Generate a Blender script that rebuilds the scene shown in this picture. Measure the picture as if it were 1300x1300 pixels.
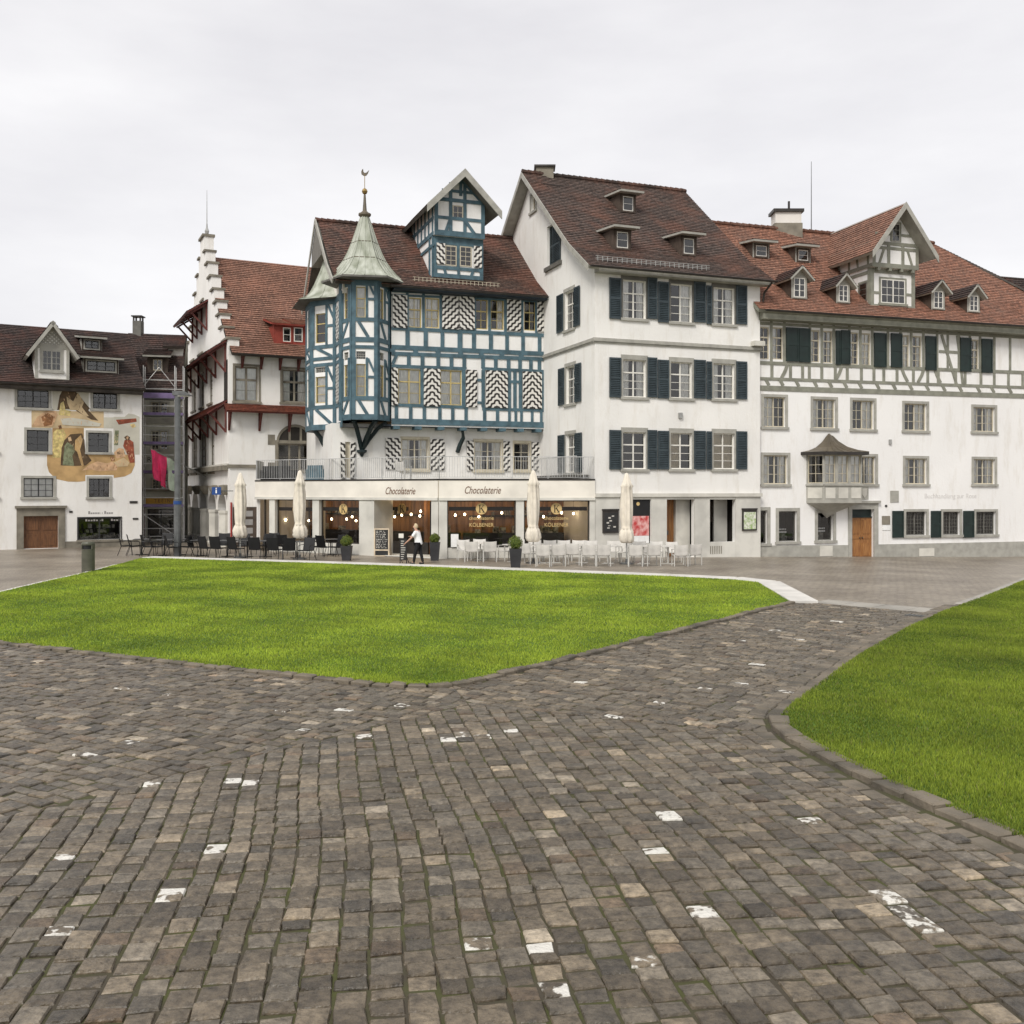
import bpy, math, random
import numpy as np
from mathutils import Vector, Matrix, Euler
random.seed(7)
for _o in list(bpy.data.objects):
    bpy.data.objects.remove(_o)
SC = bpy.context.scene
COL = SC.collection
# ------------------------------------------------------------------ camera
FPX, HZ, CX, CH = 1240.0, 622.0, 650.0, 3.0        # focal length in photo pixels, horizon row, centre column, eye height
cd = bpy.data.cameras.new('camera'); cam = bpy.data.objects.new('camera', cd); COL.objects.link(cam)
cam.location = (0, 0, CH); cam.rotation_euler = (math.radians(90), 0, 0)
cd.sensor_width = 36; cd.sensor_fit = 'HORIZONTAL'; cd.lens = 36 * FPX / 1300
cd.shift_y = -(650 - HZ) / 1300; cd.clip_start = 0.1; cd.clip_end = 3000
SC.camera = cam
# ------------------------------------------------------------------ sky, sun, exposure
SUN = Vector((-0.30, -0.66, 0.69)).normalized()     # direction towards the veiled sun
w = bpy.data.worlds.new('World'); SC.world = w; w.use_nodes = True
nt = w.node_tree; nt.nodes.clear()
wo = nt.nodes.new('ShaderNodeOutputWorld'); bg = nt.nodes.new('ShaderNodeBackground'); bg.inputs[1].default_value = 0.1
sky = nt.nodes.new('ShaderNodeTexSky'); sky.sky_type = 'NISHITA'; sky.sun_disc = False
sky.sun_elevation = math.asin(SUN.z); sky.sun_rotation = math.atan2(SUN.x, SUN.y)
tc = nt.nodes.new('ShaderNodeTexCoord'); mp = nt.nodes.new('ShaderNodeMapping'); mp.inputs['Scale'].default_value = (1.0, 1.0, 3.2)
nz = nt.nodes.new('ShaderNodeTexNoise'); nz.inputs['Scale'].default_value = 1.7; nz.inputs['Detail'].default_value = 8; nz.inputs['Roughness'].default_value = 0.55
cr = nt.nodes.new('ShaderNodeValToRGB'); cr.color_ramp.elements[0].position = 0.28; cr.color_ramp.elements[0].color = (4.35, 4.26, 4.42, 1)
cr.color_ramp.elements[1].position = 0.68; cr.color_ramp.elements[1].color = (5.85, 5.76, 5.78, 1)
mx = nt.nodes.new('ShaderNodeMixRGB'); mx.inputs[0].default_value = 0.94
L = nt.links.new
L(tc.outputs['Generated'], mp.inputs[0]); L(mp.outputs[0], nz.inputs['Vector']); L(nz.outputs[0], cr.inputs[0])
L(sky.outputs[0], mx.inputs[1]); L(cr.outputs[0], mx.inputs[2]); L(mx.outputs[0], bg.inputs[0]); L(bg.outputs[0], wo.inputs[0])
sd = bpy.data.lights.new('sun', 'SUN'); sd.energy = 1.5; sd.angle = math.radians(20); sd.color = (1.0, 0.96, 0.90)
so = bpy.data.objects.new('sun', sd); COL.objects.link(so); so.location = (0, -10, 40)
so.rotation_euler = SUN.to_track_quat('Z', 'Y').to_euler()
SC.view_settings.view_transform = 'Standard'; SC.view_settings.look = 'None'; SC.view_settings.gamma = 1
SC.view_settings.use_curve_mapping = False; SC.view_settings.exposure = 0.80
SC.render.engine = 'CYCLES'
# ------------------------------------------------------------------ materials
MATS = {}
def node_mat(name):
    m = bpy.data.materials.new(name); m.use_nodes = True
    n = m.node_tree; return m, n, n.nodes['Principled BSDF'], n.links.new
def mk(name, col, rough=0.65, var=0.12, scale=2.0, bump=0.1, bscale=30.0, metal=0.0, spec=0.4, second=None, stretch=(1, 1, 1)):
    m, n, p, ln = node_mat(name)
    t = n.nodes.new('ShaderNodeTexCoord'); mp = n.nodes.new('ShaderNodeMapping'); mp.inputs['Scale'].default_value = stretch
    ln(t.outputs['Object'], mp.inputs[0])
    nz = n.nodes.new('ShaderNodeTexNoise'); nz.inputs['Scale'].default_value = scale; nz.inputs['Detail'].default_value = 6
    ln(mp.outputs[0], nz.inputs['Vector'])
    r = n.nodes.new('ShaderNodeValToRGB'); a = second or tuple(c * (1 - 2 * var) for c in col); b = col if second else tuple(min(1, c * (1 + var)) for c in col)
    r.color_ramp.elements[0].position = 0.33; r.color_ramp.elements[0].color = (*a, 1)
    r.color_ramp.elements[1].position = 0.62; r.color_ramp.elements[1].color = (*b, 1)
    ln(nz.outputs[0], r.inputs[0]); ln(r.outputs[0], p.inputs['Base Color'])
    p.inputs['Roughness'].default_value = rough; p.inputs['Metallic'].default_value = metal; p.inputs['Specular IOR Level'].default_value = spec
    if bump:
        n2 = n.nodes.new('ShaderNodeTexNoise'); n2.inputs['Scale'].default_value = bscale; n2.inputs['Detail'].default_value = 3
        ln(mp.outputs[0], n2.inputs['Vector'])
        bp = n.nodes.new('ShaderNodeBump'); bp.inputs['Strength'].default_value = bump; bp.inputs['Distance'].default_value = 0.02
        ln(n2.outputs[0], bp.inputs['Height']); ln(bp.outputs[0], p.inputs['Normal'])
    MATS[name] = m; return m
def stucco(name, col, var=0.05):
    m = mk(name, col, 0.85, var, 0.35, 0.35, 9.0, spec=0.2); n = m.node_tree; ln = n.links.new; p = n.nodes['Principled BSDF']
    src = p.inputs['Base Color'].links[0].from_socket; t = n.nodes.new('ShaderNodeTexCoord'); mp = n.nodes.new('ShaderNodeMapping'); mp.inputs['Scale'].default_value = (1.5, 1.5, 0.35); ln(t.outputs['Object'], mp.inputs[0])
    nz = n.nodes.new('ShaderNodeTexNoise'); nz.inputs['Scale'].default_value = 1.6; nz.inputs['Detail'].default_value = 8; nz.inputs['Roughness'].default_value = 0.7; ln(mp.outputs[0], nz.inputs['Vector'])
    r = n.nodes.new('ShaderNodeValToRGB'); r.color_ramp.elements[0].position = 0.30; r.color_ramp.elements[0].color = (0.89, 0.872, 0.84, 1); r.color_ramp.elements[1].position = 0.50; r.color_ramp.elements[1].color = (1, 1, 1, 1); ln(nz.outputs[0], r.inputs[0])
    x = n.nodes.new('ShaderNodeMixRGB'); x.blend_type = 'MULTIPLY'; x.inputs[0].default_value = 1; ln(src, x.inputs[1]); ln(r.outputs[0], x.inputs[2]); ln(x.outputs[0], p.inputs['Base Color']); return m
stucco('stucco_white', (0.80, 0.785, 0.75), 0.04)
stucco('stucco_warm', (0.74, 0.71, 0.65), 0.05)
stucco('stucco_pale', (0.70, 0.675, 0.63), 0.06)
stucco('infill_white', (0.82, 0.81, 0.79), 0.02)
stucco('stucco_green_grey', (0.46, 0.455, 0.39), 0.08)
mk('timber_blue', (0.070, 0.128, 0.158), 0.6, 0.16, 3.0, 0.3, 25)
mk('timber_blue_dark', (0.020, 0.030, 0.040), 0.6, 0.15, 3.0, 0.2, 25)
mk('bracket_green', (0.012, 0.024, 0.026), 0.5, 0.15, 3.0, 0.1, 25)
mk('timber_grey', (0.235, 0.235, 0.19), 0.7, 0.10, 3.0, 0.25, 25)
mk('trim_grey', (0.36, 0.35, 0.31), 0.7, 0.08, 3.0, 0.1, 25)
mk('trim_dark', (0.13, 0.125, 0.11), 0.7, 0.12, 3.0, 0.1, 25)
mk('stone_brown', (0.21, 0.19, 0.15), 0.8, 0.14, 2.0, 0.3, 20)
mk('stone_light', (0.58, 0.56, 0.50), 0.8, 0.08, 1.6, 0.2, 18)
mk('concrete', (0.60, 0.585, 0.53), 0.75, 0.10, 0.9, 0.15, 14)
mk('fascia_cream', (0.76, 0.72, 0.64), 0.7, 0.07, 0.8, 0.15, 7)
mk('sash_white', (0.72, 0.70, 0.64), 0.5, 0.04, 4, 0.0)
mk('sash_ochre', (0.50, 0.40, 0.17), 0.5, 0.08, 4, 0.0)
mk('sash_tan', (0.52, 0.47, 0.36), 0.55, 0.06, 4, 0.0)
mk('sash_dark', (0.03, 0.03, 0.03), 0.5, 0.1, 4, 0.0)
mk('curtain', (0.90, 0.885, 0.84), 0.9, 0.06, 5, 0.0)
mk('curtain_tan', (0.55, 0.46, 0.30), 0.9, 0.06, 5, 0.0)
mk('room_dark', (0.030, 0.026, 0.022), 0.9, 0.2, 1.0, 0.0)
mk('shutter_slate', (0.040, 0.056, 0.064), 0.5, 0.12, 3, 0.05)
mk('shutter_green', (0.010, 0.022, 0.019), 0.45, 0.12, 3, 0.05)
mk('gutter', (0.045, 0.040, 0.036), 0.45, 0.15, 3, 0.05, metal=0.3)
mk('eave_brown', (0.055, 0.045, 0.036), 0.7, 0.2, 3, 0.2)
mk('oxblood', (0.10, 0.022, 0.016), 0.6, 0.15, 3, 0.1)
mk('dormer_red', (0.25, 0.045, 0.030), 0.6, 0.12, 3, 0.1)
mk('dormer_brown', (0.075, 0.055, 0.042), 0.7, 0.15, 3, 0.1)
mk('board_grey', (0.17, 0.16, 0.14), 0.8, 0.15, 3, 0.3, 12, stretch=(6, 6, 0.6))
mk('copper', (0.47, 0.49, 0.42), 0.5, 0.12, 0.9, 0.1, 6, second=(0.22, 0.24, 0.175), spec=0.5, stretch=(2.6, 2.6, .5))
mk('copper_rust', (0.30, 0.20, 0.10), 0.6, 0.2, 1.5, 0.1, 6)
mk('copper_brown', (0.115, 0.095, 0.066), 0.45, 0.15, 1.2, 0.1, 6)
mk('gold', (0.36, 0.25, 0.10), 0.3, 0.1, 5, 0.0, metal=0.8)
mk('logo_gold', (0.62, 0.45, 0.20), 0.5, 0.05, 5, 0.0)
mk('logo_black', (0.015, 0.012, 0.010), 0.5, 0.05, 5, 0.0)
mk('lettering_brown', (0.13, 0.055, 0.022), 0.5, 0.05, 5, 0.0)
mk('lettering_faint', (0.62, 0.60, 0.58), 0.8, 0.05, 5, 0.0)
mk('lettering_grey', (0.30, 0.29, 0.28), 0.8, 0.05, 5, 0.0)
mk('white_paint', (0.80, 0.80, 0.78), 0.6, 0.05, 5, 0.0)
mk('blue_sign', (0.015, 0.06, 0.22), 0.4, 0.05, 5, 0.0)
mk('red_panel', (0.30, 0.025, 0.018), 0.5, 0.05, 5, 0.0)
mk('door_wood', (0.36, 0.17, 0.055), 0.5, 0.15, 5, 0.25, 14, second=(0.22, 0.09, 0.03), stretch=(5, 5, 0.5))
mk('door_dark_wood', (0.17, 0.075, 0.03), 0.5, 0.15, 5, 0.25, 14, second=(0.09, 0.04, 0.018), stretch=(5, 5, 0.5))
mk('cafe_wood', (0.34, 0.17, 0.07), 0.5, 0.15, 2, 0.1, 14, second=(0.12, 0.055, 0.025), stretch=(3, 3, 0.4))
mk('cafe_floor', (0.10, 0.08, 0.06), 0.5, 0.15, 2, 0.0)
mk('metal_grey', (0.14, 0.145, 0.145), 0.4, 0.1, 4, 0.0, metal=0.4)
mk('metal_pale', (0.40, 0.40, 0.38), 0.4, 0.1, 4, 0.0, metal=0.4)
mk('metal_steel', (0.50, 0.50, 0.49), 0.4, 0.1, 4, 0.0, metal=0.2)
mk('purple_board', (0.15, 0.11, 0.22), 0.6, 0.15, 3, 0.1)
mk('yellow_sign', (0.50, 0.27, 0.03), 0.5, 0.08, 3, 0.0)
mk('bin_olive', (0.085, 0.085, 0.060), 0.45, 0.12, 3, 0.05)
mk('black', (0.012, 0.012, 0.013), 0.5, 0.1, 4, 0.0)
mk('chair_black', (0.008, 0.008, 0.009), 0.6, 0.15, 4, 0.1, 90)
mk('chair_frame_black', (0.02, 0.02, 0.02), 0.35, 0.1, 4, 0.0, metal=0.5)
mk('chair_grey', (0.10, 0.10, 0.10), 0.6, 0.15, 4, 0.1, 90)
mk('chair_white', (0.62, 0.60, 0.56), 0.6, 0.08, 4, 0.1, 90)
mk('chair_frame_white', (0.56, 0.55, 0.51), 0.4, 0.08, 4, 0.0, metal=0.2)
mk('canvas', (0.72, 0.66, 0.56), 0.9, 0.08, 2.5, 0.2, 20)
mk('planter', (0.035, 0.035, 0.038), 0.5, 0.12, 3, 0.05)
mk('boxwood', (0.045, 0.085, 0.012), 0.7, 0.35, 14, 0.0, second=(0.10, 0.15, 0.02))
mk('chalk', (0.03, 0.03, 0.03), 0.8, 0.1, 3, 0.0)
mk('chalk_mark', (0.55, 0.53, 0.48), 0.8, 0.1, 3, 0.0)
mk('pale_wood', (0.62, 0.52, 0.38), 0.6, 0.1, 4, 0.1)
mk('skin', (0.55, 0.33, 0.24), 0.5, 0.06, 6, 0.0)
mk('blouse', (0.82, 0.82, 0.82), 0.85, 0.03, 6, 0.3, 14)
mk('trousers', (0.010, 0.010, 0.012), 0.8, 0.1, 6, 0.2, 14)
mk('hair_blond', (0.62, 0.50, 0.32), 0.6, 0.15, 30, 0.3, 60)
mk('kerb_granite', (0.62, 0.60, 0.555), 0.7, 0.07, 1.4, 0.15, 25)
mk('kerb_brown', (0.185, 0.155, 0.115), 0.7, 0.25, 1.9, 0.8, 18, second=(0.075, 0.066, 0.05))
mk('soil', (0.035, 0.030, 0.022), 0.95, 0.3, 3, 0.4, 12)
mk('slab_pale', (0.33, 0.31, 0.27), 0.6, 0.10, 1.2, 0.15, 20)
mk('flag_pink', (0.75, 0.05, 0.16), 0.8, 0.1, 3, 0.0)
mk('flag_green', (0.58, 0.68, 0.55), 0.8, 0.1, 3, 0.0)
mk('flag_purple', (0.10, 0.06, 0.25), 0.8, 0.1, 3, 0.0)
mk('poster_red', (0.50, 0.05, 0.05), 0.4, 0.6, 5, 0.0, second=(0.75, 0.45, 0.42))
mk('poster_green', (0.70, 0.70, 0.62), 0.4, 0.2, 9, 0.0, second=(0.28, 0.40, 0.14))
mk('goods', (0.35, 0.33, 0.28), 0.6, 0.5, 7, 0.0, second=(0.03, 0.03, 0.03))
mk('mural_ochre', (0.46, 0.30, 0.135), 0.85, 0.16, 1.5, 0.1, 9)
mk('mural_sand', (0.55, 0.42, 0.25), 0.85, 0.12, 1.5, 0.1, 9)
mk('mural_pale', (0.52, 0.50, 0.42), 0.85, 0.06, 1.5, 0.1, 9)
mk('mural_umber', (0.10, 0.065, 0.035), 0.85, 0.2, 2.5, 0.1, 9)
mk('mural_brown', (0.26, 0.12, 0.05), 0.85, 0.2, 4.5, 0.1, 9)
mk('mural_green', (0.20, 0.22, 0.13), 0.85, 0.2, 4.5, 0.1, 9)
mk('mural_red', (0.28, 0.075, 0.04), 0.85, 0.2, 4.5, 0.1, 9)
mk('mural_flesh', (0.56, 0.36, 0.21), 0.85, 0.14, 4.5, 0.1, 9)
mk('mural_gold', (0.62, 0.50, 0.20), 0.5, 0.2, 6, 0.1, 9)
def glass(name, tint, gl):
    m, n, p, ln = node_mat(name); n.nodes.remove(p)
    tr = n.nodes.new('ShaderNodeBsdfTransparent'); tr.inputs[0].default_value = (*tint, 1)
    g = n.nodes.new('ShaderNodeBsdfGlossy'); g.inputs['Roughness'].default_value = 0.03
    nz = n.nodes.new('ShaderNodeTexNoise'); nz.inputs['Scale'].default_value = 1.7; t = n.nodes.new('ShaderNodeTexCoord'); ln(t.outputs['Object'], nz.inputs['Vector'])
    bp = n.nodes.new('ShaderNodeBump'); bp.inputs['Strength'].default_value = 0.08; bp.inputs['Distance'].default_value = 0.03; ln(nz.outputs[0], bp.inputs['Height']); ln(bp.outputs[0], g.inputs['Normal'])
    fr = n.nodes.new('ShaderNodeFresnel'); fr.inputs[0].default_value = 1.5
    mu = n.nodes.new('ShaderNodeMath'); mu.operation = 'MULTIPLY'; mu.inputs[1].default_value = gl; mu.use_clamp = True; ln(fr.outputs[0], mu.inputs[0])
    mi = n.nodes.new('ShaderNodeMixShader'); ln(mu.outputs[0], mi.inputs[0]); ln(tr.outputs[0], mi.inputs[1]); ln(g.outputs[0], mi.inputs[2])
    ln(mi.outputs[0], n.nodes['Material Output'].inputs[0]); MATS[name] = m
glass('glass', (0.94, 0.95, 0.95), 2.6)
glass('glass_shop', (0.90, 0.90, 0.88), 1.5)
def emit(name, col, s):
    m, n, p, ln = node_mat(name)
    p.inputs['Base Color'].default_value = (*col, 1); p.inputs['Emission Color'].default_value = (*col, 1); p.inputs['Emission Strength'].default_value = s
    MATS[name] = m
emit('bulb', (1.0, 0.78, 0.48), 9.0)
def tiles(name, c1, c2, patch, width=0.17, grout=0.35):
    """roof tiles: UV u in metres, v in courses"""
    m, n, p, ln = node_mat(name)
    uv = n.nodes.new('ShaderNodeUVMap'); mp = n.nodes.new('ShaderNodeMapping'); mp.inputs['Scale'].default_value = (1.0, width, 1.0)
    ln(uv.outputs[0], mp.inputs[0])
    b = n.nodes.new('ShaderNodeTexBrick'); b.inputs['Scale'].default_value = 1.0; b.inputs['Brick Width'].default_value = width; b.inputs['Row Height'].default_value = width
    b.inputs['Mortar Size'].default_value = 0.008; b.inputs['Color1'].default_value = (*c1, 1); b.inputs['Color2'].default_value = (*c2, 1)
    b.inputs['Mortar'].default_value = tuple(c * grout for c in c1) + (1,); b.inputs['Bias'].default_value = 0.0
    ln(mp.outputs[0], b.inputs['Vector'])
    t = n.nodes.new('ShaderNodeTexCoord'); nz = n.nodes.new('ShaderNodeTexNoise'); nz.inputs['Scale'].default_value = 0.55; nz.inputs['Detail'].default_value = 7; nz.inputs['Roughness'].default_value = 0.68
    ln(t.outputs['Object'], nz.inputs['Vector'])
    r = n.nodes.new('ShaderNodeValToRGB'); r.color_ramp.elements[0].position = 0.46; r.color_ramp.elements[0].color = (0, 0, 0, 1); r.color_ramp.elements[1].position = 0.68; r.color_ramp.elements[1].color = (0.8, 0.8, 0.8, 1)
    ln(nz.outputs[0], r.inputs[0])
    x = n.nodes.new('ShaderNodeMixRGB'); ln(r.outputs[0], x.inputs[0]); ln(b.outputs['Color'], x.inputs[1]); x.inputs[2].default_value = (*patch, 1)
    n3 = n.nodes.new('ShaderNodeTexNoise'); n3.inputs['Scale'].default_value = 9; n3.inputs['Detail'].default_value = 4; ln(t.outputs['Object'], n3.inputs['Vector'])
    r3 = n.nodes.new('ShaderNodeValToRGB'); r3.color_ramp.elements[0].position = 0.3; r3.color_ramp.elements[0].color = (0.5, 0.5, 0.5, 1); r3.color_ramp.elements[1].position = 0.7; r3.color_ramp.elements[1].color = (1.35, 1.3, 1.25, 1)
    ln(n3.outputs[0], r3.inputs[0])
    y = n.nodes.new('ShaderNodeMixRGB'); y.blend_type = 'MULTIPLY'; y.inputs[0].default_value = 1; ln(x.outputs[0], y.inputs[1]); ln(r3.outputs[0], y.inputs[2])
    ln(y.outputs[0], p.inputs['Base Color']); p.inputs['Roughness'].default_value = 0.75; p.inputs['Specular IOR Level'].default_value = 0.25
    bp = n.nodes.new('ShaderNodeBump'); bp.inputs['Strength'].default_value = 0.5; bp.inputs['Distance'].default_value = 0.02; ln(b.outputs['Fac'], bp.inputs['Height']); bp.invert = True; ln(bp.outputs[0], p.inputs['Normal'])
    MATS[name] = m
tiles('tiles_brown', (0.138, 0.1035, 0.0893), (0.0726, 0.0571, 0.0512), (0.1862, 0.0948, 0.0686))
tiles('tiles_blue_house', (0.1628, 0.107, 0.088), (0.076, 0.0546, 0.0475), (0.2047, 0.093, 0.0669))
tiles('tiles_orange', (0.3684, 0.1869, 0.1285), (0.2204, 0.1181, 0.0852), (0.2047, 0.1333, 0.1058))
tiles('tiles_rust', (0.2899, 0.1624, 0.1178), (0.1911, 0.1082, 0.0802), (0.3382, 0.1789, 0.1279))
tiles('tiles_dark', (0.0712, 0.0512, 0.0452), (0.041, 0.033, 0.031), (0.114, 0.054, 0.042))
tiles('tiles_red', (0.21, 0.065, 0.040), (0.14, 0.045, 0.03), (0.11, 0.045, 0.03))
def stripes(name, chevron):
    """wavy black and white bands painted on a shutter; UV in metres, u measured from the shutter's middle"""
    m, n, p, ln = node_mat(name)
    uv = n.nodes.new('ShaderNodeUVMap'); sp = n.nodes.new('ShaderNodeSeparateXYZ'); ln(uv.outputs[0], sp.inputs[0])
    def mth(op, a, b=None, c=None):
        q = n.nodes.new('ShaderNodeMath'); q.operation = op
        for i, x in enumerate((a, b, c)):
            if x is None: continue
            if isinstance(x, (int, float)): q.inputs[i].default_value = x
            else: ln(x, q.inputs[i])
        return q.outputs[0]
    u, v = sp.outputs[0], sp.outputs[1]
    if chevron: u = mth('ABSOLUTE', u)
    d = mth('MULTIPLY_ADD', u, 0.95, v)                      # diagonal coordinate
    a = mth('MULTIPLY_ADD', u, -0.95, v)                     # along the band
    wob = mth('MULTIPLY', mth('SINE', mth('MULTIPLY', a, 19.0)), 0.036)
    s = mth('SINE', mth('MULTIPLY', mth('ADD', d, wob), 2 * math.pi / 0.31))
    g = mth('GREATER_THAN', s, 0.08)
    x = n.nodes.new('ShaderNodeMixRGB'); ln(g, x.inputs[0]); x.inputs[1].default_value = (0.70, 0.68, 0.63, 1); x.inputs[2].default_value = (0.022, 0.019, 0.017, 1)
    ln(x.outputs[0], p.inputs['Base Color']); p.inputs['Roughness'].default_value = 0.55
    MATS[name] = m
stripes('stripes', False); stripes('stripes_chevron', True)
def attr_mat(name, rough, attr, nscale, lo, hi, bump, bscale, paint=False, transl=0.0):
    m, n, p, ln = node_mat(name)
    at = n.nodes.new('ShaderNodeAttribute'); at.attribute_name = attr
    t = n.nodes.new('ShaderNodeTexCoord'); nz = n.nodes.new('ShaderNodeTexNoise'); nz.inputs['Scale'].default_value = nscale; nz.inputs['Detail'].default_value = 6; nz.inputs['Roughness'].default_value = 0.65
    ln(t.outputs['Object'], nz.inputs['Vector'])
    r = n.nodes.new('ShaderNodeValToRGB'); r.color_ramp.elements[0].position = 0.3; r.color_ramp.elements[0].color = (lo, lo, lo, 1); r.color_ramp.elements[1].position = 0.7; r.color_ramp.elements[1].color = (hi, hi, hi, 1)
    ln(nz.outputs[0], r.inputs[0])
    x = n.nodes.new('ShaderNodeMixRGB'); x.blend_type = 'MULTIPLY'; x.inputs[0].default_value = 1; ln(at.outputs['Color'], x.inputs[1]); ln(r.outputs[0], x.inputs[2])
    out = x.outputs[0]
    if paint:
        n2 = n.nodes.new('ShaderNodeTexNoise'); n2.inputs['Scale'].default_value = 11; n2.inputs['Detail'].default_value = 5; ln(t.outputs['Object'], n2.inputs['Vector'])
        mu = n.nodes.new('ShaderNodeMath'); mu.operation = 'ADD'; ln(n2.outputs[0], mu.inputs[0]); ln(at.outputs['Alpha'], mu.inputs[1])
        gt = n.nodes.new('ShaderNodeValToRGB'); gt.color_ramp.elements[0].position = 0.93; gt.color_ramp.elements[0].color = (0, 0, 0, 1); gt.color_ramp.elements[1].position = 1.0; gt.color_ramp.elements[1].color = (1, 1, 1, 1)
        ln(mu.outputs[0], gt.inputs[0])
        y = n.nodes.new('ShaderNodeMixRGB'); ln(gt.outputs[0], y.inputs[0]); ln(out, y.inputs[1]); y.inputs[2].default_value = (0.66, 0.64, 0.58, 1); out = y.outputs[0]
    ln(out, p.inputs['Base Color']); p.inputs['Roughness'].default_value = rough; p.inputs['Specular IOR Level'].default_value = 0.45
    if bump:
        n3 = n.nodes.new('ShaderNodeTexNoise'); n3.inputs['Scale'].default_value = bscale; n3.inputs['Detail'].default_value = 6; ln(t.outputs['Object'], n3.inputs['Vector'])
        bp = n.nodes.new('ShaderNodeBump'); bp.inputs['Strength'].default_value = bump; bp.inputs['Distance'].default_value = 0.02; ln(n3.outputs[0], bp.inputs['Height']); ln(bp.outputs[0], p.inputs['Normal'])
    if transl:
        tl = n.nodes.new('ShaderNodeBsdfTranslucent'); ln(out, tl.inputs[0]); mi = n.nodes.new('ShaderNodeMixShader'); mi.inputs[0].default_value = transl
        ln(p.outputs[0], mi.inputs[1]); ln(tl.outputs[0], mi.inputs[2]); ln(mi.outputs[0], n.nodes['Material Output'].inputs[0])
    MATS[name] = m
attr_mat('cobble', 0.40, 'tone', 13.0, 0.42, 1.6, 0.85, 24.0, paint=True)
attr_mat('grass', 0.75, 'tone', 0.5, 0.72, 1.25, 0, 1, transl=0.25)
attr_mat('leaf', 0.6, 'tone', 2.0, 0.7, 1.3, 0, 1, transl=0.2)
def pavement_mat():
    m, n, p, ln = node_mat('pavement')
    t = n.nodes.new('ShaderNodeTexCoord'); mp = n.nodes.new('ShaderNodeMapping'); mp.inputs['Rotation'].default_value = (0, 0, math.radians(-20))
    ln(t.outputs['Object'], mp.inputs[0])
    nzw = n.nodes.new('ShaderNodeTexNoise'); nzw.inputs['Scale'].default_value = 1.5
    ln(mp.outputs[0], nzw.inputs['Vector'])
    ad = n.nodes.new('ShaderNodeVectorMath'); ad.operation = 'MULTIPLY_ADD'; ad.inputs[1].default_value = (0.30, 0.30, 0); ln(nzw.outputs['Color'], ad.inputs[0]); ln(mp.outputs[0], ad.inputs[2])
    b = n.nodes.new('ShaderNodeTexBrick'); b.inputs['Scale'].default_value = 1; b.inputs['Brick Width'].default_value = 0.30; b.inputs['Row Height'].default_value = 0.17; b.inputs['Mortar Size'].default_value = 0.012
    b.inputs['Color1'].default_value = (0.29, 0.25, 0.195, 1); b.inputs['Color2'].default_value = (0.215, 0.185, 0.148, 1); b.inputs['Mortar'].default_value = (0.13, 0.112, 0.09, 1)
    ln(ad.outputs[0], b.inputs['Vector'])
    nz = n.nodes.new('ShaderNodeTexNoise'); nz.inputs['Scale'].default_value = 0.35; nz.inputs['Detail'].default_value = 8; nz.inputs['Roughness'].default_value = 0.6; ln(t.outputs['Object'], nz.inputs['Vector'])
    r = n.nodes.new('ShaderNodeValToRGB'); r.color_ramp.elements[0].position = 0.3; r.color_ramp.elements[0].color = (0.65, 0.62, 0.6, 1); r.color_ramp.elements[1].position = 0.7; r.color_ramp.elements[1].color = (1.3, 1.3, 1.3, 1); ln(nz.outputs[0], r.inputs[0])
    x = n.nodes.new('ShaderNodeMixRGB'); x.blend_type = 'MULTIPLY'; x.inputs[0].default_value = 1; ln(b.outputs['Color'], x.inputs[1]); ln(r.outputs[0], x.inputs[2]); ln(x.outputs[0], p.inputs['Base Color'])
    p.inputs['Roughness'].default_value = 0.42
    bp = n.nodes.new('ShaderNodeBump'); bp.inputs['Strength'].default_value = 0.6; bp.inputs['Distance'].default_value = 0.02; bp.invert = True; ln(b.outputs['Fac'], bp.inputs['Height'])
    ln(bp.outputs[0], p.inputs['Normal']); MATS['pavement'] = m
pavement_mat()
# ------------------------------------------------------------------ geometry helpers
def gz(x, y):
    """ground height: level, falling gently towards the far right end of the square"""
    s = min(1, max(0, (x - 4) / 22)); t = min(1, max(0, (y - 29) / 15)); return -0.5 * s * t * t * (3 - 2 * t)
def ground(px, py):
    z = 0.0
    for _ in range(8):
        s = (CH - z) * FPX / (py - HZ); x = (px - CX) / FPX * s; z = gz(x, s)
    return Vector((x, s, z))
class Fac:
    """a facade plane: d runs left to right as seen from outside, o is the distance out of the wall"""
    def __init__(f, o, d):
        l = math.hypot(*d); f.o = o; f.d = (d[0] / l, d[1] / l); f.n = (f.d[1], -f.d[0]); f.holes = []
    def P(f, u, z, o=0.0):
        return (f.o[0] + f.d[0] * u + f.n[0] * o, f.o[1] + f.d[1] * u + f.n[1] * o, z)
    def uv(f, px, py, o=0.0):
        a = (px - CX) / FPX; ox = f.o[0] + f.n[0] * o; oy = f.o[1] + f.n[1] * o
        u = (a * oy - ox) / (f.d[0] - a * f.d[1]); s = oy + u * f.d[1]
        return u, CH - s * (py - HZ) / FPX
    def rect(f, x0, x1, y0, y1, o=0.0):
        """photo box -> u0,u1,z0,z1 (heights read at the box's middle column)"""
        xm = (x0 + x1) / 2
        return f.uv(x0, y0, o)[0], f.uv(x1, y0, o)[0], f.uv(xm, y1, o)[1], f.uv(xm, y0, o)[1]
    def off(f, o):
        return Fac((f.o[0] + f.n[0] * o, f.o[1] + f.n[1] * o), f.d)
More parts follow.
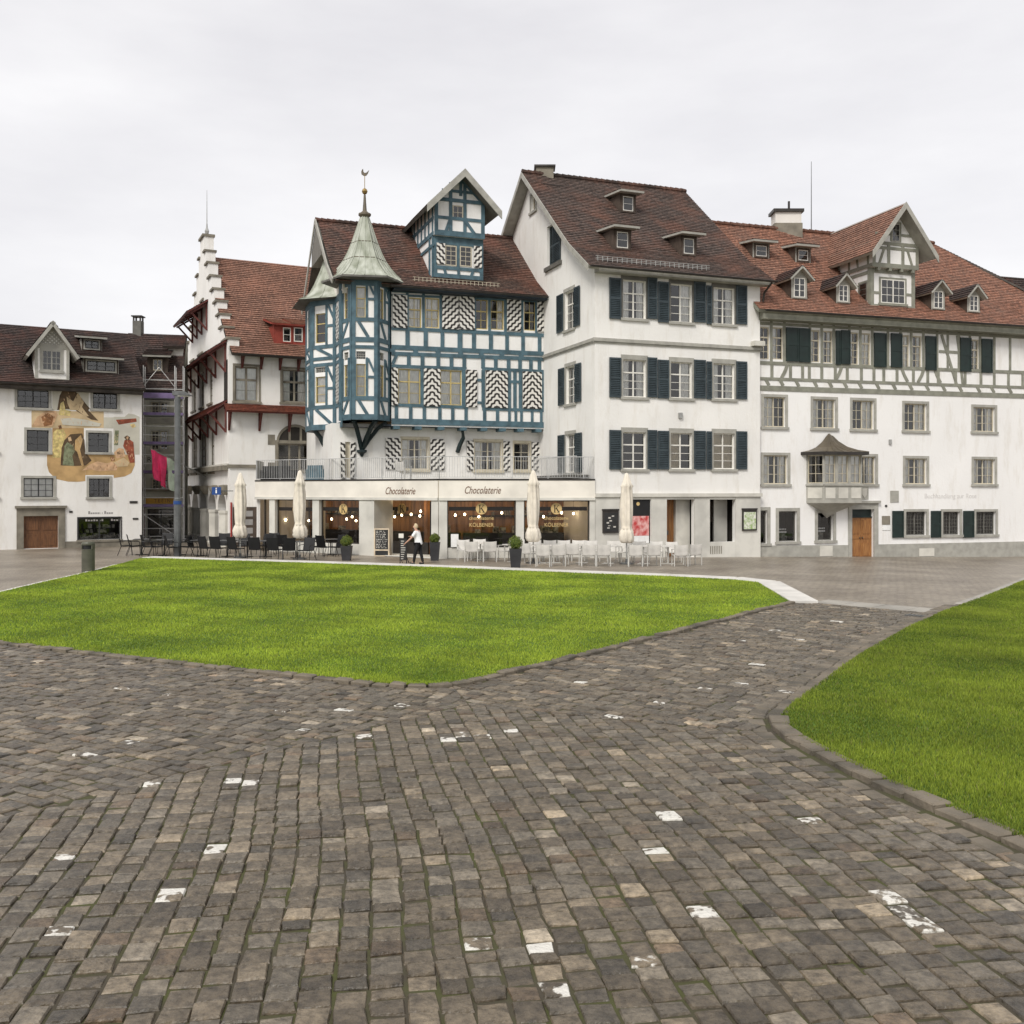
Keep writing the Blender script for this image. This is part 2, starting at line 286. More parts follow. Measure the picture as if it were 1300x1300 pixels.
def clip(poly, out):
    """clip polygon by convex counter-clockwise polygon out (2D)"""
    for i in range(len(out)):
        ax, ay = out[i]; bx, by = out[(i + 1) % len(out)]; ex, ey = bx - ax, by - ay; res = []
        for j in range(len(poly)):
            p, q = poly[j], poly[(j + 1) % len(poly)]
            sp = ex * (p[1] - ay) - ey * (p[0] - ax); sq = ex * (q[1] - ay) - ey * (q[0] - ax)
            if sp >= -1e-9: res.append(p)
            if (sp > 1e-9 and sq < -1e-9) or (sp < -1e-9 and sq > 1e-9):
                t = sp / (sp - sq); res.append((p[0] + (q[0] - p[0]) * t, p[1] + (q[1] - p[1]) * t))
        poly = res
        if len(poly) < 3: return []
    return poly
def inside(p, poly):
    c = False; j = len(poly) - 1
    for i in range(len(poly)):
        if (poly[i][1] > p[1]) != (poly[j][1] > p[1]) and p[0] < (poly[j][0] - poly[i][0]) * (p[1] - poly[i][1]) / (poly[j][1] - poly[i][1]) + poly[i][0]: c = not c
        j = i
    return c
class M:
    def __init__(s): s.v = []; s.f = []; s.uvs = {}
    def poly(s, pts, uv=None):
        i = len(s.v); s.v += [tuple(p) for p in pts]; s.f.append(tuple(range(i, i + len(pts))))
        if uv: s.uvs[len(s.f) - 1] = uv
        return s
    def hexa(s, a):
        """a: 8 points, bottom ring 0-3 then top ring 4-7"""
        i = len(s.v); s.v += [tuple(p) for p in a]
        s.f += [(i, i + 3, i + 2, i + 1), (i + 4, i + 5, i + 6, i + 7)] + [(i + k, i + (k + 1) % 4, i + 4 + (k + 1) % 4, i + 4 + k) for k in range(4)]
        return s
    def fbox(s, F, u0, u1, z0, z1, o0, o1):
        P = F.P; return s.hexa([P(u0, z0, o1), P(u1, z0, o1), P(u1, z0, o0), P(u0, z0, o0), P(u0, z1, o1), P(u1, z1, o1), P(u1, z1, o0), P(u0, z1, o0)])
    def box(s, x0, x1, y0, y1, z0, z1):
        return s.hexa([(x0, y0, z0), (x1, y0, z0), (x1, y1, z0), (x0, y1, z0), (x0, y0, z1), (x1, y0, z1), (x1, y1, z1), (x0, y1, z1)])
    def bar(s, p, q, w, h=None, up=(0, 0, 1)):
        """square bar from p to q"""
        p, q = Vector(p), Vector(q); d = (q - p).normalized(); up = Vector(up)
        if abs(d.dot(up)) > 0.98: up = Vector((0, 1, 0))
        a = d.cross(up).normalized() * (w / 2); b = a.cross(d).normalized() * ((h or w) / 2)
        return s.hexa([p - a - b, p + a - b, p + a + b, p - a + b, q - a - b, q + a - b, q + a + b, q - a + b])
    def tube(s, pts, rad, n=8, cap=True):
        pts = [Vector(p) for p in pts]; rad = rad if isinstance(rad, (list, tuple)) else [rad] * len(pts); rings = []
        ref = Vector((0.31, 0.87, 0.2))
        for i, p in enumerate(pts):
            d = (pts[min(i + 1, len(pts) - 1)] - pts[max(i - 1, 0)]).normalized(); a = d.cross(ref).normalized(); b = d.cross(a)
            k = len(s.v); s.v += [tuple(p + (a * math.cos(2 * math.pi * j / n) + b * math.sin(2 * math.pi * j / n)) * rad[i]) for j in range(n)]; rings.append(k)
        for k, l in zip(rings, rings[1:]): s.f += [(k + j, k + (j + 1) % n, l + (j + 1) % n, l + j) for j in range(n)]
        if cap: s.f += [tuple(rings[0] + j for j in reversed(range(n))), tuple(rings[-1] + j for j in range(n))]
        return s
    def lathe(s, c, prof, n=12, ph=0.0, rf=None):
        """prof: (r, z) list; rf(k,i) scales the radius"""
        rings = []
        for i, (r, z) in enumerate(prof):
            k = len(s.v); rings.append(k)
            for j in range(n):
                a = ph + 2 * math.pi * j / n; q = r * (rf(j, i) if rf else 1); s.v.append((c[0] + q * math.cos(a), c[1] + q * math.sin(a), c[2] + z))
        for k, l in zip(rings, rings[1:]): s.f += [(k + j, k + (j + 1) % n, l + (j + 1) % n, l + j) for j in range(n)]
        s.f += [tuple(rings[0] + j for j in reversed(range(n))), tuple(rings[-1] + j for j in range(n))]
        return s
    def prism(s, F, pts, o0, o1):
        """extrude a (u,z) polygon (counter-clockwise seen from outside) between o0 and o1"""
        i = len(s.v); n = len(pts); s.v += [F.P(u, z, o1) for u, z in pts] + [F.P(u, z, o0) for u, z in pts]
        s.f.append(tuple(range(i, i + n))); s.f.append(tuple(range(i + 2 * n - 1, i + n - 1, -1)))
        s.f += [(i + (k + 1) % n, i + k, i + n + k, i + n + (k + 1) % n) for k in range(n)]
        return s
    def build(s, name, mat, parent=None, smooth=False, color=None):
        me = bpy.data.meshes.new(name); r = parent
        while r is not None and r.parent is not None: r = r.parent
        ox, oy, oz = r.location if r is not None else (0, 0, 0)
        me.from_pydata([(x - ox, y - oy, z - oz) for x, y, z in s.v], [], s.f)
        if s.uvs:
            lay = me.uv_layers.new(name='UVMap').data
            for p in me.polygons:
                u = s.uvs.get(p.index)
                if u:
                    for k, li in enumerate(p.loop_indices): lay[li].uv = u[k]
        if smooth: me.polygons.foreach_set('use_smooth', [True] * len(me.polygons))
        if color is not None:
            ca = me.color_attributes.new('tone', 'FLOAT_COLOR', 'POINT'); ca.data.foreach_set('color', np.asarray(color, dtype=np.float32).ravel())
        me.materials.append(MATS[mat]); me.update()
        o = bpy.data.objects.new(name, me); COL.objects.link(o)
        if parent is not None: o.parent = parent
        return o
def root(name, label, cat, loc=(0, 0, 0), group=None, rz=0.0):
    o = bpy.data.objects.new(name, None); COL.objects.link(o); o.location = loc; o.rotation_euler = (0, 0, rz); o.empty_display_size = 0.3
    o['label'] = label; o['category'] = cat
    if group: o['group'] = group
    bpy.context.view_layer.update() if False else None
    return o
def tag(o, label, cat, group=None):
    o['label'] = label; o['category'] = cat
    if group: o['group'] = group
    return o
def structure(o, label):
    o['kind'] = 'structure'; o['label'] = label; return o
def copy_tree(o, parent=None):
    c = o.copy(); COL.objects.link(c); c.parent = parent
    for ch in list(o.children): copy_tree(ch, c)
    return c
def text(s, F, u, z, o, size, mat, parent, shear=0.0, name='lettering', depth=0.006, align='CENTER', squash=1.0):
    cu = bpy.data.curves.new('lettering_curve', 'FONT'); cu.body = s; cu.size = size; cu.shear = shear; cu.extrude = depth; cu.align_x = align; cu.align_y = 'CENTER'; cu.resolution_u = 3
    ob = bpy.data.objects.new('lettering_tmp', cu); COL.objects.link(ob)
    me = bpy.data.meshes.new_from_object(ob.evaluated_get(bpy.context.evaluated_depsgraph_get())); bpy.data.objects.remove(ob)
    m = M(); m.v = [F.P(u + v.co.x * squash, z + v.co.y, o + v.co.z) for v in me.vertices]; m.f = [tuple(p.vertices) for p in me.polygons]
    bpy.data.meshes.remove(me); return m.build(name, mat, parent)
# ------------------------------------------------------------------ building parts
def wall(F, outline, mat, parent, reveal=0.24, name='wall', o=0.0, backing=True, be=0.35, bd=1.3):
    """wall sheet with real openings at F.holes (u0,u1,z0,z1)"""
    us = sorted(set([p[0] for p in outline] + [h[0] for h in F.holes] + [h[1] for h in F.holes]))
    zs = sorted(set([p[1] for p in outline] + [h[2] for h in F.holes] + [h[3] for h in F.holes]))
    m = M()
    for a, b in zip(us, us[1:]):
        if b - a < 1e-6: continue
        for c, d in zip(zs, zs[1:]):
            if d - c < 1e-6: continue
            um, zm = (a + b) / 2, (c + d) / 2
            if any(h[0] < um < h[1] and h[2] < zm < h[3] for h in F.holes): continue
            p = clip([(a, c), (b, c), (b, d), (a, d)], outline)
            if p: m.poly([F.P(u, z, o) for u, z in p])
    for a, b, c, d in F.holes:
        m.poly([F.P(a, c, o), F.P(a, d, o), F.P(a, d, o - reveal), F.P(a, c, o - reveal)]); m.poly([F.P(b, d, o), F.P(b, c, o), F.P(b, c, o - reveal), F.P(b, d, o - reveal)])
        m.poly([F.P(a, d, o), F.P(b, d, o), F.P(b, d, o - reveal), F.P(a, d, o - reveal)]); m.poly([F.P(b, c, o), F.P(a, c, o), F.P(a, c, o - reveal), F.P(b, c, o - reveal)])
    w_ = m.build(name, mat, parent)
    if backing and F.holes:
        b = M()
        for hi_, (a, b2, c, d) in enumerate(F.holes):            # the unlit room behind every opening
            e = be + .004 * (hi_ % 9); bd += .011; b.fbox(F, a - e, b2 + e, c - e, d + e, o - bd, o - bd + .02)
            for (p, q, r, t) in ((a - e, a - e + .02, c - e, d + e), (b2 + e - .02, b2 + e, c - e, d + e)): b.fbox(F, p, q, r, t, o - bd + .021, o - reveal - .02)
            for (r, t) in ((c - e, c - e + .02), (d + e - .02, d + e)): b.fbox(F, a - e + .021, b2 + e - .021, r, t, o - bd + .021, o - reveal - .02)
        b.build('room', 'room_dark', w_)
    return w_
def window(F, r, parent, nx=2, ny=3, transom=None, sash='sash_white', surround=None, sw=0.10, sill=True, sillmat=None, curtain=None, hole=True, depth=0.15, head=0.0, fw=0.05, bw=0.022, bars_x=1, sill_w=0.12, lattice=False):
    """casement window: nx lights wide, ny panes high, each light with its own pane"""
    u0, u1, z0, z1 = r
    if hole: F.holes.append((u0, u1, z0, z1))
    o0, o1 = (-depth - 0.05, -depth) if hole else (0.004, 0.035)
    m = M()
    m.fbox(F, u0, u0 + fw, z0, z1, o0, o1); m.fbox(F, u1 - fw, u1, z0, z1, o0, o1)
    m.fbox(F, u0 + fw, u1 - fw, z0, z0 + fw, o0, o1); m.fbox(F, u0 + fw, u1 - fw, z1 - fw, z1, o0, o1)
    lw = (u1 - u0 - 2 * fw) / nx; panes = []; zt = z1 - fw if transom is None else z0 + (z1 - z0) * transom
    for i in range(nx):
        a = u0 + fw + i * lw; b = a + lw
        if i: m.fbox(F, a - fw * .6, a + fw * .6, z0 + fw, z1 - fw, o0, o1 + 0.008)
        a2, b2 = a + (fw * .6 if i else 0), b - (fw * .6 if i < nx - 1 else 0)
        spans = [(z0 + fw, zt)] if transom is None else [(z0 + fw, zt - fw * .6), (zt + fw * .6, z1 - fw)]
        if transom is not None: m.fbox(F, a2, b2, zt - fw * .6, zt + fw * .6, o0, o1 + 0.004)
        for si, (c, d) in enumerate(spans):
            k = ny if si == 0 else (2 if lattice else 1)
            for q in range(1, k): zz = c + (d - c) * q / k; m.fbox(F, a2, b2, zz - bw / 2, zz + bw / 2, o0 + .01, o1 - .006)
            for q in range(1, bars_x): uu = a2 + (b2 - a2) * q / bars_x; m.fbox(F, uu - bw / 2, uu + bw / 2, c, d, o0 + .012, o1 - .008)
            panes.append((a2, b2, c, d))
    w_ = m.build('window', sash, parent)
    if not hole: M().fbox(F, u0 + .01, u1 - .01, z0 + .01, z1 - .01, .001, .006).build('dark_backing', 'room_dark', w_)  # dark plate whose colour stands in for the unlit room behind the panes
    for a, b, c, d in panes:
        M().poly([F.P(a, c, o0 + .02), F.P(b, c, o0 + .02), F.P(b, d, o0 + .02), F.P(a, d, o0 + .02)]).build('pane', 'glass', w_)
    if surround:
        s = M(); e = sw
        s.fbox(F, u0 - e, u0, z0, z1 + e + head, -.02, .03); s.fbox(F, u1, u1 + e, z0, z1 + e + head, -.02, .03); s.fbox(F, u0, u1, z1, z1 + e + head, -.02, .0295)
        s.build('surround', surround, w_)
    if sill:
        M().fbox(F, u0 - sw - .04, u1 + sw + .04, z0 - sill_w, z0 - .002, -.02, .09).build('sill', sillmat or surround or 'trim_grey', w_)
    if curtain:
        c = M(); n = 14; W = u1 - u0; parts = {'full': [(0, 1)], 'sides': [(0, .33), (.67, 1)], 'left': [(0, .5)], 'right': [(.5, 1)]}[curtain.split(':')[0]]
        ph = random.random() * 6
        for (a, b) in parts:
            for k in range(n):
                t0, t1 = a + (b - a) * k / n, a + (b - a) * (k + 1) / n
                q0, q1 = -depth - .09 + .018 * math.sin(t0 * 46 + ph), -depth - .09 + .018 * math.sin(t1 * 46 + ph)
                c.poly([F.P(u0 + W * t0, z0, q0), F.P(u0 + W * t1, z0, q1), F.P(u0 + W * t1, z1, q1), F.P(u0 + W * t0, z1, q0)])
        c.build('curtain', 'curtain_tan' if curtain.endswith(':tan') else 'curtain', w_, smooth=True)
    return w_
def louvre_shutter(F, r, parent, mat='shutter_slate', o=0.02, name='shutter'):
    u0, u1, z0, z1 = r; e = min(0.06, (u1 - u0) * .22); m = M(); t = .045
    m.fbox(F, u0, u0 + e, z0, z1, o, o + t); m.fbox(F, u1 - e, u1, z0, z1, o, o + t)
    for z in (z0, (z0 + z1) / 2 - .04, z1 - .08): m.fbox(F, u0 + e, u1 - e, z, z + .08, o, o + t - .002)
    n = max(6, int((z1 - z0) / .085))
    for i in range(n):
        z = z0 + .09 + (z1 - z0 - .17) * i / n
        m.hexa([F.P(u0 + e, z, o + t - .004), F.P(u1 - e, z, o + t - .004), F.P(u1 - e, z + .045, o + .006), F.P(u0 + e, z + .045, o + .006),
                F.P(u0 + e, z + .012, o + t - .004), F.P(u1 - e, z + .012, o + t - .004), F.P(u1 - e, z + .057, o + .006), F.P(u0 + e, z + .057, o + .006)])
    m.fbox(F, u0 + e, u1 - e, z0 + .08, z1 - .08, o + .001, o + .005)
    return m.build(name, mat, parent)
def panel_shutter(F, r, parent, mat='shutter_green', o=0.02):
    u0, u1, z0, z1 = r; m = M(); m.fbox(F, u0, u1, z0, z1, o, o + .035)
    e = min(.07, (u1 - u0) * .2)
    for a, b in ((z0, z0 + .1), ((z0 + z1) / 2 - .05, (z0 + z1) / 2 + .05), (z1 - .1, z1)): m.fbox(F, u0 + e, u1 - e, a, b, o + .035, o + .052)
    m.fbox(F, u0, u0 + e, z0, z1, o + .0352, o + .053); m.fbox(F, u1 - e, u1, z0, z1, o + .0352, o + .053)
    return m.build('shutter', mat, parent)
def striped_shutter(F, r, parent, chevron=False, flip=False, o=0.05):
    u0, u1, z0, z1 = r; m = M(); m.fbox(F, u0, u1, z0, z1, o, o + .04); W = (u1 - u0) / 2; s = -1 if flip else 1
    k = len(m.f)
    P = F.P; m.poly([P(u0, z0, o + .0425), P(u1, z0, o + .0425), P(u1, z1, o + .0425), P(u0, z1, o + .0425)], uv=[(-W * s, 0), (W * s, 0), (W * s, z1 - z0), (-W * s, z1 - z0)])
    return m.build('shutter', 'stripes_chevron' if chevron else 'stripes', parent)
def beam(F, a, b, wd, parent, mat='timber_blue', t=0.045, o=0.0, name='beam'):
    """a timber lying in the facade between two (u,z) points"""
    (u0, z0), (u1, z1) = a, b; l = math.hypot(u1 - u0, z1 - z0); nx, nz_ = -(z1 - z0) / l * wd / 2, (u1 - u0) / l * wd / 2
    return M().prism(F, [(u0 - nx, z0 - nz_), (u1 - nx, z1 - nz_), (u1 + nx, z1 + nz_), (u0 + nx, z0 + nz_)], o - .01, o + t + random.uniform(-.004, .004)).build(name, mat, parent)
def pbeam(F, x0, y0, x1, y1, wd, parent, mat='timber_blue', t=0.045, o=0.0):
    return beam(F, F.uv(x0, y0), F.uv(x1, y1), wd, parent, mat, t, o)
def curve_bar(pts, w, h, mat, parent, name='bracket'):
    """curved bracket: a chain of points swept with a rectangular section"""
    m = M(); pts = [Vector(p) for p in pts]; rings = []
    for i, p in enumerate(pts):
        d = (pts[min(i + 1, len(pts) - 1)] - pts[max(i - 1, 0)]).normalized(); a = d.cross(Vector((0, 0, 1)))
        a = (a.normalized() if a.length > .01 else Vector((1, 0, 0))) * w / 2; b = a.cross(d).normalized() * h / 2
        rings.append(len(m.v)); m.v += [tuple(p - a - b), tuple(p + a - b), tuple(p + a + b), tuple(p - a + b)]
    for k, l in zip(rings, rings[1:]): m.f += [(k + j, k + (j + 1) % 4, l + (j + 1) % 4, l + j) for j in range(4)]
    m.f += [tuple(rings[0] + j for j in (3, 2, 1, 0)), tuple(rings[-1] + j for j in range(4))]
    return m.build(name, mat, parent)
def lerp(a, b, t): return Vector(a) * (1 - t) + Vector(b) * t
def roof(quads, mat, parent, course=0.19, lift=0.035, deck='eave_brown', thick=0.14, name='roof', jitter=0.008):
    """tiled slope made of overlapping courses; quads: list of (eave left, eave right, top right, top left), lower quad first"""
    m = M(); v = 0
    for (a, b, c, d) in quads:
        a, b, c, d = map(Vector, (a, b, c, d)); n = ((b - a).cross(d - a)).normalized()
        if n.z < 0: n = -n
        L_ = ((d - a).length + (c - b).length) / 2; k = max(1, round(L_ / course)); seg = max(1, int((b - a).length / 1.1)); U = (b - a).length; dirx = (b - a).normalized()
        for i in range(k):
            t0, t1 = i / k, (i + 1) / k; p0, p1, q0, q1 = a.lerp(d, t0), b.lerp(c, t0), a.lerp(d, t1), b.lerp(c, t1)
            js = [random.uniform(-jitter, jitter) for _ in range(seg + 1)]
            for s in range(seg):
                e, f_ = s / seg, (s + 1) / seg
                l0, l1 = p0.lerp(p1, e) + n * (lift + js[s]), p0.lerp(p1, f_) + n * (lift + js[s + 1]); h0, h1 = q0.lerp(q1, e) + n * .004, q0.lerp(q1, f_) + n * .004
                w0, w1 = p0.lerp(p1, e) + n * .0, p0.lerp(p1, f_) + n * .0
                uu = [(x - a).dot(dirx) for x in (l0, l1, h1, h0)]
                m.poly([l0, l1, h1, h0], uv=[(uu[0], v + i + .02), (uu[1], v + i + .02), (uu[2], v + i + .98), (uu[3], v + i + .98)])
                m.poly([w0, w1, l1, l0], uv=[(uu[0], v + i + .02), (uu[1], v + i + .02), (uu[1], v + i + .1), (uu[0], v + i + .1)])
        v += k
    o = m.build(name, mat, parent)
    dk = M()
    for (a, b, c, d) in quads:
        a, b, c, d = map(Vector, (a, b, c, d)); n = ((b - a).cross(d - a)).normalized()
        if n.z < 0: n = -n
        dk.hexa([p - n * thick for p in (a, b, c, d)] + [p - n * .002 for p in (a, b, c, d)])
    dk.build('roof_deck', deck, o)
    return o
def slope(F, u0, u1, prof, t0=None, t1=None):
    """quads up a roof profile [(o,z)...] between u0 and u1 (t0/t1: u at the top, for hips)"""
    n = len(prof) - 1; t0 = u0 if t0 is None else t0; t1 = u1 if t1 is None else t1; q = []
    tot = abs(prof[-1][0] - prof[0][0])
    for i in range(n):
        e, f_ = abs(prof[i][0] - prof[0][0]) / tot, abs(prof[i + 1][0] - prof[0][0]) / tot
        q.append((F.P(u0 + (t0 - u0) * e, prof[i][1], prof[i][0]), F.P(u1 + (t1 - u1) * e, prof[i][1], prof[i][0]),
                  F.P(u1 + (t1 - u1) * f_, prof[i + 1][1], prof[i + 1][0]), F.P(u0 + (t0 - u0) * f_, prof[i + 1][1], prof[i + 1][0])))
    return q
def prof_z(prof, o):
    for (a, b), (c, d) in zip(prof, prof[1:]):
        if c <= o <= a: return b + (d - b) * (a - o) / (a - c)
    return prof[0][1] if o > prof[0][0] else prof[-1][1]
def roof_o(F, prof, px, py):
    """how far behind the facade the sight line through (px,py) meets the roof"""
    lo, hi = prof[-1][0], prof[0][0]
    for _ in range(40):
        mid = (lo + hi) / 2
        if F.uv(px, py, mid)[1] > prof_z(prof, mid): hi = mid
        else: lo = mid
    return (lo + hi) / 2
def gutter(F, u0, u1, z, o, parent, mat='gutter', r=0.075):
    m = M(); n = 6
    for s in (u0,):
        for k in range(n):
            a, b = math.pi * (1 + k / n), math.pi * (1 + (k + 1) / n)
            m.poly([F.P(u0, z + r * math.sin(a), o + r * math.cos(a)), F.P(u1, z + r * math.sin(a), o + r * math.cos(a)), F.P(u1, z + r * math.sin(b), o + r * math.cos(b)), F.P(u0, z + r * math.sin(b), o + r * math.cos(b))])
            m.poly([F.P(u0, z + .8 * r * math.sin(a), o + .8 * r * math.cos(a)), F.P(u1, z + .8 * r * math.sin(a), o + .8 * r * math.cos(a)), F.P(u1, z + .8 * r * math.sin(b), o + .8 * r * math.cos(b)), F.P(u0, z + .8 * r * math.sin(b), o + .8 * r * math.cos(b))])
    m.fbox(F, u0, u1, z - .003, z + .012, o - r, o - r * .8); m.fbox(F, u0, u1, z - .003, z + .012, o + r * .8, o + r)
    return m.build('gutter', mat, parent)
def shed_dormer(F, prof, box, parent, wallmat, sash, tilemat, cheek=None, over=0.45, hood=0.16, fasc='trim_grey', nx=1, curtain=None, rise=0.18, wide=0.16, mat_roof='roof'):
    """flat-hooded dormer whose front stands on the roof; box = photo box of its window"""
    x0, x1, y0, y1 = box; of = roof_o(F, prof, (x0 + x1) / 2, y1 + 3); u0, u1, z0, z1 = F.rect(*box, of)
    G = F.off(of); d = root('dormer', '', '') if False else None
    b0, b1, zb, zt = u0 - wide, u1 + wide, z0 - .25, z1 + .14
    dep = (zt - zb) / max(.3, (prof[-1][1] - prof[-2][1]) / abs(prof[-1][0] - prof[-2][0])) + .4
    m = M(); m.fbox(G, b0, b1, zb, zt, -dep, 0); dm = m.build('dormer', wallmat, parent)
    c = M(); c.fbox(G, b0 - .02, b0 - .002, zb, zt, -dep, .01); c.fbox(G, b1 + .002, b1 + .02, zb, zt, -dep, .01); c.build('cheek', cheek or wallmat, dm)
    G.holes = []; window(G, (u0, u1, z0, z1), dm, nx=nx, ny=2, sash=sash, hole=False, sill=False, fw=.045)
    fr = M(); fr.fbox(G, u0 - .08, u0 - .001, z0 - .08, z1 + .08, 0.003, .05); fr.fbox(G, u1 + .001, u1 + .08, z0 - .08, z1 + .08, 0.003, .05); fr.fbox(G, u0, u1, z1 + .001, z1 + .08, 0.003, .049); fr.fbox(G, u0, u1, z0 - .08, z0 - .001, 0.003, .06)
    fr.build('surround', cheek or wallmat, dm)
    a, b = b0 - .22, b1 + .22; zr = zt + .04
    roof([(G.P(a, zr, over), G.P(b, zr, over), G.P(b, zr + rise * (dep + over), -dep), G.P(a, zr + rise * (dep + over), -dep))], tilemat, dm, deck=fasc, thick=.10, name='dormer_roof')
    return dm
def gable_dormer(F, prof, box, parent, wallmat, sash, tilemat, cheek, fasc='trim_grey', ph=0.45):
    """little dormer with its own pitched roof"""
    x0, x1, y0, y1 = box; of = roof_o(F, prof, (x0 + x1) / 2, y1 + 3); u0, u1, z0, z1 = F.rect(*box, of); G = F.off(of)
    b0, b1, zb, zt = u0 - .13, u1 + .13, z0 - .22, z1 + .10; um = (u0 + u1) / 2; dep = 2.3
    m = M(); m.prism(G, [(b0, zb), (b1, zb), (b1, zt), (um, zt + ph), (b0, zt)], -dep, 0); dm = m.build('dormer', wallmat, parent)
    c = M(); c.fbox(G, b0 - .02, b0 - .002, zb, zt, -dep, .008); c.fbox(G, b1 + .002, b1 + .02, zb, zt, -dep, .008); c.build('cheek', cheek, dm)
    window(G, (u0, u1, z0, z1), dm, nx=2, ny=3, sash=sash, hole=False, sill=True, sw=.05, sillmat=fasc, fw=.04, sill_w=.06)
    e = .26; ov = .32; hw = (b1 - b0) / 2; k = ph / hw
    for s in (-1, 1):
        a = (um + s * (hw + e), zt - k * e + .04); q = [G.P(a[0], a[1], ov), G.P(um, zt + ph + .04, ov), G.P(um, zt + ph + .04, -dep - .6), G.P(a[0], a[1], -dep - .6)]
        roof([(q[3], q[0], q[1], q[2]) if s < 0 else (q[0], q[3], q[2], q[1])], tilemat, dm, deck=fasc, thick=.09, name='dormer_roof')
    return dm
# ------------------------------------------------------------------ the square: pavement, path, lawns
def build_ground():
    xs = [-500, -120] + list(np.linspace(-60, 80, 57)) + [160, 500]; ys = [-300, -60] + list(np.linspace(-12, 100, 57)) + [200, 900]
    m = M(); nx_ = len(xs)
    for y in ys:
        for x in xs: m.v.append((x, y, gz(x, y)))
    for j in range(len(ys) - 1):
        for i in range(nx_ - 1): k = j * nx_ + i; m.f.append((k, k + 1, k + nx_ + 1, k + nx_))
    structure(m.build('pavement', 'pavement', smooth=True), 'grey brown setts paving the old town square in front of the houses')
build_ground()
mk('joint', (0.060, 0.050, 0.034), 0.95, 0.3, 2.2, 0.5, 14, second=(0.062, 0.068, 0.018))
mk('lawn_base', (0.085, 0.155, 0.014), 0.9, 0.3, 1.2, 0.4, 30, second=(0.050, 0.098, 0.010))
W2 = lambda pts: [tuple(ground(x, y)[:2]) for x, y in pts]
near_L = W2([(-90, 806), (-30, 815), (40, 823), (120, 832), (200, 841), (280, 850), (350, 857.5), (410, 864), (455, 869), (490, 872.5), (515, 874), (540, 874), (562, 873), (585, 869.5), (615, 863), (680, 848), (760, 828), (860, 803), (960, 777), (1003, 767)])
far_L = W2([(958, 739.5), (860, 735), (700, 728.5), (560, 722.5), (400, 717), (280, 713.3), (180, 710.3)])
left_L = W2([(150, 718.5), (110, 729), (75, 737), (40, 745), (-30, 762), (-90, 776)])
LAWN_L = near_L + far_L + left_L
edge_R = W2([(1345, 729), (1260, 757), (1225, 770), (1190, 784), (1150, 803), (1100, 832), (1050, 868), (1018, 893), (1001, 907), (995, 917), (997, 927), (1008, 937), (1030, 950), (1060, 965), (1120, 996), (1190, 1026), (1260, 1055), (1345, 1092), (1420, 1126)])
LAWN_R = edge_R + [(edge_R[-1][0] + 9, edge_R[-1][1] + 1), (edge_R[0][0] + 8, edge_R[0][1])]
ZL = 0.065
mL = M().poly([(x, y, ZL) for x, y in LAWN_L]); lawn_l = structure(mL.build('lawn', 'lawn_base'), 'large lawn with a rounded stone edged corner in front of the chocolate cafe')
mR = M().poly([(x, y, ZL) for x, y in LAWN_R]); lawn_r = structure(mR.build('lawn', 'lawn_base'), 'lawn with a curved tip across the cobbled path from the larger lawn')
# cobbled path sheet under the stones
PATH = [(-16, 3.2), (16, 3.2), (16, 20), tuple(ground(1190, 780)[:2]), tuple(ground(1027, 765)[:2]), tuple(ground(1003, 769)[:2]), (-1, 17), (-16, 24)]
path = structure(M().poly([(x, y, 0.017) for x, y in PATH]).build('path', 'joint'), 'worn cobblestone path running between the two lawns')
def offset_line(pts, d):
    out = []
    for i, p in enumerate(pts):
        a, b = pts[max(i - 1, 0)], pts[min(i + 1, len(pts) - 1)]; dx, dy = b[0] - a[0], b[1] - a[1]; l = math.hypot(dx, dy); out.append((p[0] + dy / l * d, p[1] - dx / l * d))
    return out
def resample(pts, step, jit=0.25):
    P = [Vector((x, y)) for x, y in pts]; seg = [(b - a).length for a, b in zip(P, P[1:])]; tot = sum(seg); s = 0; ss = [0.0]
    while s < tot: s += step * random.uniform(1 - jit, 1 + jit); ss.append(min(s, tot))
    res = []
    for s in ss:
        q = s
        for i, l in enumerate(seg):
            if q <= l or i == len(seg) - 1: res.append(P[i].lerp(P[i + 1], min(1, q / max(l, 1e-6)))); break
            q -= l
    return res
def kerb_row(pts, d0, d1, top, step, mat, parent, name='kerb_stone', low=-0.03, jz=0.012, gap=0.012, bev=0.018, inner_top=None):
    a = resample(offset_line(pts, (d0 + d1) / 2), step)
    for p, q in zip(a, a[1:]):
        d = q - p
        if d.length < .05: continue
        e = d.normalized(); n = Vector((e.y, -e.x)); w = (d1 - d0) / 2; z = top + random.uniform(-jz, jz); z2 = z if inner_top is None else inner_top
        j = lambda: random.uniform(-.022, .022) if mat == 'kerb_brown' else 0
        c = [p + e * gap - n * (w + j()), p + e * gap + n * (w + j()), q - e * gap + n * (w + j()), q - e * gap - n * (w + j())]; cc = sum(c, Vector((0, 0))) / 4
        m = M(); base = len(m.v); zt = [z2, z, z, z2]
        for s, dz in ((1.0, None), (1.0, -bev), (1 - 2 * bev / max(.1, min(d.length, 2 * w)) * .9, 0)):
            for k, x in enumerate(c):
                y = cc + (x - cc) * s; m.v.append((y.x, y.y, low if dz is None else zt[k] + dz + random.uniform(-.004, .004)))
        for r in (0, 4): m.f += [(r + k, r + (k + 1) % 4, r + 4 + (k + 1) % 4, r + 4 + k) for k in range(4)]
        m.f.append((8, 9, 10, 11)); m.build(name, mat, parent)
kerb_row(near_L, -0.03, 0.15, 0.082, 0.36, 'kerb_brown', lawn_l, gap=.016, jz=.014)
kerb_row([near_L[-1]] + far_L, 0.0, 0.72, 0.10, 1.9, 'kerb_granite', lawn_l, name='kerb_slab', jz=.002, gap=.006, bev=.008)
kerb_row(left_L, -0.02, 0.12, 0.075, 0.6, 'kerb_granite', lawn_l, jz=.006)
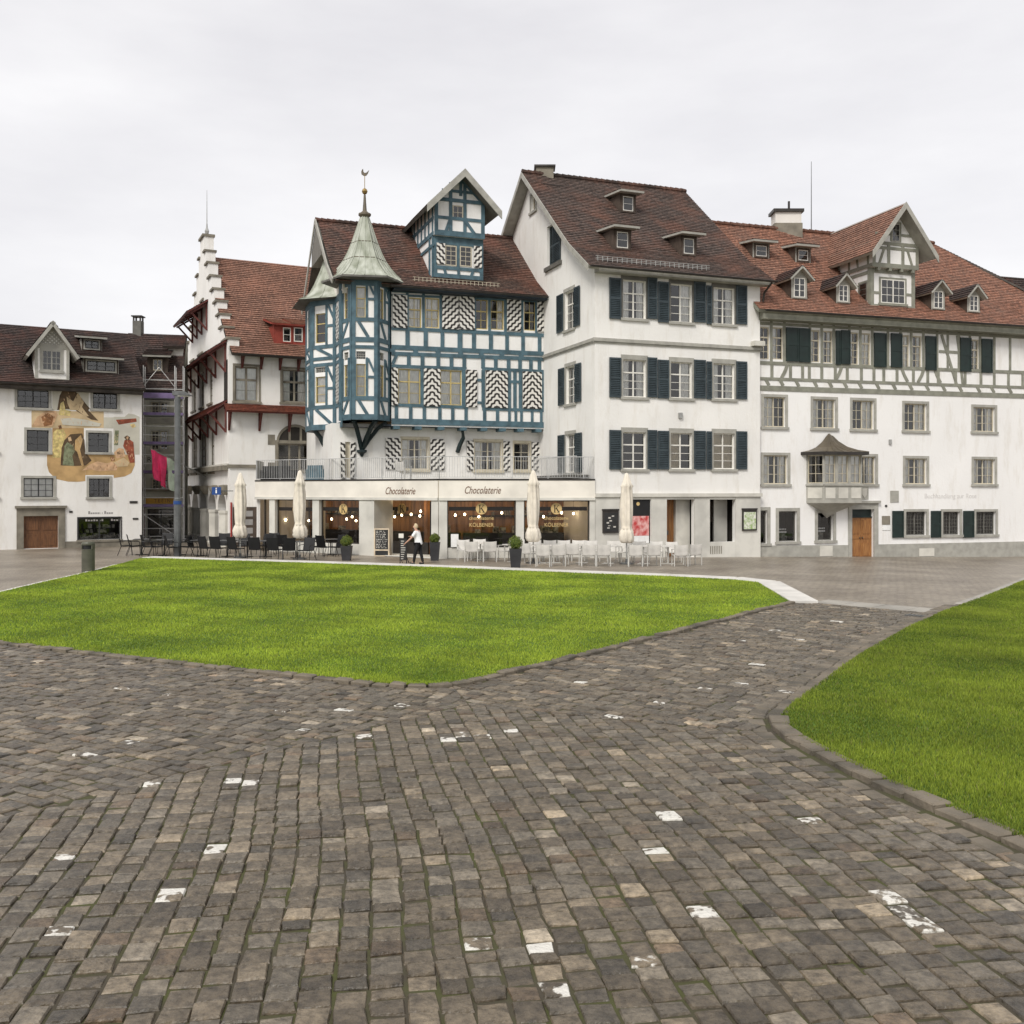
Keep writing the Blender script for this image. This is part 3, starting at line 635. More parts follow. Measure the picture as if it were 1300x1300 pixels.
iR = edge_R.index(min(edge_R, key=lambda p: p[0]))
kerb_row(edge_R[iR - 2:], -0.05, 0.18, 0.088, 0.38, 'kerb_brown', lawn_r, gap=.016, jz=.014, bev=.016)
kerb_row(offset_line(edge_R[iR - 2:], 0.24), 0.0, 0.20, 0.030, 0.34, 'kerb_brown', lawn_r, jz=.012, gap=.018)
kerb_row(edge_R[2:iR - 1], -0.02, 0.22, 0.062, 0.36, 'kerb_brown', lawn_r, jz=.01)
kerb_row(offset_line(edge_R[2:iR - 1], 0.25), 0.0, 0.24, 0.036, 0.36, 'kerb_brown', lawn_r, jz=.01)
kerb_row(edge_R[:3], -0.02, 0.25, 0.075, 1.6, 'slab_pale', lawn_r, name='kerb_slab', jz=.002)
# pale slab strip that closes the path
sa, sb = Vector(ground(1030, 766)[:2]), Vector(ground(1190, 780)[:2]); sdir = (sb - sa); sn = Vector((-sdir.y, sdir.x)).normalized()
pav = bpy.data.objects['pavement']
for k in range(4):
    p, q = sa.lerp(sb, k / 4 + .003), sa.lerp(sb, (k + 1) / 4 - .003); r_ = .95
    M().hexa([(p.x, p.y, -.03), (q.x, q.y, -.03), (q.x + sn.x * r_, q.y + sn.y * r_, -.03), (p.x + sn.x * r_, p.y + sn.y * r_, -.03),
              (p.x, p.y, .026), (q.x, q.y, .026), (q.x + sn.x * r_, q.y + sn.y * r_, .026), (p.x + sn.x * r_, p.y + sn.y * r_, .026)]).build('paving_slab', 'slab_pale', pav)
# drain grate at the strip
gp = ground(1183, 785); gm = M(); gd = Vector((sdir.x, sdir.y)).normalized()
for k in range(12):
    c = Vector((gp.x, gp.y)) + gd * (k - 6) * .09 - sn * .05
    gm.hexa([(*(c - gd * .025 - sn * .14), .02), (*(c + gd * .025 - sn * .14), .02), (*(c + gd * .025 + sn * .14), .02), (*(c - gd * .025 + sn * .14), .02),
             (*(c - gd * .025 - sn * .14), .05), (*(c + gd * .025 - sn * .14), .05), (*(c + gd * .025 + sn * .14), .05), (*(c - gd * .025 + sn * .14), .05)])
tag(gm.build('drain_grate', 'metal_grey'), 'small dark slotted drain grate beside the pale slab strip and lawn', 'drain')
# ---- cobbles
AP = (-0.6, 13.55)                                            # where the three fields of stones meet
B1 = (-4.5, 9.0); B2 = (3.05, 11.95)
def ext(a, b, k): return (a[0] + (b[0] - a[0]) * k, a[1] + (b[1] - a[1]) * k)
fieldM = [(-20, -20), (20, -20), ext(AP, B2, 5), AP, ext(AP, B1, 4)]
DV = ext(AP, (-1.2, 16.0), 10)
fieldL = [ext(AP, B1, 4), AP, DV, (-30, 40)]
fieldR = [AP, ext(AP, B2, 5), (40, 40), DV]
nearLs = offset_line(near_L, 0.12); edgeRs = offset_line(edge_R, 0.36)
LL2 = nearLs + far_L + left_L; LR2 = edgeRs + LAWN_R[len(edge_R):]
strip_line = (sa, sdir)
stones = []
def cobbles(field, axis, wr, lr, O, ext_u, ext_v):
    ax = Vector(axis).normalized(); cx_ = Vector((ax.y, -ax.x)); u = ext_u[0]; col = 0
    while u < ext_u[1]:
        wd = random.uniform(*wr); v = ext_v[0] + random.uniform(0, .2); ph = random.random() * 6
        while v < ext_v[1]:
            ln_ = random.uniform(*lr); uw = 0.10 * math.sin(v * .5 + u * .06) + .015 * math.sin(v * 1.7 + 1 + u * .1)
            c0 = O + cx_ * (u + wd / 2 + uw) + ax * (v + ln_ / 2); g = random.uniform(.004, .008); ga = random.uniform(.007, .013)
            v += ln_
            if not (4.9 < c0.y < 27 and abs(c0.x) < .60 * c0.y + 1.3): continue
            if inside(c0, LL2) or inside(c0, LR2): continue
            if (c0 - sa).dot(sn) > -.06 and c0.x > 5: continue
            j = lambda: random.uniform(-.011, .011)
            pts = [(-wd / 2 + g + j(), -ln_ / 2 + ga + j()), (wd / 2 - g + j(), -ln_ / 2 + ga + j()), (wd / 2 - g + j(), ln_ / 2 - ga + j()), (-wd / 2 + g + j(), ln_ / 2 - ga + j())]
            if random.random() < .35:                        # a knocked-off corner
                k = random.randrange(4); p, q = pts[k], pts[(k + 1) % 4]; t = random.uniform(.6, .85)
                pts.insert(k + 1, (p[0] + (q[0] - p[0]) * t + j(), p[1] + (q[1] - p[1]) * t + j()))
            wp = [(c0.x + cx_.x * a + ax.x * b, c0.y + cx_.y * a + ax.y * b) for a, b in pts]
            wp = clip(wp, field)
            if len(wp) < 3: continue
            area = abs(sum(wp[i][0] * wp[(i + 1) % len(wp)][1] - wp[(i + 1) % len(wp)][0] * wp[i][1] for i in range(len(wp)))) / 2
            if area < .006: continue
            stones.append((wp, Vector((sum(p[0] for p in wp) / len(wp), sum(p[1] for p in wp) / len(wp)))))
        u += wd; col += 1
cobbles(fieldM, (-.155, 1), (.18, .22), (.14, .25), Vector((0, 4)), (-9, 11), (-1, 14))
dl = Vector((near_L[8][0] - near_L[3][0], near_L[8][1] - near_L[3][1]))
cobbles(fieldL, dl, (.14, .18), (.18, .32), Vector((-2, 14)), (-3.5, 9), (-14, 5))
cobbles(fieldR, (.80, -.62), (.14, .18), (.18, .32), Vector((1, 14)), (-14, 5), (-9, 11))
PAINTED = [(95, 1093), (188, 999), (276, 1081), (222, 1139), (78, 1187), (300, 993), (327, 997), (155, 877), (225, 884), (170, 943), (560, 943), (590, 938), (605, 936), (680, 1207), (592, 1203), (815, 1228), (872, 1155), (1046, 1047), (1112, 1137), (1135, 1150), (1163, 1163), (1180, 1176), (830, 893), (772, 912), (988, 880), (110, 962), (455, 938), (375, 928), (430, 905), (510, 896), (860, 1040), (830, 1080), (700, 1258), (935, 868), (905, 877), (985, 802), (960, 845), (1010, 812), (945, 815), (1060, 790), (735, 866), (350, 905), (640, 932)]
pset = {}
for x, y in PAINTED:
    g = ground(x, y); i = min(range(len(stones)), key=lambda k: (stones[k][1].x - g.x) ** 2 + (stones[k][1].y - g.y) ** 2); pset[i] = random.choice((.42, .47, .52, .56))
def stone_geo(wp, c, idx):
    n = len(wp); h = .032 + random.uniform(-.010, .010); tx, ty = random.uniform(-.035, .035), random.uniform(-.035, .035)
    v = []; f = []
    for s, z in ((1.0, -.02), (.985, h - .013), (.90, h)):
        for p in wp:
            x, y = c.x + (p[0] - c.x) * s, c.y + (p[1] - c.y) * s
            v.append((x, y, z if z < 0 else z + (x - c.x) * tx + (y - c.y) * ty + random.uniform(-.003, .003)))
    for r in (0, n): f += [(r + k, r + (k + 1) % n, r + n + (k + 1) % n, r + n + k) for k in range(n)]
    v.append((c.x + random.uniform(-.02, .02), c.y + random.uniform(-.02, .02), h + .006)); q = len(v) - 1
    f += [(2 * n + k, 2 * n + (k + 1) % n, q) for k in range(n)]
    b = math.exp(random.gauss(math.log(.104), .27)); t = random.random()
    tint = (1, .865, .66) if t < .62 else ((1, .91, .75) if t < .96 else (1.02, .80, .57)); 
    if random.random() < .06: b *= 1.9
    col = (b * tint[0] * 1.06, b * tint[1] * .98, b * tint[2] * .88, pset.get(idx, 0.0))
    return v, f, col
order = sorted(range(len(stones)), key=lambda i: stones[i][1].y)
vis = [i for i in order if abs(stones[i][1].x) < .53 * stones[i][1].y + .1 and stones[i][1].y > 5.45]
near300 = set(vis[:300])
rest_m = M(); rest_c = []
for i, (wp, c) in enumerate(stones):
    v, f, col = stone_geo(wp, c, i)
    if i in near300:
        m = M(); m.v = v; m.f = f; m.build('cobblestone', 'cobble', path, color=[col] * len(v))
    else:
        k = len(rest_m.v); rest_m.v += v; rest_m.f += [tuple(a + k for a in q) for q in f]; rest_c += [col] * len(v)
ro = rest_m.build('cobblestones', 'cobble', path, color=rest_c); ro['kind'] = 'stuff'
print('stones', len(stones))
# ---- grass blades
def in_poly(x, y, poly):
    c = np.zeros(len(x), bool); j = len(poly) - 1
    for i in range(len(poly)):
        xi, yi = poly[i]; xj, yj = poly[j]
        c ^= ((yi > y) != (yj > y)) & (x < (xj - xi) * (y - yi) / (yj - yi + 1e-12) + xi); j = i
    return c
def grass(poly, N, name, label, seed, hs=1.0, tone=1.0):
    rg = np.random.default_rng(seed); P = np.array(poly); X0, Y0 = P.min(0); X1, Y1 = P.max(0); xs, ys = [], []; got = 0
    while got < N:
        x = rg.uniform(X0, X1, 400000); y = Y0 + (Y1 - Y0) * rg.uniform(0, 1, 400000) ** 1.6
        k = in_poly(x, y, poly) & (np.abs(x) < .60 * y + 1.5); xs.append(x[k]); ys.append(y[k]); got += k.sum()
    x, y = np.concatenate(xs)[:N], np.concatenate(ys)[:N]
    pat = np.sin(x * 1.3 + 1.7 * np.sin(y * .8)) + np.sin(y * 1.9 + 1.3 * np.sin(x * 1.1 + 2)) + .8 * np.sin(x * 4.1 + y * 2.7) * np.sin(y * 3.3 - x) + .7 * rg.normal(size=N)
    h = (.026 + .018 * rg.random(N)) * hs * (1 + .22 * np.tanh(pat)); wd = .0026 + .00036 * y; a = rg.uniform(0, 2 * np.pi, N); ca, sa_ = np.cos(a), np.sin(a)
    lean = rg.normal(0, .45, N) * h; b = rg.uniform(0, 2 * np.pi, N); z = np.full(N, ZL - .003)
    V = np.empty((N, 3, 3)); V[:, 0] = np.stack([x - ca * wd, y - sa_ * wd, z], 1); V[:, 1] = np.stack([x + ca * wd, y + sa_ * wd, z], 1)
    V[:, 2] = np.stack([x + np.cos(b) * lean, y + np.sin(b) * lean, z + h], 1)
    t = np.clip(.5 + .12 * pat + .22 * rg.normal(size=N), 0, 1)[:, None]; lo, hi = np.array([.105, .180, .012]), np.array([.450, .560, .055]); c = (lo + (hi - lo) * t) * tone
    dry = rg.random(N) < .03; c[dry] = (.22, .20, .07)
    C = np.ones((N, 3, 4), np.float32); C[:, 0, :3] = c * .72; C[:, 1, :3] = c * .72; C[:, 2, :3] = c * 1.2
    me = bpy.data.meshes.new(name); me.vertices.add(3 * N); me.vertices.foreach_set('co', V.ravel().astype(np.float32))
    me.loops.add(3 * N); me.loops.foreach_set('vertex_index', np.arange(3 * N, dtype=np.int32)); me.polygons.add(N)
    me.polygons.foreach_set('loop_start', np.arange(0, 3 * N, 3, dtype=np.int32)); me.update(calc_edges=True)
    at = me.color_attributes.new('tone', 'FLOAT_COLOR', 'POINT'); at.data.foreach_set('color', C.ravel()); me.materials.append(MATS['grass'])
    o = bpy.data.objects.new(name, me); COL.objects.link(o); o['kind'] = 'stuff'; o['label'] = label; o['category'] = 'grass'
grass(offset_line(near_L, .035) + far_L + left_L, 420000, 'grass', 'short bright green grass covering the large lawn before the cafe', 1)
grass(offset_line(edge_R, .04) + LAWN_R[len(edge_R):], 340000, 'grass', 'short green grass covering the lawn with the curved tip', 2, hs=1.2, tone=.64)  # lower tone puts lens vignetting into the blade colour
# ------------------------------------------------------------------ white house with slate shutters
WC = (3.67, 43.3)                                              # its street corner
RD = (.939, .344)
def white_house():
    R = root('white_house', 'tall white plastered house with slate louvred shutters and brown tiled roof', 'house', (*WC, 0))
    Fr = Fac(WC, RD); Fl = Fac(WC, (RD[1], -RD[0])); W = 8.6; D = 15.4
    prof = [(0.55, 12.82), (-1.6, 14.25), (-7.7, 19.35)]
    # front windows: rows of (shutter left, window, shutter right)
    cols = [((772.6, 788.3), (788.6, 820.5), (821, 834)), ((834.3, 849), (849.4, 879), (880, 895.6)), ((896, 903.4), (903.6, 933), (933.6, 948))]
    rows = [((353, 405), (358, 409.5), (362.7, 412)), ((454, 504.7), (457, 506), (459, 507)), ((546, 596), (547, 596), (547.6, 596))]
    cur = [['sides', 'right', 'sides'], ['sides', 'right', 'sides'], [None, 'left:tan', 'full:tan']]
    for ri, row in enumerate(rows):
        for ci, ((a, b), (c, d), (e, f)) in enumerate(cols):
            y0, y1 = row[ci]; r = Fr.rect(c, d, y0 + 1, y1)
            window(Fr, (r[0] + .08, r[1] - .02, r[2] + .02, r[3] - .06), R, nx=2, ny=3, transom=.66, sash='sash_white', surround='trim_dark' if ri == 0 else 'trim_grey', sw=.09, head=.12, curtain=cur[ri][ci], sillmat='trim_grey', depth=.12)
            for (p, q) in ((a, b), (e, f)):
                louvre_shutter(Fr, Fr.rect(p + .4, q - .4, y0, y1), R, o=.035)
    # gable side windows
    for (a, b, c, d, e, f, y0, y1) in ((708, 716, 717, 729, 730, 737, 369, 418), (710, 717.3, 718.3, 730.3, 731.3, 738.6, 464.5, 512.5), (709.5, 717.6, 718.6, 730.3, 731.3, 739.5, 551, 600)):
        r = Fl.rect(c, d, y0, y1); window(Fl, r, R, nx=1, bars_x=2, ny=3, transom=.66, sash='sash_white', surround='trim_grey', sw=.1, head=.06, curtain='right', depth=.12)
        zc = Fl.rect(c, d, y0, y1)
        louvre_shutter(Fl, (Fl.uv(a, y0)[0], Fl.uv(b, y0)[0], zc[2], zc[3]), R, o=.035); louvre_shutter(Fl, (Fl.uv(e, y0)[0], Fl.uv(f, y0)[0], zc[2], zc[3]), R, o=.035)
    r = Fl.rect(694.5, 703, 286, 338); Fl.holes.append(r); louvre_shutter(Fl, Fl.rect(703.2, 712.5, 284, 336), R, o=.03)
    M().fbox(Fl, r[0] - .15, Fl.uv(712.5, 330)[0] + .1, r[2] - .2, r[2] - .003, -.02, .12).build('sill', 'trim_dark', R); louvre_shutter(Fl, (r[0] + .02, r[1] - .02, r[2], r[3]), R, o=-.18)
    window(Fl, Fl.rect(674, 680.5, 246, 268), R, nx=1, ny=2, sash='sash_tan', surround='trim_grey', sw=.12)
    # base openings on the front
    door = Fr.rect(846, 881, 634, 708); door = (door[0], door[1], .02 + gz(*Fr.P(5, 0)[:2]), door[3]); niche = Fr.rect(900.6, 933.3, 634, 688); poster = Fr.rect(801, 826, 634, 690)
    zl = Fr.uv(755, 631)[1]                                    # base ledge
    Fr.holes += [door, niche, poster]
    wall(Fr, [(0, -.45), (W, -.45), (W, 13.2), (0, 13.2)], 'stucco_white', R, backing=True)
    wall(Fl, [(-D, -.3), (0, -.3), (0, 12.93), (-7.7, 19.13), (-D, 12.8)], 'stucco_white', R)
    back = M(); P = Fr.P
    back.poly([P(W, -.4), P(W, -.4, -D), P(W, 12.8, -D), P(W, 19.1, -7.7), P(W, 12.85)]); back.poly([P(W, -.4, -D), P(0, -.4, -D), P(0, 13, -D), P(W, 13, -D)]); back.build('rear_wall', 'stucco_warm', R)
    # concrete base cladding with joints, proud of the wall
    segs = [(0.0, poster[0]), (poster[1], door[0]), (door[1], niche[0]), (niche[1], W)]
    for a, b in segs: M().fbox(Fr, a + .004, b - .004, -.45, zl - .002, .003, .05).build('base_panel', 'concrete', R)
    M().fbox(Fr, niche[0], niche[1], -.45, niche[2], .003, .048).build('base_panel', 'concrete', R); M().fbox(Fr, poster[0], poster[1], -.45, poster[2], .003, .048).build('base_panel', 'concrete', R)
    for a, b, z in ((door[0], door[1], door[3]), (niche[0], niche[1], niche[3]), (poster[0], poster[1], poster[3])):
        if zl - z > .03: M().fbox(Fr, a, b, z, zl - .003, .003, .047).build('base_panel', 'concrete', R)
    M().fbox(Fr, -.02, W + .06, zl, zl + .16, .003, .13).build('ledge', 'stone_light', R)
    M().fbox(Fl, -6.0, .0, zl, zl + .16, .003, .1).build('ledge', 'stone_light', R)
    # string course wrapping the corner
    zs = Fr.uv(755, 433)[1]
    for F_, a, b in ((Fr, -.1, W + .04), (Fl, -6.6, -.001)):
        m = M(); m.fbox(F_, a, b, zs, zs + .10, .003, .10); m.fbox(F_, a, b, zs + .1, zs + .16, .003, .06); m.fbox(F_, a, b, zs - .07, zs, .003, .05); m.build('string_course', 'trim_grey', R)
    # door recess, niche back, poster pane
    d0, d1, dz0, dz1 = door; G = Fr.off(-.24)
    m = M(); m.fbox(G, d0 - .1, d0 + (d1 - d0) * .55, dz0, dz1, -.55, -.5); 
    for k in range(6): u = d0 + (d1 - d0) * .55 * k / 6; m.fbox(G, u + .01, u + (d1 - d0) * .55 / 6 - .01, dz0, dz1, -.5, -.485)
    dd = m.build('door', 'door_wood', R); M().fbox(G, d0 + .42, d0 + .47, dz0 + 1.0, dz0 + 1.2, -.48, -.42).build('handle', 'metal_grey', dd)
    M().fbox(G, d0 + (d1 - d0) * .55, d1 + .1, dz0, dz1 + .02, -.56, -.30).build('recess_wall', 'stone_light', R)
    n0, n1, nz0, nz1 = niche; m = M(); m.fbox(G, n0 + (n1 - n0) * .55, n1 + .1, nz0 - .05, nz1, -.7, -.6); m.build('niche_panel', 'concrete', R)
    M().fbox(G, n0 + .15, n0 + .85, nz0 + .9, nz1 - .1, -.9, -.85).build('niche_door', 'dormer_brown', R)
    p0, p1, pz0, pz1 = poster
    pm = M(); pm.fbox(Fr, p0, p1, pz0, pz1, -.1, -.05); pw = pm.build('shop_window', 'black', R)
    M().fbox(Fr, p0 + .02, p1 - .06, pz0 + .35, pz1 - .75, -.048, -.04).build('poster', 'poster_red', pw); M().fbox(Fr, p0 + .02, p1 - .06, pz0 + .02, pz0 + .345, -.048, -.041).build('poster_foot', 'white_paint', pw)
    m = M(); c = Fr.P(p0 + .38, pz1 - .2, -.04)
    m.prism(Fr, [(p0 + .38 + .085 * math.cos(t * math.pi / 6), pz1 - .2 + .085 * math.sin(t * math.pi / 6)) for t in range(12)], -.049, -.04); m.build('logo', 'logo_gold', pw)
    # menu case and display case
    for (x0, x1, y0, y1, mt) in ((764, 783.8, 647.5, 676.5, 'chalk'), (941, 959, 646.5, 673.5, 'poster_green')):
        a, b, c, d = Fr.rect(x0, x1, y0, y1); cs = M(); cs.fbox(Fr, a, b, c, d, .051, .13); cs.fbox(Fr, a - .02, b + .02, d - .02, d + .05, .051, .16); k = cs.build('display_case', 'gutter', R)
        M().fbox(Fr, a + .06, b - .06, c + .07, d - .13, .131, .134).build('notice', mt, k)
        if mt == 'chalk':
            q = M()
            for i in range(7): uu = a + .15 + random.random() * (b - a - .35); zz = c + .12 + random.random() * (d - c - .4); q.fbox(Fr, uu, uu + .12, zz, zz + .03 + .04 * random.random(), .135, .137)
            q.build('chalk_marks', 'chalk_mark', k)
    v = Fr.rect(901, 917, 693, 703); m = M()
    for k in range(7): u = v[0] + (v[1] - v[0]) * k / 7; m.fbox(Fr, u, u + .035, v[2], v[3], .051, .06)
    m.build('vent', 'stone_brown', R)
    b = Fr.rect(861, 865.5, 524, 531); M().fbox(Fr, *b, .002, .1).build('alarm_box', 'metal_pale', R)
    b = Fr.rect(953, 966, 434, 440); M().fbox(Fr, b[0], b[1], b[2], b[3], .002, .35).build('ledge_block', 'stone_light', R)  # plain stone-coloured block at the string course, gives no light
    # roof
    rf = roof(slope(Fr, -.55, W + .45, prof), 'tiles_brown', R, deck='trim_grey', thick=.16)
    bprof = [(-D - .45, 12.8), (-7.7, 19.35)]
    roof([(Fr.P(-.55, 12.8, -D - .45), Fr.P(W + .45, 12.8, -D - .45), Fr.P(W + .45, 19.35, -7.7), Fr.P(-.55, 19.35, -7.7))], 'tiles_brown', R, deck='trim_grey', thick=.16)
    m = M()
    for k in range(30): u = -.55 + (W + 1.0) * k / 30; m.tube([Fr.P(u, 19.42, -7.7), Fr.P(u + (W + 1) / 30 + .03, 19.40, -7.7)], [.13, .11], 8)
    m.build('ridge_tiles', 'tiles_brown', R)
    # barge board on the gable overhang
    m = M()
    for (a, b) in ((prof[0], prof[1]), (prof[1], prof[2]), ((-D - .45, 12.8), (-7.7, 19.35))):
        p, q = Fr.P(-.56, a[1], a[0]), Fr.P(-.56, b[1], b[0]); m.hexa([(p[0], p[1], p[2] - .26), Fr.P(-.60, a[1] - .26, a[0]), Fr.P(-.60, b[1] - .26, b[0]), (q[0], q[1], q[2] - .26), (p[0], p[1], p[2] + .03), Fr.P(-.60, a[1] + .03, a[0]), Fr.P(-.60, b[1] + .03, b[0]), (q[0], q[1], q[2] + .03)])
    m.build('barge_board', 'trim_grey', R)
    gutter(Fr, -.5, W + .5, 12.80, .66, R)
    M().fbox(Fr, -.02, W + .3, 12.62, 12.80, .003, .5).build('soffit', 'trim_grey', R)
    # snow guard
    m = M()
    for k in range(24): u = .1 + k * .24; z = prof_z(prof, .1); m.bar(Fr.P(u, z + .02, .1), Fr.P(u, z + .26, .1), .02)
    for dz in (.1, .17, .25): m.bar(Fr.P(0, prof_z(prof, .1) + dz, .1), Fr.P(5.8, prof_z(prof, .1) + dz, .1), .018)
    m.build('snow_guard', 'metal_pale', R)
    for box in ((790.4, 803.5, 249.7, 268), (782.5, 797, 294.7, 315), (867.5, 880.6, 303, 322.6)):
        shed_dormer(Fr, prof, box, R, 'dormer_brown', 'sash_white', 'tiles_brown', fasc='trim_grey', over=.55, rise=.10, wide=.14)
    ch = Fr.P(.8, 19.2, -7.9); m = M(); m.box(ch[0] - .45, ch[0] + .45, ch[1] - .35, ch[1] + .35, 18.7, 19.75); k = m.build('chimney', 'stone_brown', R)
    M().box(ch[0] - .55, ch[0] + .55, ch[1] - .45, ch[1] + .45, 19.751, 19.85).build('chimney_cap', 'gutter', k)
    # downpipe at the right end
    p = [Fr.P(W + .25, 12.72, .6), Fr.P(W + .1, 12.3, .2), Fr.P(W + .1, 11.9, .1)]; M().tube(p, .05).build('downpipe', 'gutter', R)
    # balcony on the gable side above the cafe
    return R, Fr, Fl
white, FWR, FWL = white_house()
# ------------------------------------------------------------------ grey timbered long house
LO = (11.62, 46.45); LD = (.954, .299)
def long_house():
    R = root('long_house', 'long white house with grey timber framing, dark green shutters and orange roof', 'house', (*LO, -.2))
    F = Fac(LO, LD); W = 21.0; gzb = -1.0
    ze = F.uv(965, 396)[1]                                     # eave height
    prof = [(.75, ze - .02), (-1.2, ze + 1.55), (-5.2, 17.05)]
    T = dict(parent=R, mat='timber_grey', t=.035)
    # timber storey windows and shutters
    for (x0, x1, yy, nx) in ((964, 977, 415, 1), (980.5, 994.5, 415.5, 1), (1028, 1041, 419, 1), (1044.6, 1057.3, 420, 1), (1078.7, 1090.3, 422, 1), (1093.5, 1105.5, 423, 1), (1144, 1154.7, 425.5, 1), (1158.4, 1170.4, 426.5, 1), (1231.6, 1243, 431, 1)):
        r = F.rect(x0, x1, yy, yy + 41); window(F, r, R, nx=1, bars_x=2, ny=3, transom=.68, sash='sash_tan', depth=.08, sill=False, curtain=random.choice(('sides', 'sides', 'left', None, 'full')), fw=.055)
    for (x0, x1, yy) in ((997, 1013.3, 416), (1013.8, 1027.5, 417), (1060, 1066.3, 420), (1066.8, 1078.4, 419.5), (1108.6, 1124, 423), (1130, 1144, 423.5), (1173.8, 1187.5, 427), (1218, 1231.6, 429), (1245, 1258.6, 430.5)):
        panel_shutter(F, F.rect(x0, x1, yy, yy + 43), R, o=.05)
    B = lambda x0, y0, x1, y1, wd=.17: pbeam(F, x0, y0, x1, y1, wd, **T)
    def hl(y, slope_=.0355): return lambda x: y + slope_ * (x - 965)
    top, rail, sill, mid, low, bot = hl(403, .058), hl(410.5, .054), hl(460.5, .037), hl(480.5, .034), hl(484.5, .0335), hl(492.5, .031)
    for fn, wd in ((top, .2), (rail, .13), (sill, .16), (mid, .14), (bot, .24)): B(962, fn(962), 1330, fn(1330), wd)
    posts = [979.7, 1003.3, 1018.7, 1027.2, 1043, 1060.2, 1075.3, 1093.3, 1109.2, 1121.7, 1138.5, 1159.3, 1177.5, 1190.9, 1213, 1225, 1245, 1262, 1280, 1298, 1316]
    for x in posts: B(x, sill(x) + 1.5, x, mid(x) - 1, .15)
    for x in [979, 995.5, 1028, 1043, 1058.3, 1078, 1092, 1107, 1127, 1143, 1156.5, 1172, 1189.5, 1203, 1217, 1231, 1244, 1262, 1282, 1302]: B(x, top(x) + 2, x, sill(x) - 1.5, .13)
    for x in [972, 990, 1010, 1033, 1052, 1071, 1090, 1112, 1133, 1154, 1175, 1196, 1217, 1240, 1258, 1280]: B(x, mid(x) + 1, x + 4, low(x) + 4.5, .16)
    B(1195, rail(1195) + 2, 1214, mid(1214) - 1, .15); B(1215, rail(1215) + 2, 1222, mid(1222) - 1, .14); B(1192, 446, 1218, 447.5, .13)
    for x, s in ((999, 1), (1068, 1), (1145, -1), (1172, 1), (1187, -1)):        # curved braces
        p = [F.uv(x, sill(x) + 2), F.uv(x - s * 2.5, sill(x) + 9), F.uv(x - s * 7, mid(x) - 2)]
        for a, b in zip(p, p[1:]): beam(F, a, b, .16, **T)
    # plaster floors
    wkw = dict(nx=2, ny=3, bars_x=2, sash='sash_tan', surround='trim_grey', sw=.13, depth=.12, fw=.05)
    for (a, b, y0, y1) in ((969.5, 997, 504, 542), (1032, 1060.5, 507, 543.5), (1082, 1109.5, 508.5, 545), (1148, 1176.5, 512.5, 546.6), (1235.5, 1263, 517, 548),
                           (969, 1000, 578, 614.6), (1086, 1111.5, 579.5, 614.6), (1149, 1176.5, 582, 614.6), (1236, 1263, 583, 614.6)):
        window(F, F.rect(a, b, y0, y1), R, curtain=random.choice(('sides', 'sides', 'left', 'right', None)), **wkw)
    # shop front
    for (a, b, y0, y1, s) in ((962, 974, 648, 690, 0), (988.5, 1011.5, 649, 687.5, 1), (1038, 1057.5, 651, 686, 1)):
        r = F.rect(a, b, y0, y1); w_ = window(F, r, R, nx=1, ny=1, sash='trim_dark', surround='trim_grey', sw=.16, depth=.14)
        if s:
            g = M()
            for k in range(6): u = r[0] + .06 + random.random() * (r[1] - r[0] - .4); h = .15 + .35 * random.random(); g.fbox(F, u, u + .22, r[2] + .02, r[2] + h, -.6 - .05 * k, -.5 - .05 * k)
            g.build('goods', 'goods', w_); q = M()
            for k, zz in enumerate((.55, .42)):
                for t in range(5): q.fbox(F, r[0] + .1 + t * .09, r[0] + .16 + t * .09 + .02 * (k), r[2] + zz, r[2] + zz + .07, -.178, -.175)
            q.build('window_lettering', 'white_paint', w_)
    for i, (a, b, y0, y1) in enumerate(((1150, 1176, 649.5, 679.5), (1197, 1218.5, 649.5, 679), (1239, 1264, 649.5, 678.5))):
        window(F, F.rect(a, b, y0, y1), R, nx=2, ny=6, bars_x=3, sash='trim_dark', surround='trim_grey', sw=.13, depth=.14, bw=.014)
    for (a, b) in ((1132, 1146), (1181, 1193.5), (1222, 1235.5)): panel_shutter(F, F.rect(a, b, 648.5, 682.5), R, o=.035)
    dr = F.rect(1081, 1109, 646.5, 708.5); dr = (dr[0], dr[1], dr[2], dr[3]); F.holes.append(dr)
    fr = M(); fr.fbox(F, dr[0] - .2, dr[0], dr[2], dr[3] + .3, -.02, .06); fr.fbox(F, dr[1], dr[1] + .24, dr[2], dr[3] + .3, -.02, .06); fr.fbox(F, dr[0], dr[1], dr[3], dr[3] + .3, -.02, .058); fr.fbox(F, dr[0] - .25, dr[1] + .32, dr[3] + .301, dr[3] + .42, .002, .16); fr.build('door_surround', 'trim_grey', R)
    um = (dr[0] + dr[1]) / 2; dz1 = dr[3] - .42
    for a, b in ((dr[0], um - .006), (um + .006, dr[1])):
        m = M(); m.fbox(F, a, b, dr[2], dz1, -.2, -.15)
        for c, d in ((dr[2] + .1, dr[2] + .75), (dr[2] + .95, dr[2] + 1.1), (dr[2] + 1.2, dz1 - .12)): m.fbox(F, a + .08, b - .08, c, d, -.15, -.125)
        dl_ = m.build('door', 'door_wood', R); M().lathe(F.P(b - .07 if a == dr[0] else a + .07, dr[2] + 1.0, -.11), [(.03, -.03), (.04, 0), (.03, .03)], 8).build('handle', 'gutter', dl_)
    m = M(); m.fbox(F, dr[0], dr[1], dz1 + .002, dz1 + .06, -.2, -.1); m.fbox(F, dr[0], dr[1], dz1 + .06, dr[3], -.2, -.19); m.build('fanlight', 'shutter_green', R)
    wall(F, [(0, gzb), (W, gzb), (W, ze + .3), (0, ze + .3)], 'infill_white', R)
    # plinth, in lengths between door and corner
    zp = lambda x, y: F.uv(x, y)[1]
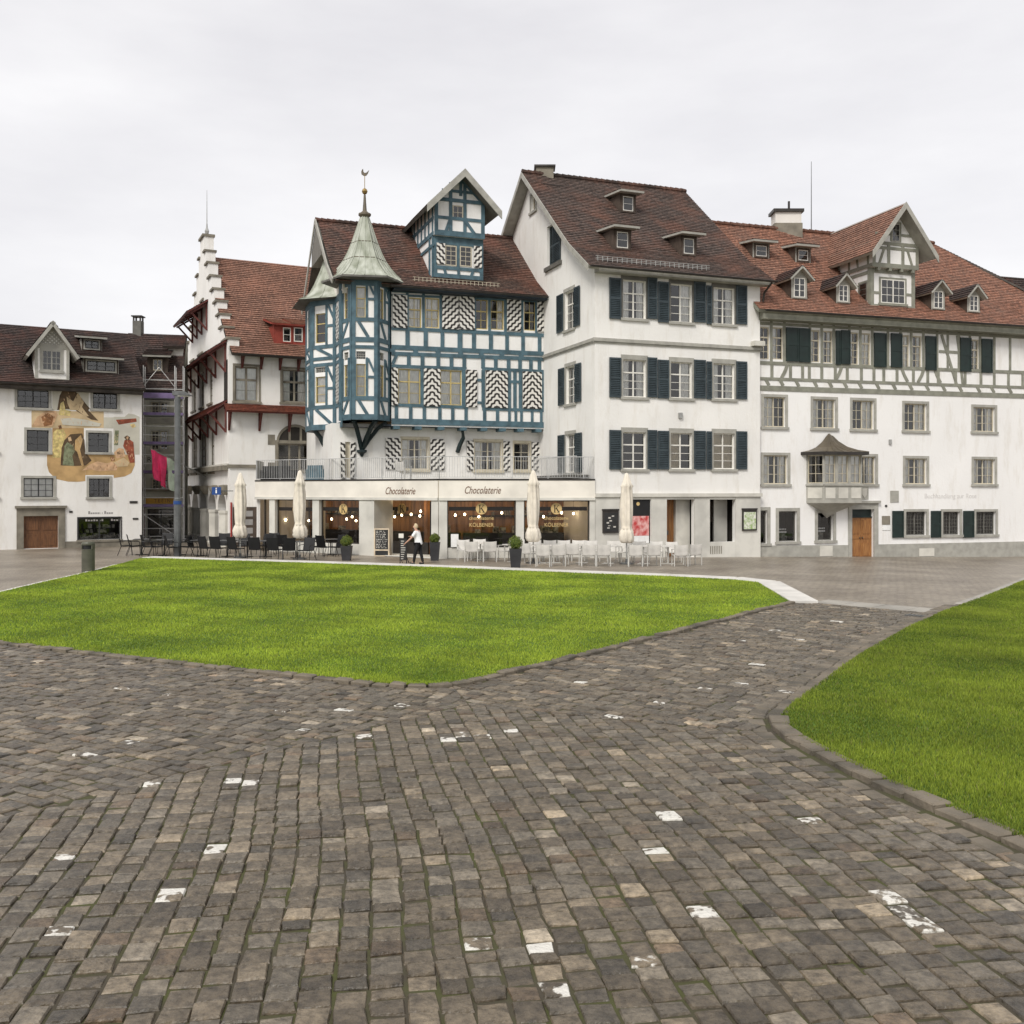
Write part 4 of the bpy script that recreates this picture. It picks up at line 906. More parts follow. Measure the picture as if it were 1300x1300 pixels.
    M().prism(F, [(0.0, gzb), (dr[0] - .21, gzb), (dr[0] - .21, zp(1070, 692)), (0.0, zp(966, 692.5))], .003, .05).build('plinth', 'trim_grey', R)
    M().prism(F, [(dr[1] + .25, gzb), (W, gzb), (W, zp(1260, 688)), (dr[1] + .25, zp(1120, 691))], .003, .05).build('plinth', 'trim_grey', R)
    for (x0, x1, y0, y1) in ((1040, 1056, 693, 706), (1166, 1185, 696, 706)): r = F.rect(x0, x1, y0, y1); M().fbox(F, *r, .051, .07).build('hatch', 'stone_light', R)
    # plaques, crest, lettering
    r = F.rect(1091, 1102, 617.5, 634); um_ = (r[0] + r[1]) / 2; cr_ = M(); cr_.fbox(F, *r, .003, .04); k = cr_.build('crest_plaque', 'trim_grey', R)
    M().prism(F, [(um_, r[2] + .06), (um_ + .13, r[2] + .24), (um_ + .13, r[3] - .1), (um_ - .13, r[3] - .1), (um_ - .13, r[2] + .24)], .0405, .075).build('shield', 'stone_light', k)
    r = F.rect(1130, 1140.6, 623, 637.7); M().fbox(F, *r, .003, .03).build('plaque', 'trim_grey', R)
    r = F.rect(1119.5, 1129.6, 655, 666); M().fbox(F, *r, .003, .03).build('plaque', 'stone_brown', R); r = F.rect(1120, 1130, 667, 673); M().fbox(F, *r, .003, .03).build('letter_box', 'white_paint', R)
    r = F.rect(1128, 1131, 558, 564); M().fbox(F, *r, .003, .08).build('alarm_box', 'metal_pale', R)
    c = F.uv(1124.7, 642.3); M().prism(F, [(c[0] + .07 * math.cos(t * math.pi / 6), c[1] + .06 * math.sin(t * math.pi / 6)) for t in range(12)], .002, .03).build('house_number', 'gutter', R)
    t0, t1 = F.uv(1170, 630), F.uv(1243, 630)
    text('Buchhandlung zur Rose', F, (t0[0] + t1[0]) / 2, t0[1], .004, .34, 'lettering_faint', R, squash=(t1[0] - t0[0]) / 3.55)
    # oriel bay
    o_ = .85; a0, a1 = F.uv(1024, 600)[0], F.uv(1083, 600)[0]; zb, zw, zt = F.uv(1050, 636, o_)[1], F.uv(1050, 615.5, o_)[1], F.uv(1050, 575, o_)[1]; ch_ = .38
    plan = [(a0 - .02, 0), (a0 + ch_, o_), (a1 - ch_ * .3, o_), (a1, 0)]
    faces = [Fac(F.P(*[plan[i][0]], 0, plan[i][1])[:2], (F.P(plan[i + 1][0], 0, plan[i + 1][1])[0] - F.P(plan[i][0], 0, plan[i][1])[0], F.P(plan[i + 1][0], 0, plan[i + 1][1])[1] - F.P(plan[i][0], 0, plan[i][1])[1])) for i in range(3)]
    lens = [math.hypot(plan[i + 1][0] - plan[i][0], plan[i + 1][1] - plan[i][1]) for i in range(3)]
    om = M(); ob_ = M().prism(F, [(a0 - .02, zb - .06), (a1 + .02, zb - .06), (a1 + .02, zb - .03), (a0 - .02, zb - .03)], 0, .02).build('bay', 'trim_grey', R)
    for fi, (f_, l) in enumerate(zip(faces, lens)):
        n = 3 if fi == 1 else 1; w_ = l / n
        for k in range(n): window(f_, (k * w_ + .07, (k + 1) * w_ - .07, zw + .08, zt - .1), ob_, nx=1, ny=3, bars_x=2, sash='sash_tan', depth=.05, sill=False, curtain='full' if fi == 1 else None, fw=.04)
        wall(f_, [(0, zb), (l, zb), (l, zt), (0, zt)], 'trim_grey', ob_, name='bay_wall', reveal=.08, backing=False)
        M().fbox(f_, .0, l, zw - .04, zw + .04, .002, .06).build('bay_sill', 'trim_grey', ob_)
        m = M()
        for k in range(n): m.fbox(f_, k * w_ + .09, (k + 1) * w_ - .09, zb + .12, zw - .14, .002, .022)
        m.build('bay_panel', 'stone_light', ob_)
    m = M(); m.prism(F, [(a0 + .3, zt - .001), (a0 + .3, zb), (a1 - .2, zb), (a1 - .2, zt - .001)][::-1], .02, .1); m.build('bay_room', 'room_dark', ob_)
    tip = F.P((a0 + a1) / 2 - .2, zb - .85, .0); m = M()
    ring = [F.P(u, zb, o) for u, o in plan]; ring2 = [F.P(u, zb - .1, o) for u, o in plan]; rin = [Vector(p).lerp(Vector(tip), .28) for p in ring2]; rin = [(p.x, p.y, zb - .25) for p in rin]; r3 = [Vector(p).lerp(Vector(tip), .72) for p in ring2]; r3 = [(p.x, p.y, zb - .55) for p in r3]; r4 = [(tip[0], tip[1], zb - .85)] * 4
    for A, Bq in ((ring, ring2), (ring2, rin), (rin, r3), (r3, r4)):
        for i in range(3): m.poly([Bq[i], Bq[i + 1], A[i + 1], A[i]])
    m.build('bay_corbel', 'trim_grey', ob_)
    # its curved copper roof
    cu = (a0 + a1) / 2; apex = F.P(cu - .1, F.uv(1048.4, 549.5, .3)[1], .05); ez = zt + .06; e = .33
    ep = [(a0 - e, -.0), (a0 + ch_ - .1, o_ + e), (a1 - ch_ * .3 + .15, o_ + e), (a1 + e, 0)]
    m = M(); seams = M(); prev = None; H_ = apex[2] - ez
    for (s, hh) in ((1.0, 0), (.72, .09), (.46, .26), (.24, .55), (.09, .86), (.0, 1.0)):
        ringp = [F.P(cu - .1 + (u - cu + .1) * s, ez + H_ * hh, .05 + (o - .05) * s) for u, o in ep]
        if prev:
            for i in range(3): m.poly([prev[i], prev[i + 1], ringp[i + 1], ringp[i]])
        prev = ringp
    m.poly([F.P(u, ez, o) for u, o in ep]); k = m.build('bay_roof', 'copper_brown', ob_)
    for fa in (.0, .2, .4, .6, .8, 1.0):
        pts = []
        for (s, hh) in ((1.0, 0), (.72, .09), (.46, .26), (.24, .55), (.09, .86)):
            A, Bq = ep[1], ep[2]; u, o = A[0] + (Bq[0] - A[0]) * fa, A[1]; pts.append(F.P(cu - .1 + (u - cu + .1) * s, ez + H_ * hh + .012, .05 + (o - .05) * s))
        seams.tube(pts, .016, 5)
    seams.build('roof_seams', 'copper_brown', k)
    m = M(); m.v = []; 
    for i in range(3):
        p, q = F.P(ep[i][0], ez, ep[i][1]), F.P(ep[i + 1][0], ez, ep[i + 1][1]); m.hexa([(p[0], p[1], ez - .14), (q[0], q[1], ez - .14), (q[0], q[1] + .05, ez - .14), (p[0], p[1] + .05, ez - .14), (p[0], p[1], ez - .003), (q[0], q[1], ez - .003), (q[0], q[1] + .05, ez - .003), (p[0], p[1] + .05, ez - .003)])
    m.build('bay_gutter', 'gutter', ob_)
    # roof
    uh = F.uv(1185, 317, -5.2)[0]
    roof(slope(F, -.3, W, prof, t0=-.3, t1=uh), 'tiles_orange', R, thick=.16, deck='timber_grey')
    roof([(F.P(W, ze, -11.0), F.P(-.3, ze, -11.0), F.P(-.3, 17.05, -5.2), F.P(uh, 17.05, -5.2))], 'tiles_orange', R, deck='eave_brown')
    roof([(F.P(W, ze, .75), F.P(W, ze, -11.0), F.P(uh, 17.05, -5.2), F.P(uh, 17.06, -5.21))], 'tiles_red', R, deck='eave_brown')
    m = M(); m.poly([F.P(-.1, gzb), F.P(-.1, ze), F.P(-.1, 16.9, -5.2), F.P(-.1, ze, -10.8), F.P(-.1, gzb, -10.8)]); m.poly([F.P(W, gzb), F.P(W, gzb, -10.8), F.P(W, ze, -10.8), F.P(W, ze)]); m.poly([F.P(W, gzb, -10.8), F.P(-.1, gzb, -10.8), F.P(-.1, ze, -10.8), F.P(W, ze, -10.8)]); m.build('rear_wall', 'stucco_warm', R)
    m = M()
    for k in range(40): u = -.3 + (uh + .3) * k / 40; m.tube([F.P(u, 17.12, -5.2), F.P(u + (uh + .3) / 40 + .03, 17.10, -5.2)], [.13, .11], 8)
    m.build('ridge_tiles', 'tiles_orange', R)
    gutter(F, -.0, W, ze - .04, .86, R); M().fbox(F, .0, W, ze - .42, ze - .08, .003, .62).build('soffit', 'timber_grey', R)
    for i, bx in enumerate(((1007.5, 1021.5, 353, 377.5), (1064.5, 1076, 362, 383), (1185, 1196.5, 370, 391.5), (1230.5, 1241, 375.5, 395))):
        gable_dormer(F, prof, bx, R, 'trim_grey', 'sash_white', 'tiles_dark' if i < 3 else 'tiles_dark', 'dormer_brown', ph=.42)
    for bx in ((959, 973, 312, 325.5), (1013, 1025.5, 317.5, 331)): shed_dormer(F, prof, bx, R, 'trim_grey', 'stone_light' and 'sash_white', 'tiles_dark', cheek='dormer_brown', over=.5, rise=.12, fasc='trim_grey')
    # chimney and mast
    c = F.P(F.uv(998, 290, -5.4)[0], 0, -5.4); zc = F.uv(998, 272, -5.4)[1]
    M().box(c[0] - .75, c[0] + .75, c[1] - .5, c[1] + .5, 16.2, 17.4).build('chimney', 'stone_brown', R); k = M().box(c[0] - .7, c[0] + .7, c[1] - .45, c[1] + .45, 17.401, zc).build('chimney', 'stucco_pale', R)
    M().box(c[0] - .82, c[0] + .82, c[1] - .57, c[1] + .57, zc + .001, zc + .16).build('chimney_cap', 'gutter', k); M().box(c[0] + .1, c[0] + .2, c[1] - .05, c[1] + .05, zc + .161, zc + .7).build('flue', 'gutter', k)
    c = F.P(F.uv(1030, 300, -5.2)[0], 0, -5.2); M().tube([(c[0], c[1], 16.9), (c[0], c[1], F.uv(1030, 205, -5.2)[1])], [.03, .014], 6).build('mast', 'metal_grey', R)
    # big timbered gable dormer
    of = -.15; G = F.off(of); a, b = G.uv(1105, 380)[0], G.uv(1161, 380)[0]; zb = G.uv(1135, 397)[1]; zj = G.uv(1135, 342)[1]; zt = G.uv(1135, 311)[1]; au, az = G.uv(1141, 268)
    jo = .22; au = (a + b) / 2; dep = 6.2
    d = M(); d.prism(G, [(a, zb), (b, zb), (b, zj), (a, zj)], -dep, 0); d.prism(G, [(a - .05, zj + .001), (b + .05, zj + .001), (b + .05, zt), (au, az - .1), (a - .05, zt)], -dep, jo); D = d.build('gable_dormer', 'infill_white', R)
    J = G.off(jo); t = dict(parent=D, mat='timber_grey', t=.035)
    w0, w1 = au - .72, au + .72
    window(G, (w0, w1, zb + .45, zb + 1.65), D, nx=2, ny=3, bars_x=2, sash='sash_white', surround='timber_grey', sw=.1, hole=False, sillmat='timber_grey', fw=.05)
    for u in (a + .09, b - .09): beam(G, (u, zb), (u, zj), .2, **t)
    beam(G, (a, zb + .16), (b, zb + .16), .14, **t); beam(G, (a, zb + .32), (w0 - .15, zb + .32), .1, **t); beam(G, (w1 + .15, zb + .32), (b, zb + .32), .1, **t)
    beam(G, (a, zj - .14), (b, zj - .14), .2, **t); beam(G, (a, zb + .95), (w0 - .1, zb + .95), .12, **t); beam(G, (w1 + .1, zb + .95), (b, zb + .95), .12, **t)
    beam(J, (a - .05, zj + .1), (b + .05, zj + .1), .22, **t); beam(J, (a - .05, zt - .25), (b + .05, zt - .25), .14, **t); beam(J, (a - .05, zt - .02), (b + .05, zt - .02), .16, **t)
    for u in (a + .04, b - .04, au - .42, au + .42): beam(J, (u, zj + .1), (u, zt), .16, **t)
    beam(J, (a + .35, zj + .2), (a + .62, zt - .3), .12, **t); beam(J, (b - .35, zj + .2), (b - .62, zt - .3), .12, **t)
    window(J, (au - .24, au + .24, zt + .1, zt + 1.0), D, nx=1, bars_x=2, ny=3, sash='trim_grey', surround='timber_grey', sw=.08, hole=False, sill=False)
    beam(J, (au - 1.2, zt + .45), (au - .35, zt + .45), .12, **t); beam(J, (au + .35, zt + .45), (au + 1.2, zt + .45), .12, **t)
    for k in range(4): M().fbox(G, a + .25 + k * (b - a - .6) / 3, a + .4 + k * (b - a - .6) / 3, zj - .16, zj - .001, .04, jo + .03).build('corbel', 'timber_grey', D)
    S = Fac(G.P(a, 0, -dep)[:2], (G.P(a, 0, 0)[0] - G.P(a, 0, -dep)[0], G.P(a, 0, 0)[1] - G.P(a, 0, -dep)[1]))      # left cheek
    S2 = S.off(.05)
    for q in range(6): u = dep - .1 - q * .75; beam(S2, (u, zj), (u - (.25 if q % 2 else 0), zt), .13, **t)
    for z in (zj + .1, zt - .05): beam(S2, (.5, z), (dep + .2, z), .18, **t)
    beam(S, (dep - .1, zb), (dep - .1, zj), .16, **t); beam(S, (dep - 2.3, zj - .2), (dep, zj - .2), .16, **t); window(S, (dep - .85, dep - .25, zb + .6, zb + 1.5), D, nx=1, ny=3, sash='trim_dark', surround='timber_grey', sw=.09, hole=False, sill=False)
    e = .62; hw = (b - a) / 2; k_ = (az - zt) / hw; ov = jo + .75
    for s in (-1, 1):
        x, z = au + s * (hw + e), zt - k_ * e + .12; q = [G.P(x, z, ov), G.P(au, az + .12, ov), G.P(au, az + .12, -dep - 1.5), G.P(x, z, -dep - .2)]
        roof([(q[3], q[0], q[1], q[2]) if s < 0 else (q[0], q[3], q[2], q[1])], 'tiles_rust', D, deck='trim_grey', thick=.15, name='gable_roof')
        p0, p1 = (x, z), (au, az + .12); m = M(); m.prism(G, [(p0[0], p0[1] - .3), (p1[0], p1[1] - .3), (p1[0], p1[1] + .04), (p0[0], p0[1] + .04)] if s < 0 else [(p1[0], p1[1] - .3), (p0[0], p0[1] - .3), (p0[0], p0[1] + .04), (p1[0], p1[1] + .04)], ov + .002, ov + .05); m.build('barge_board', 'trim_grey', D)
    return R, F
longh, FLH = long_house()
# dark roofed house behind the right end
def rear_house():
    F = Fac((22.5, 62.0), (.95, .30)); R = root('rear_house', 'house showing only its dark grey tiled roof behind the orange roof', 'house', (22.5, 62, -.5))
    z0, z1 = 12.5, F.uv(1225, 347, -3)[1]
    M().fbox(F, .2, 18, -.5, z0, -6, 0).build('wall', 'stucco_warm', R)
    roof([(F.P(0, z0, .4), F.P(18, z0, .4), F.P(18, z1, -3), F.P(0, z1, -3))], 'tiles_dark', R); roof([(F.P(18, z0, -6.4), F.P(0, z0, -6.4), F.P(0, z1, -3), F.P(18, z1, -3))], 'tiles_dark', R)
    M().prism(Fac(F.P(.2, 0, -6)[:2], (-F.n[0] * -1, -F.n[1] * -1)), [(0, z0 - .1), (6, z0 - .1), (3, z1 - .1)], -.1, 0).build('gable', 'stucco_warm', R)
rear_house()
# ------------------------------------------------------------------ blue half-timbered house with corner turret
BO = (-5.72, 46.33)
def blue_house():
    R = root('half_timbered_house', 'blue half-timbered house with striped shutters, copper corner turret and tall dormer', 'house', (*BO, 0))
    F = Fac(BO, RD); W = 7.77; U0 = -2.3; ZB, ZE = 6.05, 12.78
    T = dict(parent=R, mat='timber_blue'); B = lambda x0, y0, x1, y1, wd=.17: pbeam(F, x0, y0, x1, y1, wd, **T)
    # --- upper storey windows and shutters (photo columns)
    up = lambda x: (377.5 + (x - 517) * .026, 415.5 + (x - 517) * .027)
    for (x0, x1) in ((517.5, 535), (539.8, 557.6), (602.8, 619.4), (623, 639.8), (665.3, 680.2)):
        y0, y1 = up((x0 + x1) / 2); window(F, F.rect(x0, x1, y0, y1), R, nx=1, bars_x=2, ny=2, transom=.60, sash='sash_ochre', sill=False, depth=.06, curtain='full' if x0 < 560 else random.choice((None, 'right')), fw=.05)
    for (x0, x1, fl) in ((498, 516.6, 0), (560.8, 581.6, 1), (582.6, 602, 0), (643, 660.8, 1), (681.2, 689.6, 1)):
        y0, y1 = up((x0 + x1) / 2); striped_shutter(F, F.rect(x0, x1, y0 - 2.5, y1 + 1), R, flip=bool(fl))
    # --- lower storey
    lo = lambda x: (468 + (x - 505) * .030, 513 + (x - 505) * .022)
    for (x0, x1) in ((505.3, 534), (559, 586.3)):
        y0, y1 = lo((x0 + x1) / 2); window(F, F.rect(x0, x1, y0, y1), R, nx=2, ny=2, transom=.64, sash='sash_ochre', sill=False, depth=.06, curtain='full', fw=.05)
    for (x0, x1, ch, fl) in ((496.6, 504.8, False, False), (537.5, 558.6, True, False), (590.8, 605, False, True), (616.2, 644, True, False), (663, 687.2, True, False)):
        y0, y1 = lo((x0 + x1) / 2); striped_shutter(F, F.rect(x0, x1, y0 - 1, y1 + 2), R, chevron=ch, flip=fl)
    wall(F, [(0, ZB), (W, ZB), (W, ZE), (0, ZE)], 'infill_white', R, reveal=.12)
    # --- horizontal timbers
    B(497, 368, 690, 378.5, .22); B(497, 374.5, 690, 382.8, .10); B(497, 416.7, 690, 425.8, .17)
    B(497, 440.7, 690, 449.3, .22); B(497, 448.8, 690, 456, .18)
    B(497, 464.6, 592, 468.2, .15); B(612, 468, 690, 471.6, .15); B(497, 513.8, 594, 517, .15); B(612, 519, 690, 521.2, .14)
    B(497, 534.8, 690, 539.6, .28)
    la = lambda x: 416.7 + (x - 497) * .047; lb = lambda x: 440.7 + (x - 497) * .0446; lc = lambda x: 448.8 + (x - 497) * .0373
    ld = lambda x: 464.6 + (x - 497) * .037; le = lambda x: 513.8 + (x - 497) * .036; lf = lambda x: 534.8 + (x - 497) * .025; lt = lambda x: 368 + (x - 497) * .0544
    for x, wd in ((517.2, .2), (540.3, .2), (561.5, .18), (583.8, .24), (601.5, .2), (623, .2), (643.5, .18), (663.8, .18), (684.8, .18)): B(x, la(x) + 2, x, lb(x) - 2, wd)
    for x in (498.2, 527.4, 556, 584.6, 610.8, 637, 661.5): B(x - 3, (lb(x) + lc(x)) / 2, x + 3, (lb(x) + lc(x)) / 2 + .2, .16)
    for x in (518.8, 536.2, 556.2, 573, 589.2, 613, 629.2, 645.4, 660, 673.8, 684.6): B(x, lc(x) + 1.5, x, ld(x) - 1, .18)
    for x in (503, 521.2, 538.5, 558.2, 574.6, 591.5, 615, 631.4, 646.5, 654.6, 661.8, 675.4, 687): B(x, le(x) + 1.5, x, lf(x) - 3, .16 if x < 645 else .13)
    for x in (517, 537.5, 559.5, 602.4, 621.2, 641.4, 662.5, 680.7): B(x, lt(x) + 2, x, la(x) - 2, .13)
    for x in (535.8, 588.4, 613.2, 646.3, 653.5, 660.5, 688): B(x, ld(x) + 1, x, le(x) - 1, .17)
    B(605.5, 482.5, 613, 482.8, .14); B(605.5, 511, 613, 511.4, .12); B(646, 484.5, 660.5, 485, .13)
    B(498.5, 462, 503.5, 450, .15)
    # jetty: corbel ends, soffit, curved strut
    for x in (503, 530.5, 559.5, 588, 614, 637.5, 660.5, 683): u, z = F.uv(x, 541); M().fbox(F, u - .16, u + .16, ZB - .16, ZB - .001, -.5, .1).build('joist_end', 'timber_blue', R)
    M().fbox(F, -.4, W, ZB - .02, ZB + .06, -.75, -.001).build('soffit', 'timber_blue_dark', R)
    G = F.off(-.62)                                            # plastered storey below, set back
    p = [F.P(F.uv(587.5, 548)[0], ZB - .18, .0)]; u0 = F.uv(581, 575, -.55)[0]
    curve_bar([F.P(F.uv(587.5, 548)[0], ZB - .16, -.02), F.P(u0 + .2, ZB - .5, -.25), F.P(u0 + .08, ZB - .85, -.45), F.P(u0, ZB - 1.2, -.58)], .14, .16, 'bracket_green', R)
    for (a, b, y0, y1, n, cu) in ((510, 543.5, 557.5, 596, 2, 'sides'), (602.5, 637, 560.5, 597, 2, 'sides'), (652.5, 672.5, 562.5, 597, 1, None)):
        window(G, G.rect(a, b, y0, y1), R, nx=n, bars_x=2, ny=3, sash='sash_tan', surround='sash_tan', sw=.07, head=.05, curtain=cu, depth=.1)
    for (a, b, y0, y1, fl) in ((489.5, 508.3, 556, 596, 0), (546, 564, 557.5, 597, 1), (592.3, 601, 559.5, 597.5, 0), (638.6, 647, 560.5, 598, 1), (674.6, 685.4, 561.5, 598, 1)): striped_shutter(G, G.rect(a, b, y0, y1), R, flip=bool(fl), o=.03)
    dr = G.rect(438.3, 444.5, 561, 607); G.holes.append(dr); M().fbox(G, *dr, -.16, -.1).build('terrace_door', 'sash_tan', R)
    striped_shutter(G, G.rect(432, 438, 561.5, 608), R, o=.03); striped_shutter(G, G.rect(444.8, 451, 561.5, 608), R, flip=True, o=.03)
    ul = G.uv(421, 560)[0]
    wall(G, [(ul, 3.3), (W + .3, 3.3), (W + .3, ZB + .1), (ul, ZB + .1)], 'stucco_white', R)
    sd_ = M(); sd_.poly([G.P(ul, 3.3), G.P(ul, ZB + .1), G.P(ul, ZB + .1, -8), G.P(ul, 3.3, -8)]); sd_.build('side_wall', 'stucco_white', R)
    # --- turret, a hexagon round the corner
    ta = ((463 - CX) / FPX); TC = (ta * 46.2, 46.2); s = 1.167; tw = Vector((-TC[0], -TC[1])).normalized(); base = math.atan2(tw.y, tw.x)
    V = [(TC[0] + s * math.cos(base + math.radians(d)), TC[1] + s * math.sin(base + math.radians(d))) for d in (-90, -30, 30, 90, 150, 210)]
    hx = [V[0], V[1], V[2], V[3]]
    TB, TT = 6.28, 12.72; py = lambda y, Y=45.2: CH - (y - HZ) / FPX * Y
    tm = M(); tm.v = []; tm.poly([(x, y, TB) for x, y in (V[0], V[1], V[2], V[3], V[4], V[5])]); tu = tm.build('turret', 'timber_blue_dark', R)
    zf = dict(pan0=(py(528), py(508)), sill0=py(505.5), w0=(py(503), py(462)), lat=(py(456), py(446)), head=py(440.5), strip=py(436), mid=py(431), pan1=(py(428), py(408)), sill1=py(405.5), w1=(py(403), py(364)))
    for fi in range(3):
        a, b = hx[fi], hx[fi + 1]; f_ = Fac(a, (b[0] - a[0], b[1] - a[1])); l = s; t = dict(parent=tu, mat='timber_blue', t=.045)
        wa, wb = (.20, .62) if fi == 1 else ((.42, .84) if fi == 0 else (.2, .62))
        for (z0, z1) in (zf['w0'], zf['w1']):
            window(f_, (wa, wb, z0, z1), tu, nx=1, ny=2, transom=.62, sash='sash_ochre', sill=False, depth=.05, curtain='full', fw=.035)
        window(f_, (wa, wb, *zf['lat']), tu, nx=1, ny=3, bars_x=4, sash='trim_grey', sill=False, depth=.05, fw=.02, bw=.018)
        wall(f_, [(0, TB), (l, TB), (l, TT), (0, TT)], 'infill_white', tu, name='turret_wall', reveal=.10, be=.02, bd=.34)
        for u in (.075, l - .075): beam(f_, (u, TB), (u, TT), .17, **t)
        for z, wd in ((TB + .1, .26), (zf['sill0'], .2), (zf['head'], .16), (zf['mid'] + .0, .22), (zf['sill1'], .18), (TT - .12, .3)): beam(f_, (0, z), (l, z), wd, **t)
        sg = -1 if fi == 1 else (1 if fi == 0 else -1)
        for z0, z1 in (zf['pan0'], zf['pan1']):
            beam(f_, ((.28, z0) if sg > 0 else (l - .42, z0)), ((l - .35, z1) if sg > 0 else (.30, z1)), .15, **t)
        for z0, z1 in (zf['w0'], zf['w1']):
            beam(f_, (wa - .06, z0), (wa - .06, z1 + .3), .10, **t); beam(f_, (wb + .06, z0), (wb + .06, z1 + .3), .11, **t); pm_ = (wb + .12 + l - .16) / 2 if fi != 0 else (wa - .12 + .16) / 2
            if fi != 0: beam(f_, (wb + .1, (z0 + z1) / 2 + .15), (l - .1, (z0 + z1) / 2 + .15), .11, **t); beam(f_, (wb + .12, z1 + .25), (l - .16, z1 - .35), .10, **t)
            else: beam(f_, (.1, (z0 + z1) / 2 + .15), (wa - .1, (z0 + z1) / 2 + .15), .11, **t)
    # brackets under the turret
    foot = Vector(G.P(G.uv(459, 570)[0], py(572, 46.6), .06))
    for x, y in (V[3], V[2], V[1]):
        top_ = Vector((x, y, TB - .05)).lerp(Vector((TC[0], TC[1], TB - .05)), .12); curve_bar([top_, top_.lerp(foot, .35) + Vector((0, 0, .16)), top_.lerp(foot, .7) + Vector((0, 0, .12)), foot], .15, .17, 'bracket_green', tu)
    M().lathe(foot, [(.05, -.3), (.12, -.16), (.24, -.08), (.24, .02)], 8).build('bracket_foot', 'bracket_green', tu)
    # curved copper spire
    prof_ = [(2.02, 12.80), (1.78, 12.93), (1.50, 13.18), (1.22, 13.5), (1.0, 13.81), (.80, 14.2), (.62, 14.64), (.43, 15.2), (.24, 15.77), (.19, 15.9)]
    m = M(); n = 6; rings = [[(TC[0] + r * math.cos(base + math.radians(60 * k + 30)), TC[1] + r * math.sin(base + math.radians(60 * k + 30)), z) for k in range(6)] for r, z in prof_]
    for A, C in zip(rings, rings[1:]):
        for k in range(6): m.poly([A[k], A[(k + 1) % 6], C[(k + 1) % 6], C[k]])
    sp = m.build('spire', 'copper', tu)
    m = M(); m.poly([(p[0], p[1], p[2] - .003) for p in rings[0]]);
    for k in range(6): p, q = rings[0][k], rings[0][(k + 1) % 6]; m.poly([(p[0], p[1], p[2] - .09), (q[0], q[1], q[2] - .09), q, p])
    m.poly([(p[0], p[1], p[2] - .09) for p in rings[0]]); m.build('eave_soffit', 'trim_dark', tu)
    m = M()
    for k in range(6):
        for e in (0.0, .25, .5, .75):
            pts = [Vector(r_[k]).lerp(Vector(r_[(k + 1) % 6]), e) + Vector((0, 0, .015)) for r_ in (rings if e in (0, .5) else rings[:7])]; m.tube(pts, .022, 5)
    m.build('spire_seams', 'copper', sp)
    m = M()
    for i in (4, 6): 
        for k in range(6): m.tube([Vector(rings[i][k]) + Vector((0, 0, .01)), Vector(rings[i][(k + 1) % 6]) + Vector((0, 0, .01))], .02, 5)
    m.build('spire_joints', 'copper_brown', sp)
    m = M(); m.poly([Vector(rings[7][2]).lerp(Vector(rings[7][3]), .2)] * 0 + [Vector(rings[5][0]) * 0 + Vector(rings[5][5]).lerp(Vector(rings[5][0]), .3) * 1, Vector(rings[5][5]).lerp(Vector(rings[5][0]), .7), Vector(rings[8][5]).lerp(Vector(rings[8][0]), .8), Vector(rings[8][5]).lerp(Vector(rings[8][0]), .2)])
    c0 = (TC[0], TC[1], 0)
    fin = M().lathe(c0, [(.19, 15.88), (.30, 15.98), (.30, 16.06), (.20, 16.1), (.10, 16.2), (.07, 16.6), (.05, 16.95)], 10).build('finial', 'copper_brown', tu)
    M().lathe(c0, [(.03, 16.97), (.1, 17.02), (.14, 17.12), (.1, 17.22), (.03, 17.27)], 12).build('gold_ball', 'gold', fin); M().tube([(TC[0], TC[1], 17.28), (TC[0], TC[1], 17.95)], .018, 6).build('rod', 'gold', fin)
    vn = Fac((TC[0], TC[1]), (1, 0)); M().prism(vn, [(x * .75, 17.9 + (z - 17.9) * .75) for x, z in [(-.2, 17.93), (-.05, 17.83), (.1, 17.85), (.2, 17.98), (.28, 18.2), (.12, 18.05), (.0, 18.02), (-.08, 18.1), (-.1, 18.28), (-.16, 18.24), (-.22, 18.1)]], -.015, .015).build('weather_cock', 'copper_brown', fin)
    # --- left flank and its half-hexagon bay
    pt = lambda u, w_: F.P(u, 0, -w_)[:2]
    plan = [(U0, 0.2), (U0, 1.9), (-3.3, 3.2), (-3.3, 4.8), (U0, 6.1), (U0, 9.0)]
    Z0, Z1 = 5.95, 12.3
    for i in range(4, -1, -1):
        a, b = pt(*plan[i + 1]), pt(*plan[i]); f_ = Fac(a, (b[0] - a[0], b[1] - a[1])); l = math.hypot(b[0] - a[0], b[1] - a[1]); t = dict(parent=R, mat='timber_blue', t=.045)
        if i in (1, 2, 3):
            wz0 = (7.25, 8.55); wz1 = (10.2, 11.65)
            for z0, z1 in (wz0, wz1): window(f_, (.3, .95, z0, z1), R, nx=1, ny=2, transom=.65, sash='sash_ochre', sill=False, depth=.06, fw=.04, curtain='full' if z0 < 9 else None)
            window(f_, (.3, .95, 8.75, 9.0), R, nx=1, ny=3, bars_x=4, sash='trim_grey', sill=False, depth=.05, fw=.02, bw=.018)
        wall(f_, [(0, Z0), (l, Z0), (l, Z1), (0, Z1)], 'infill_white', R, reveal=.1, name='bay_wall' if 0 < i < 4 else 'wall', be=.02, bd=.42)
        for u in (.08, l - .08): beam(f_, (u, Z0), (u, Z1), .18, **t)
        for z, wd in ((Z0 + .12, .26), (7.05, .18), (9.12, .16), (9.42, .16), (10.0, .18), (Z1 - .12, .3)): beam(f_, (0, z), (l, z), wd, **t)
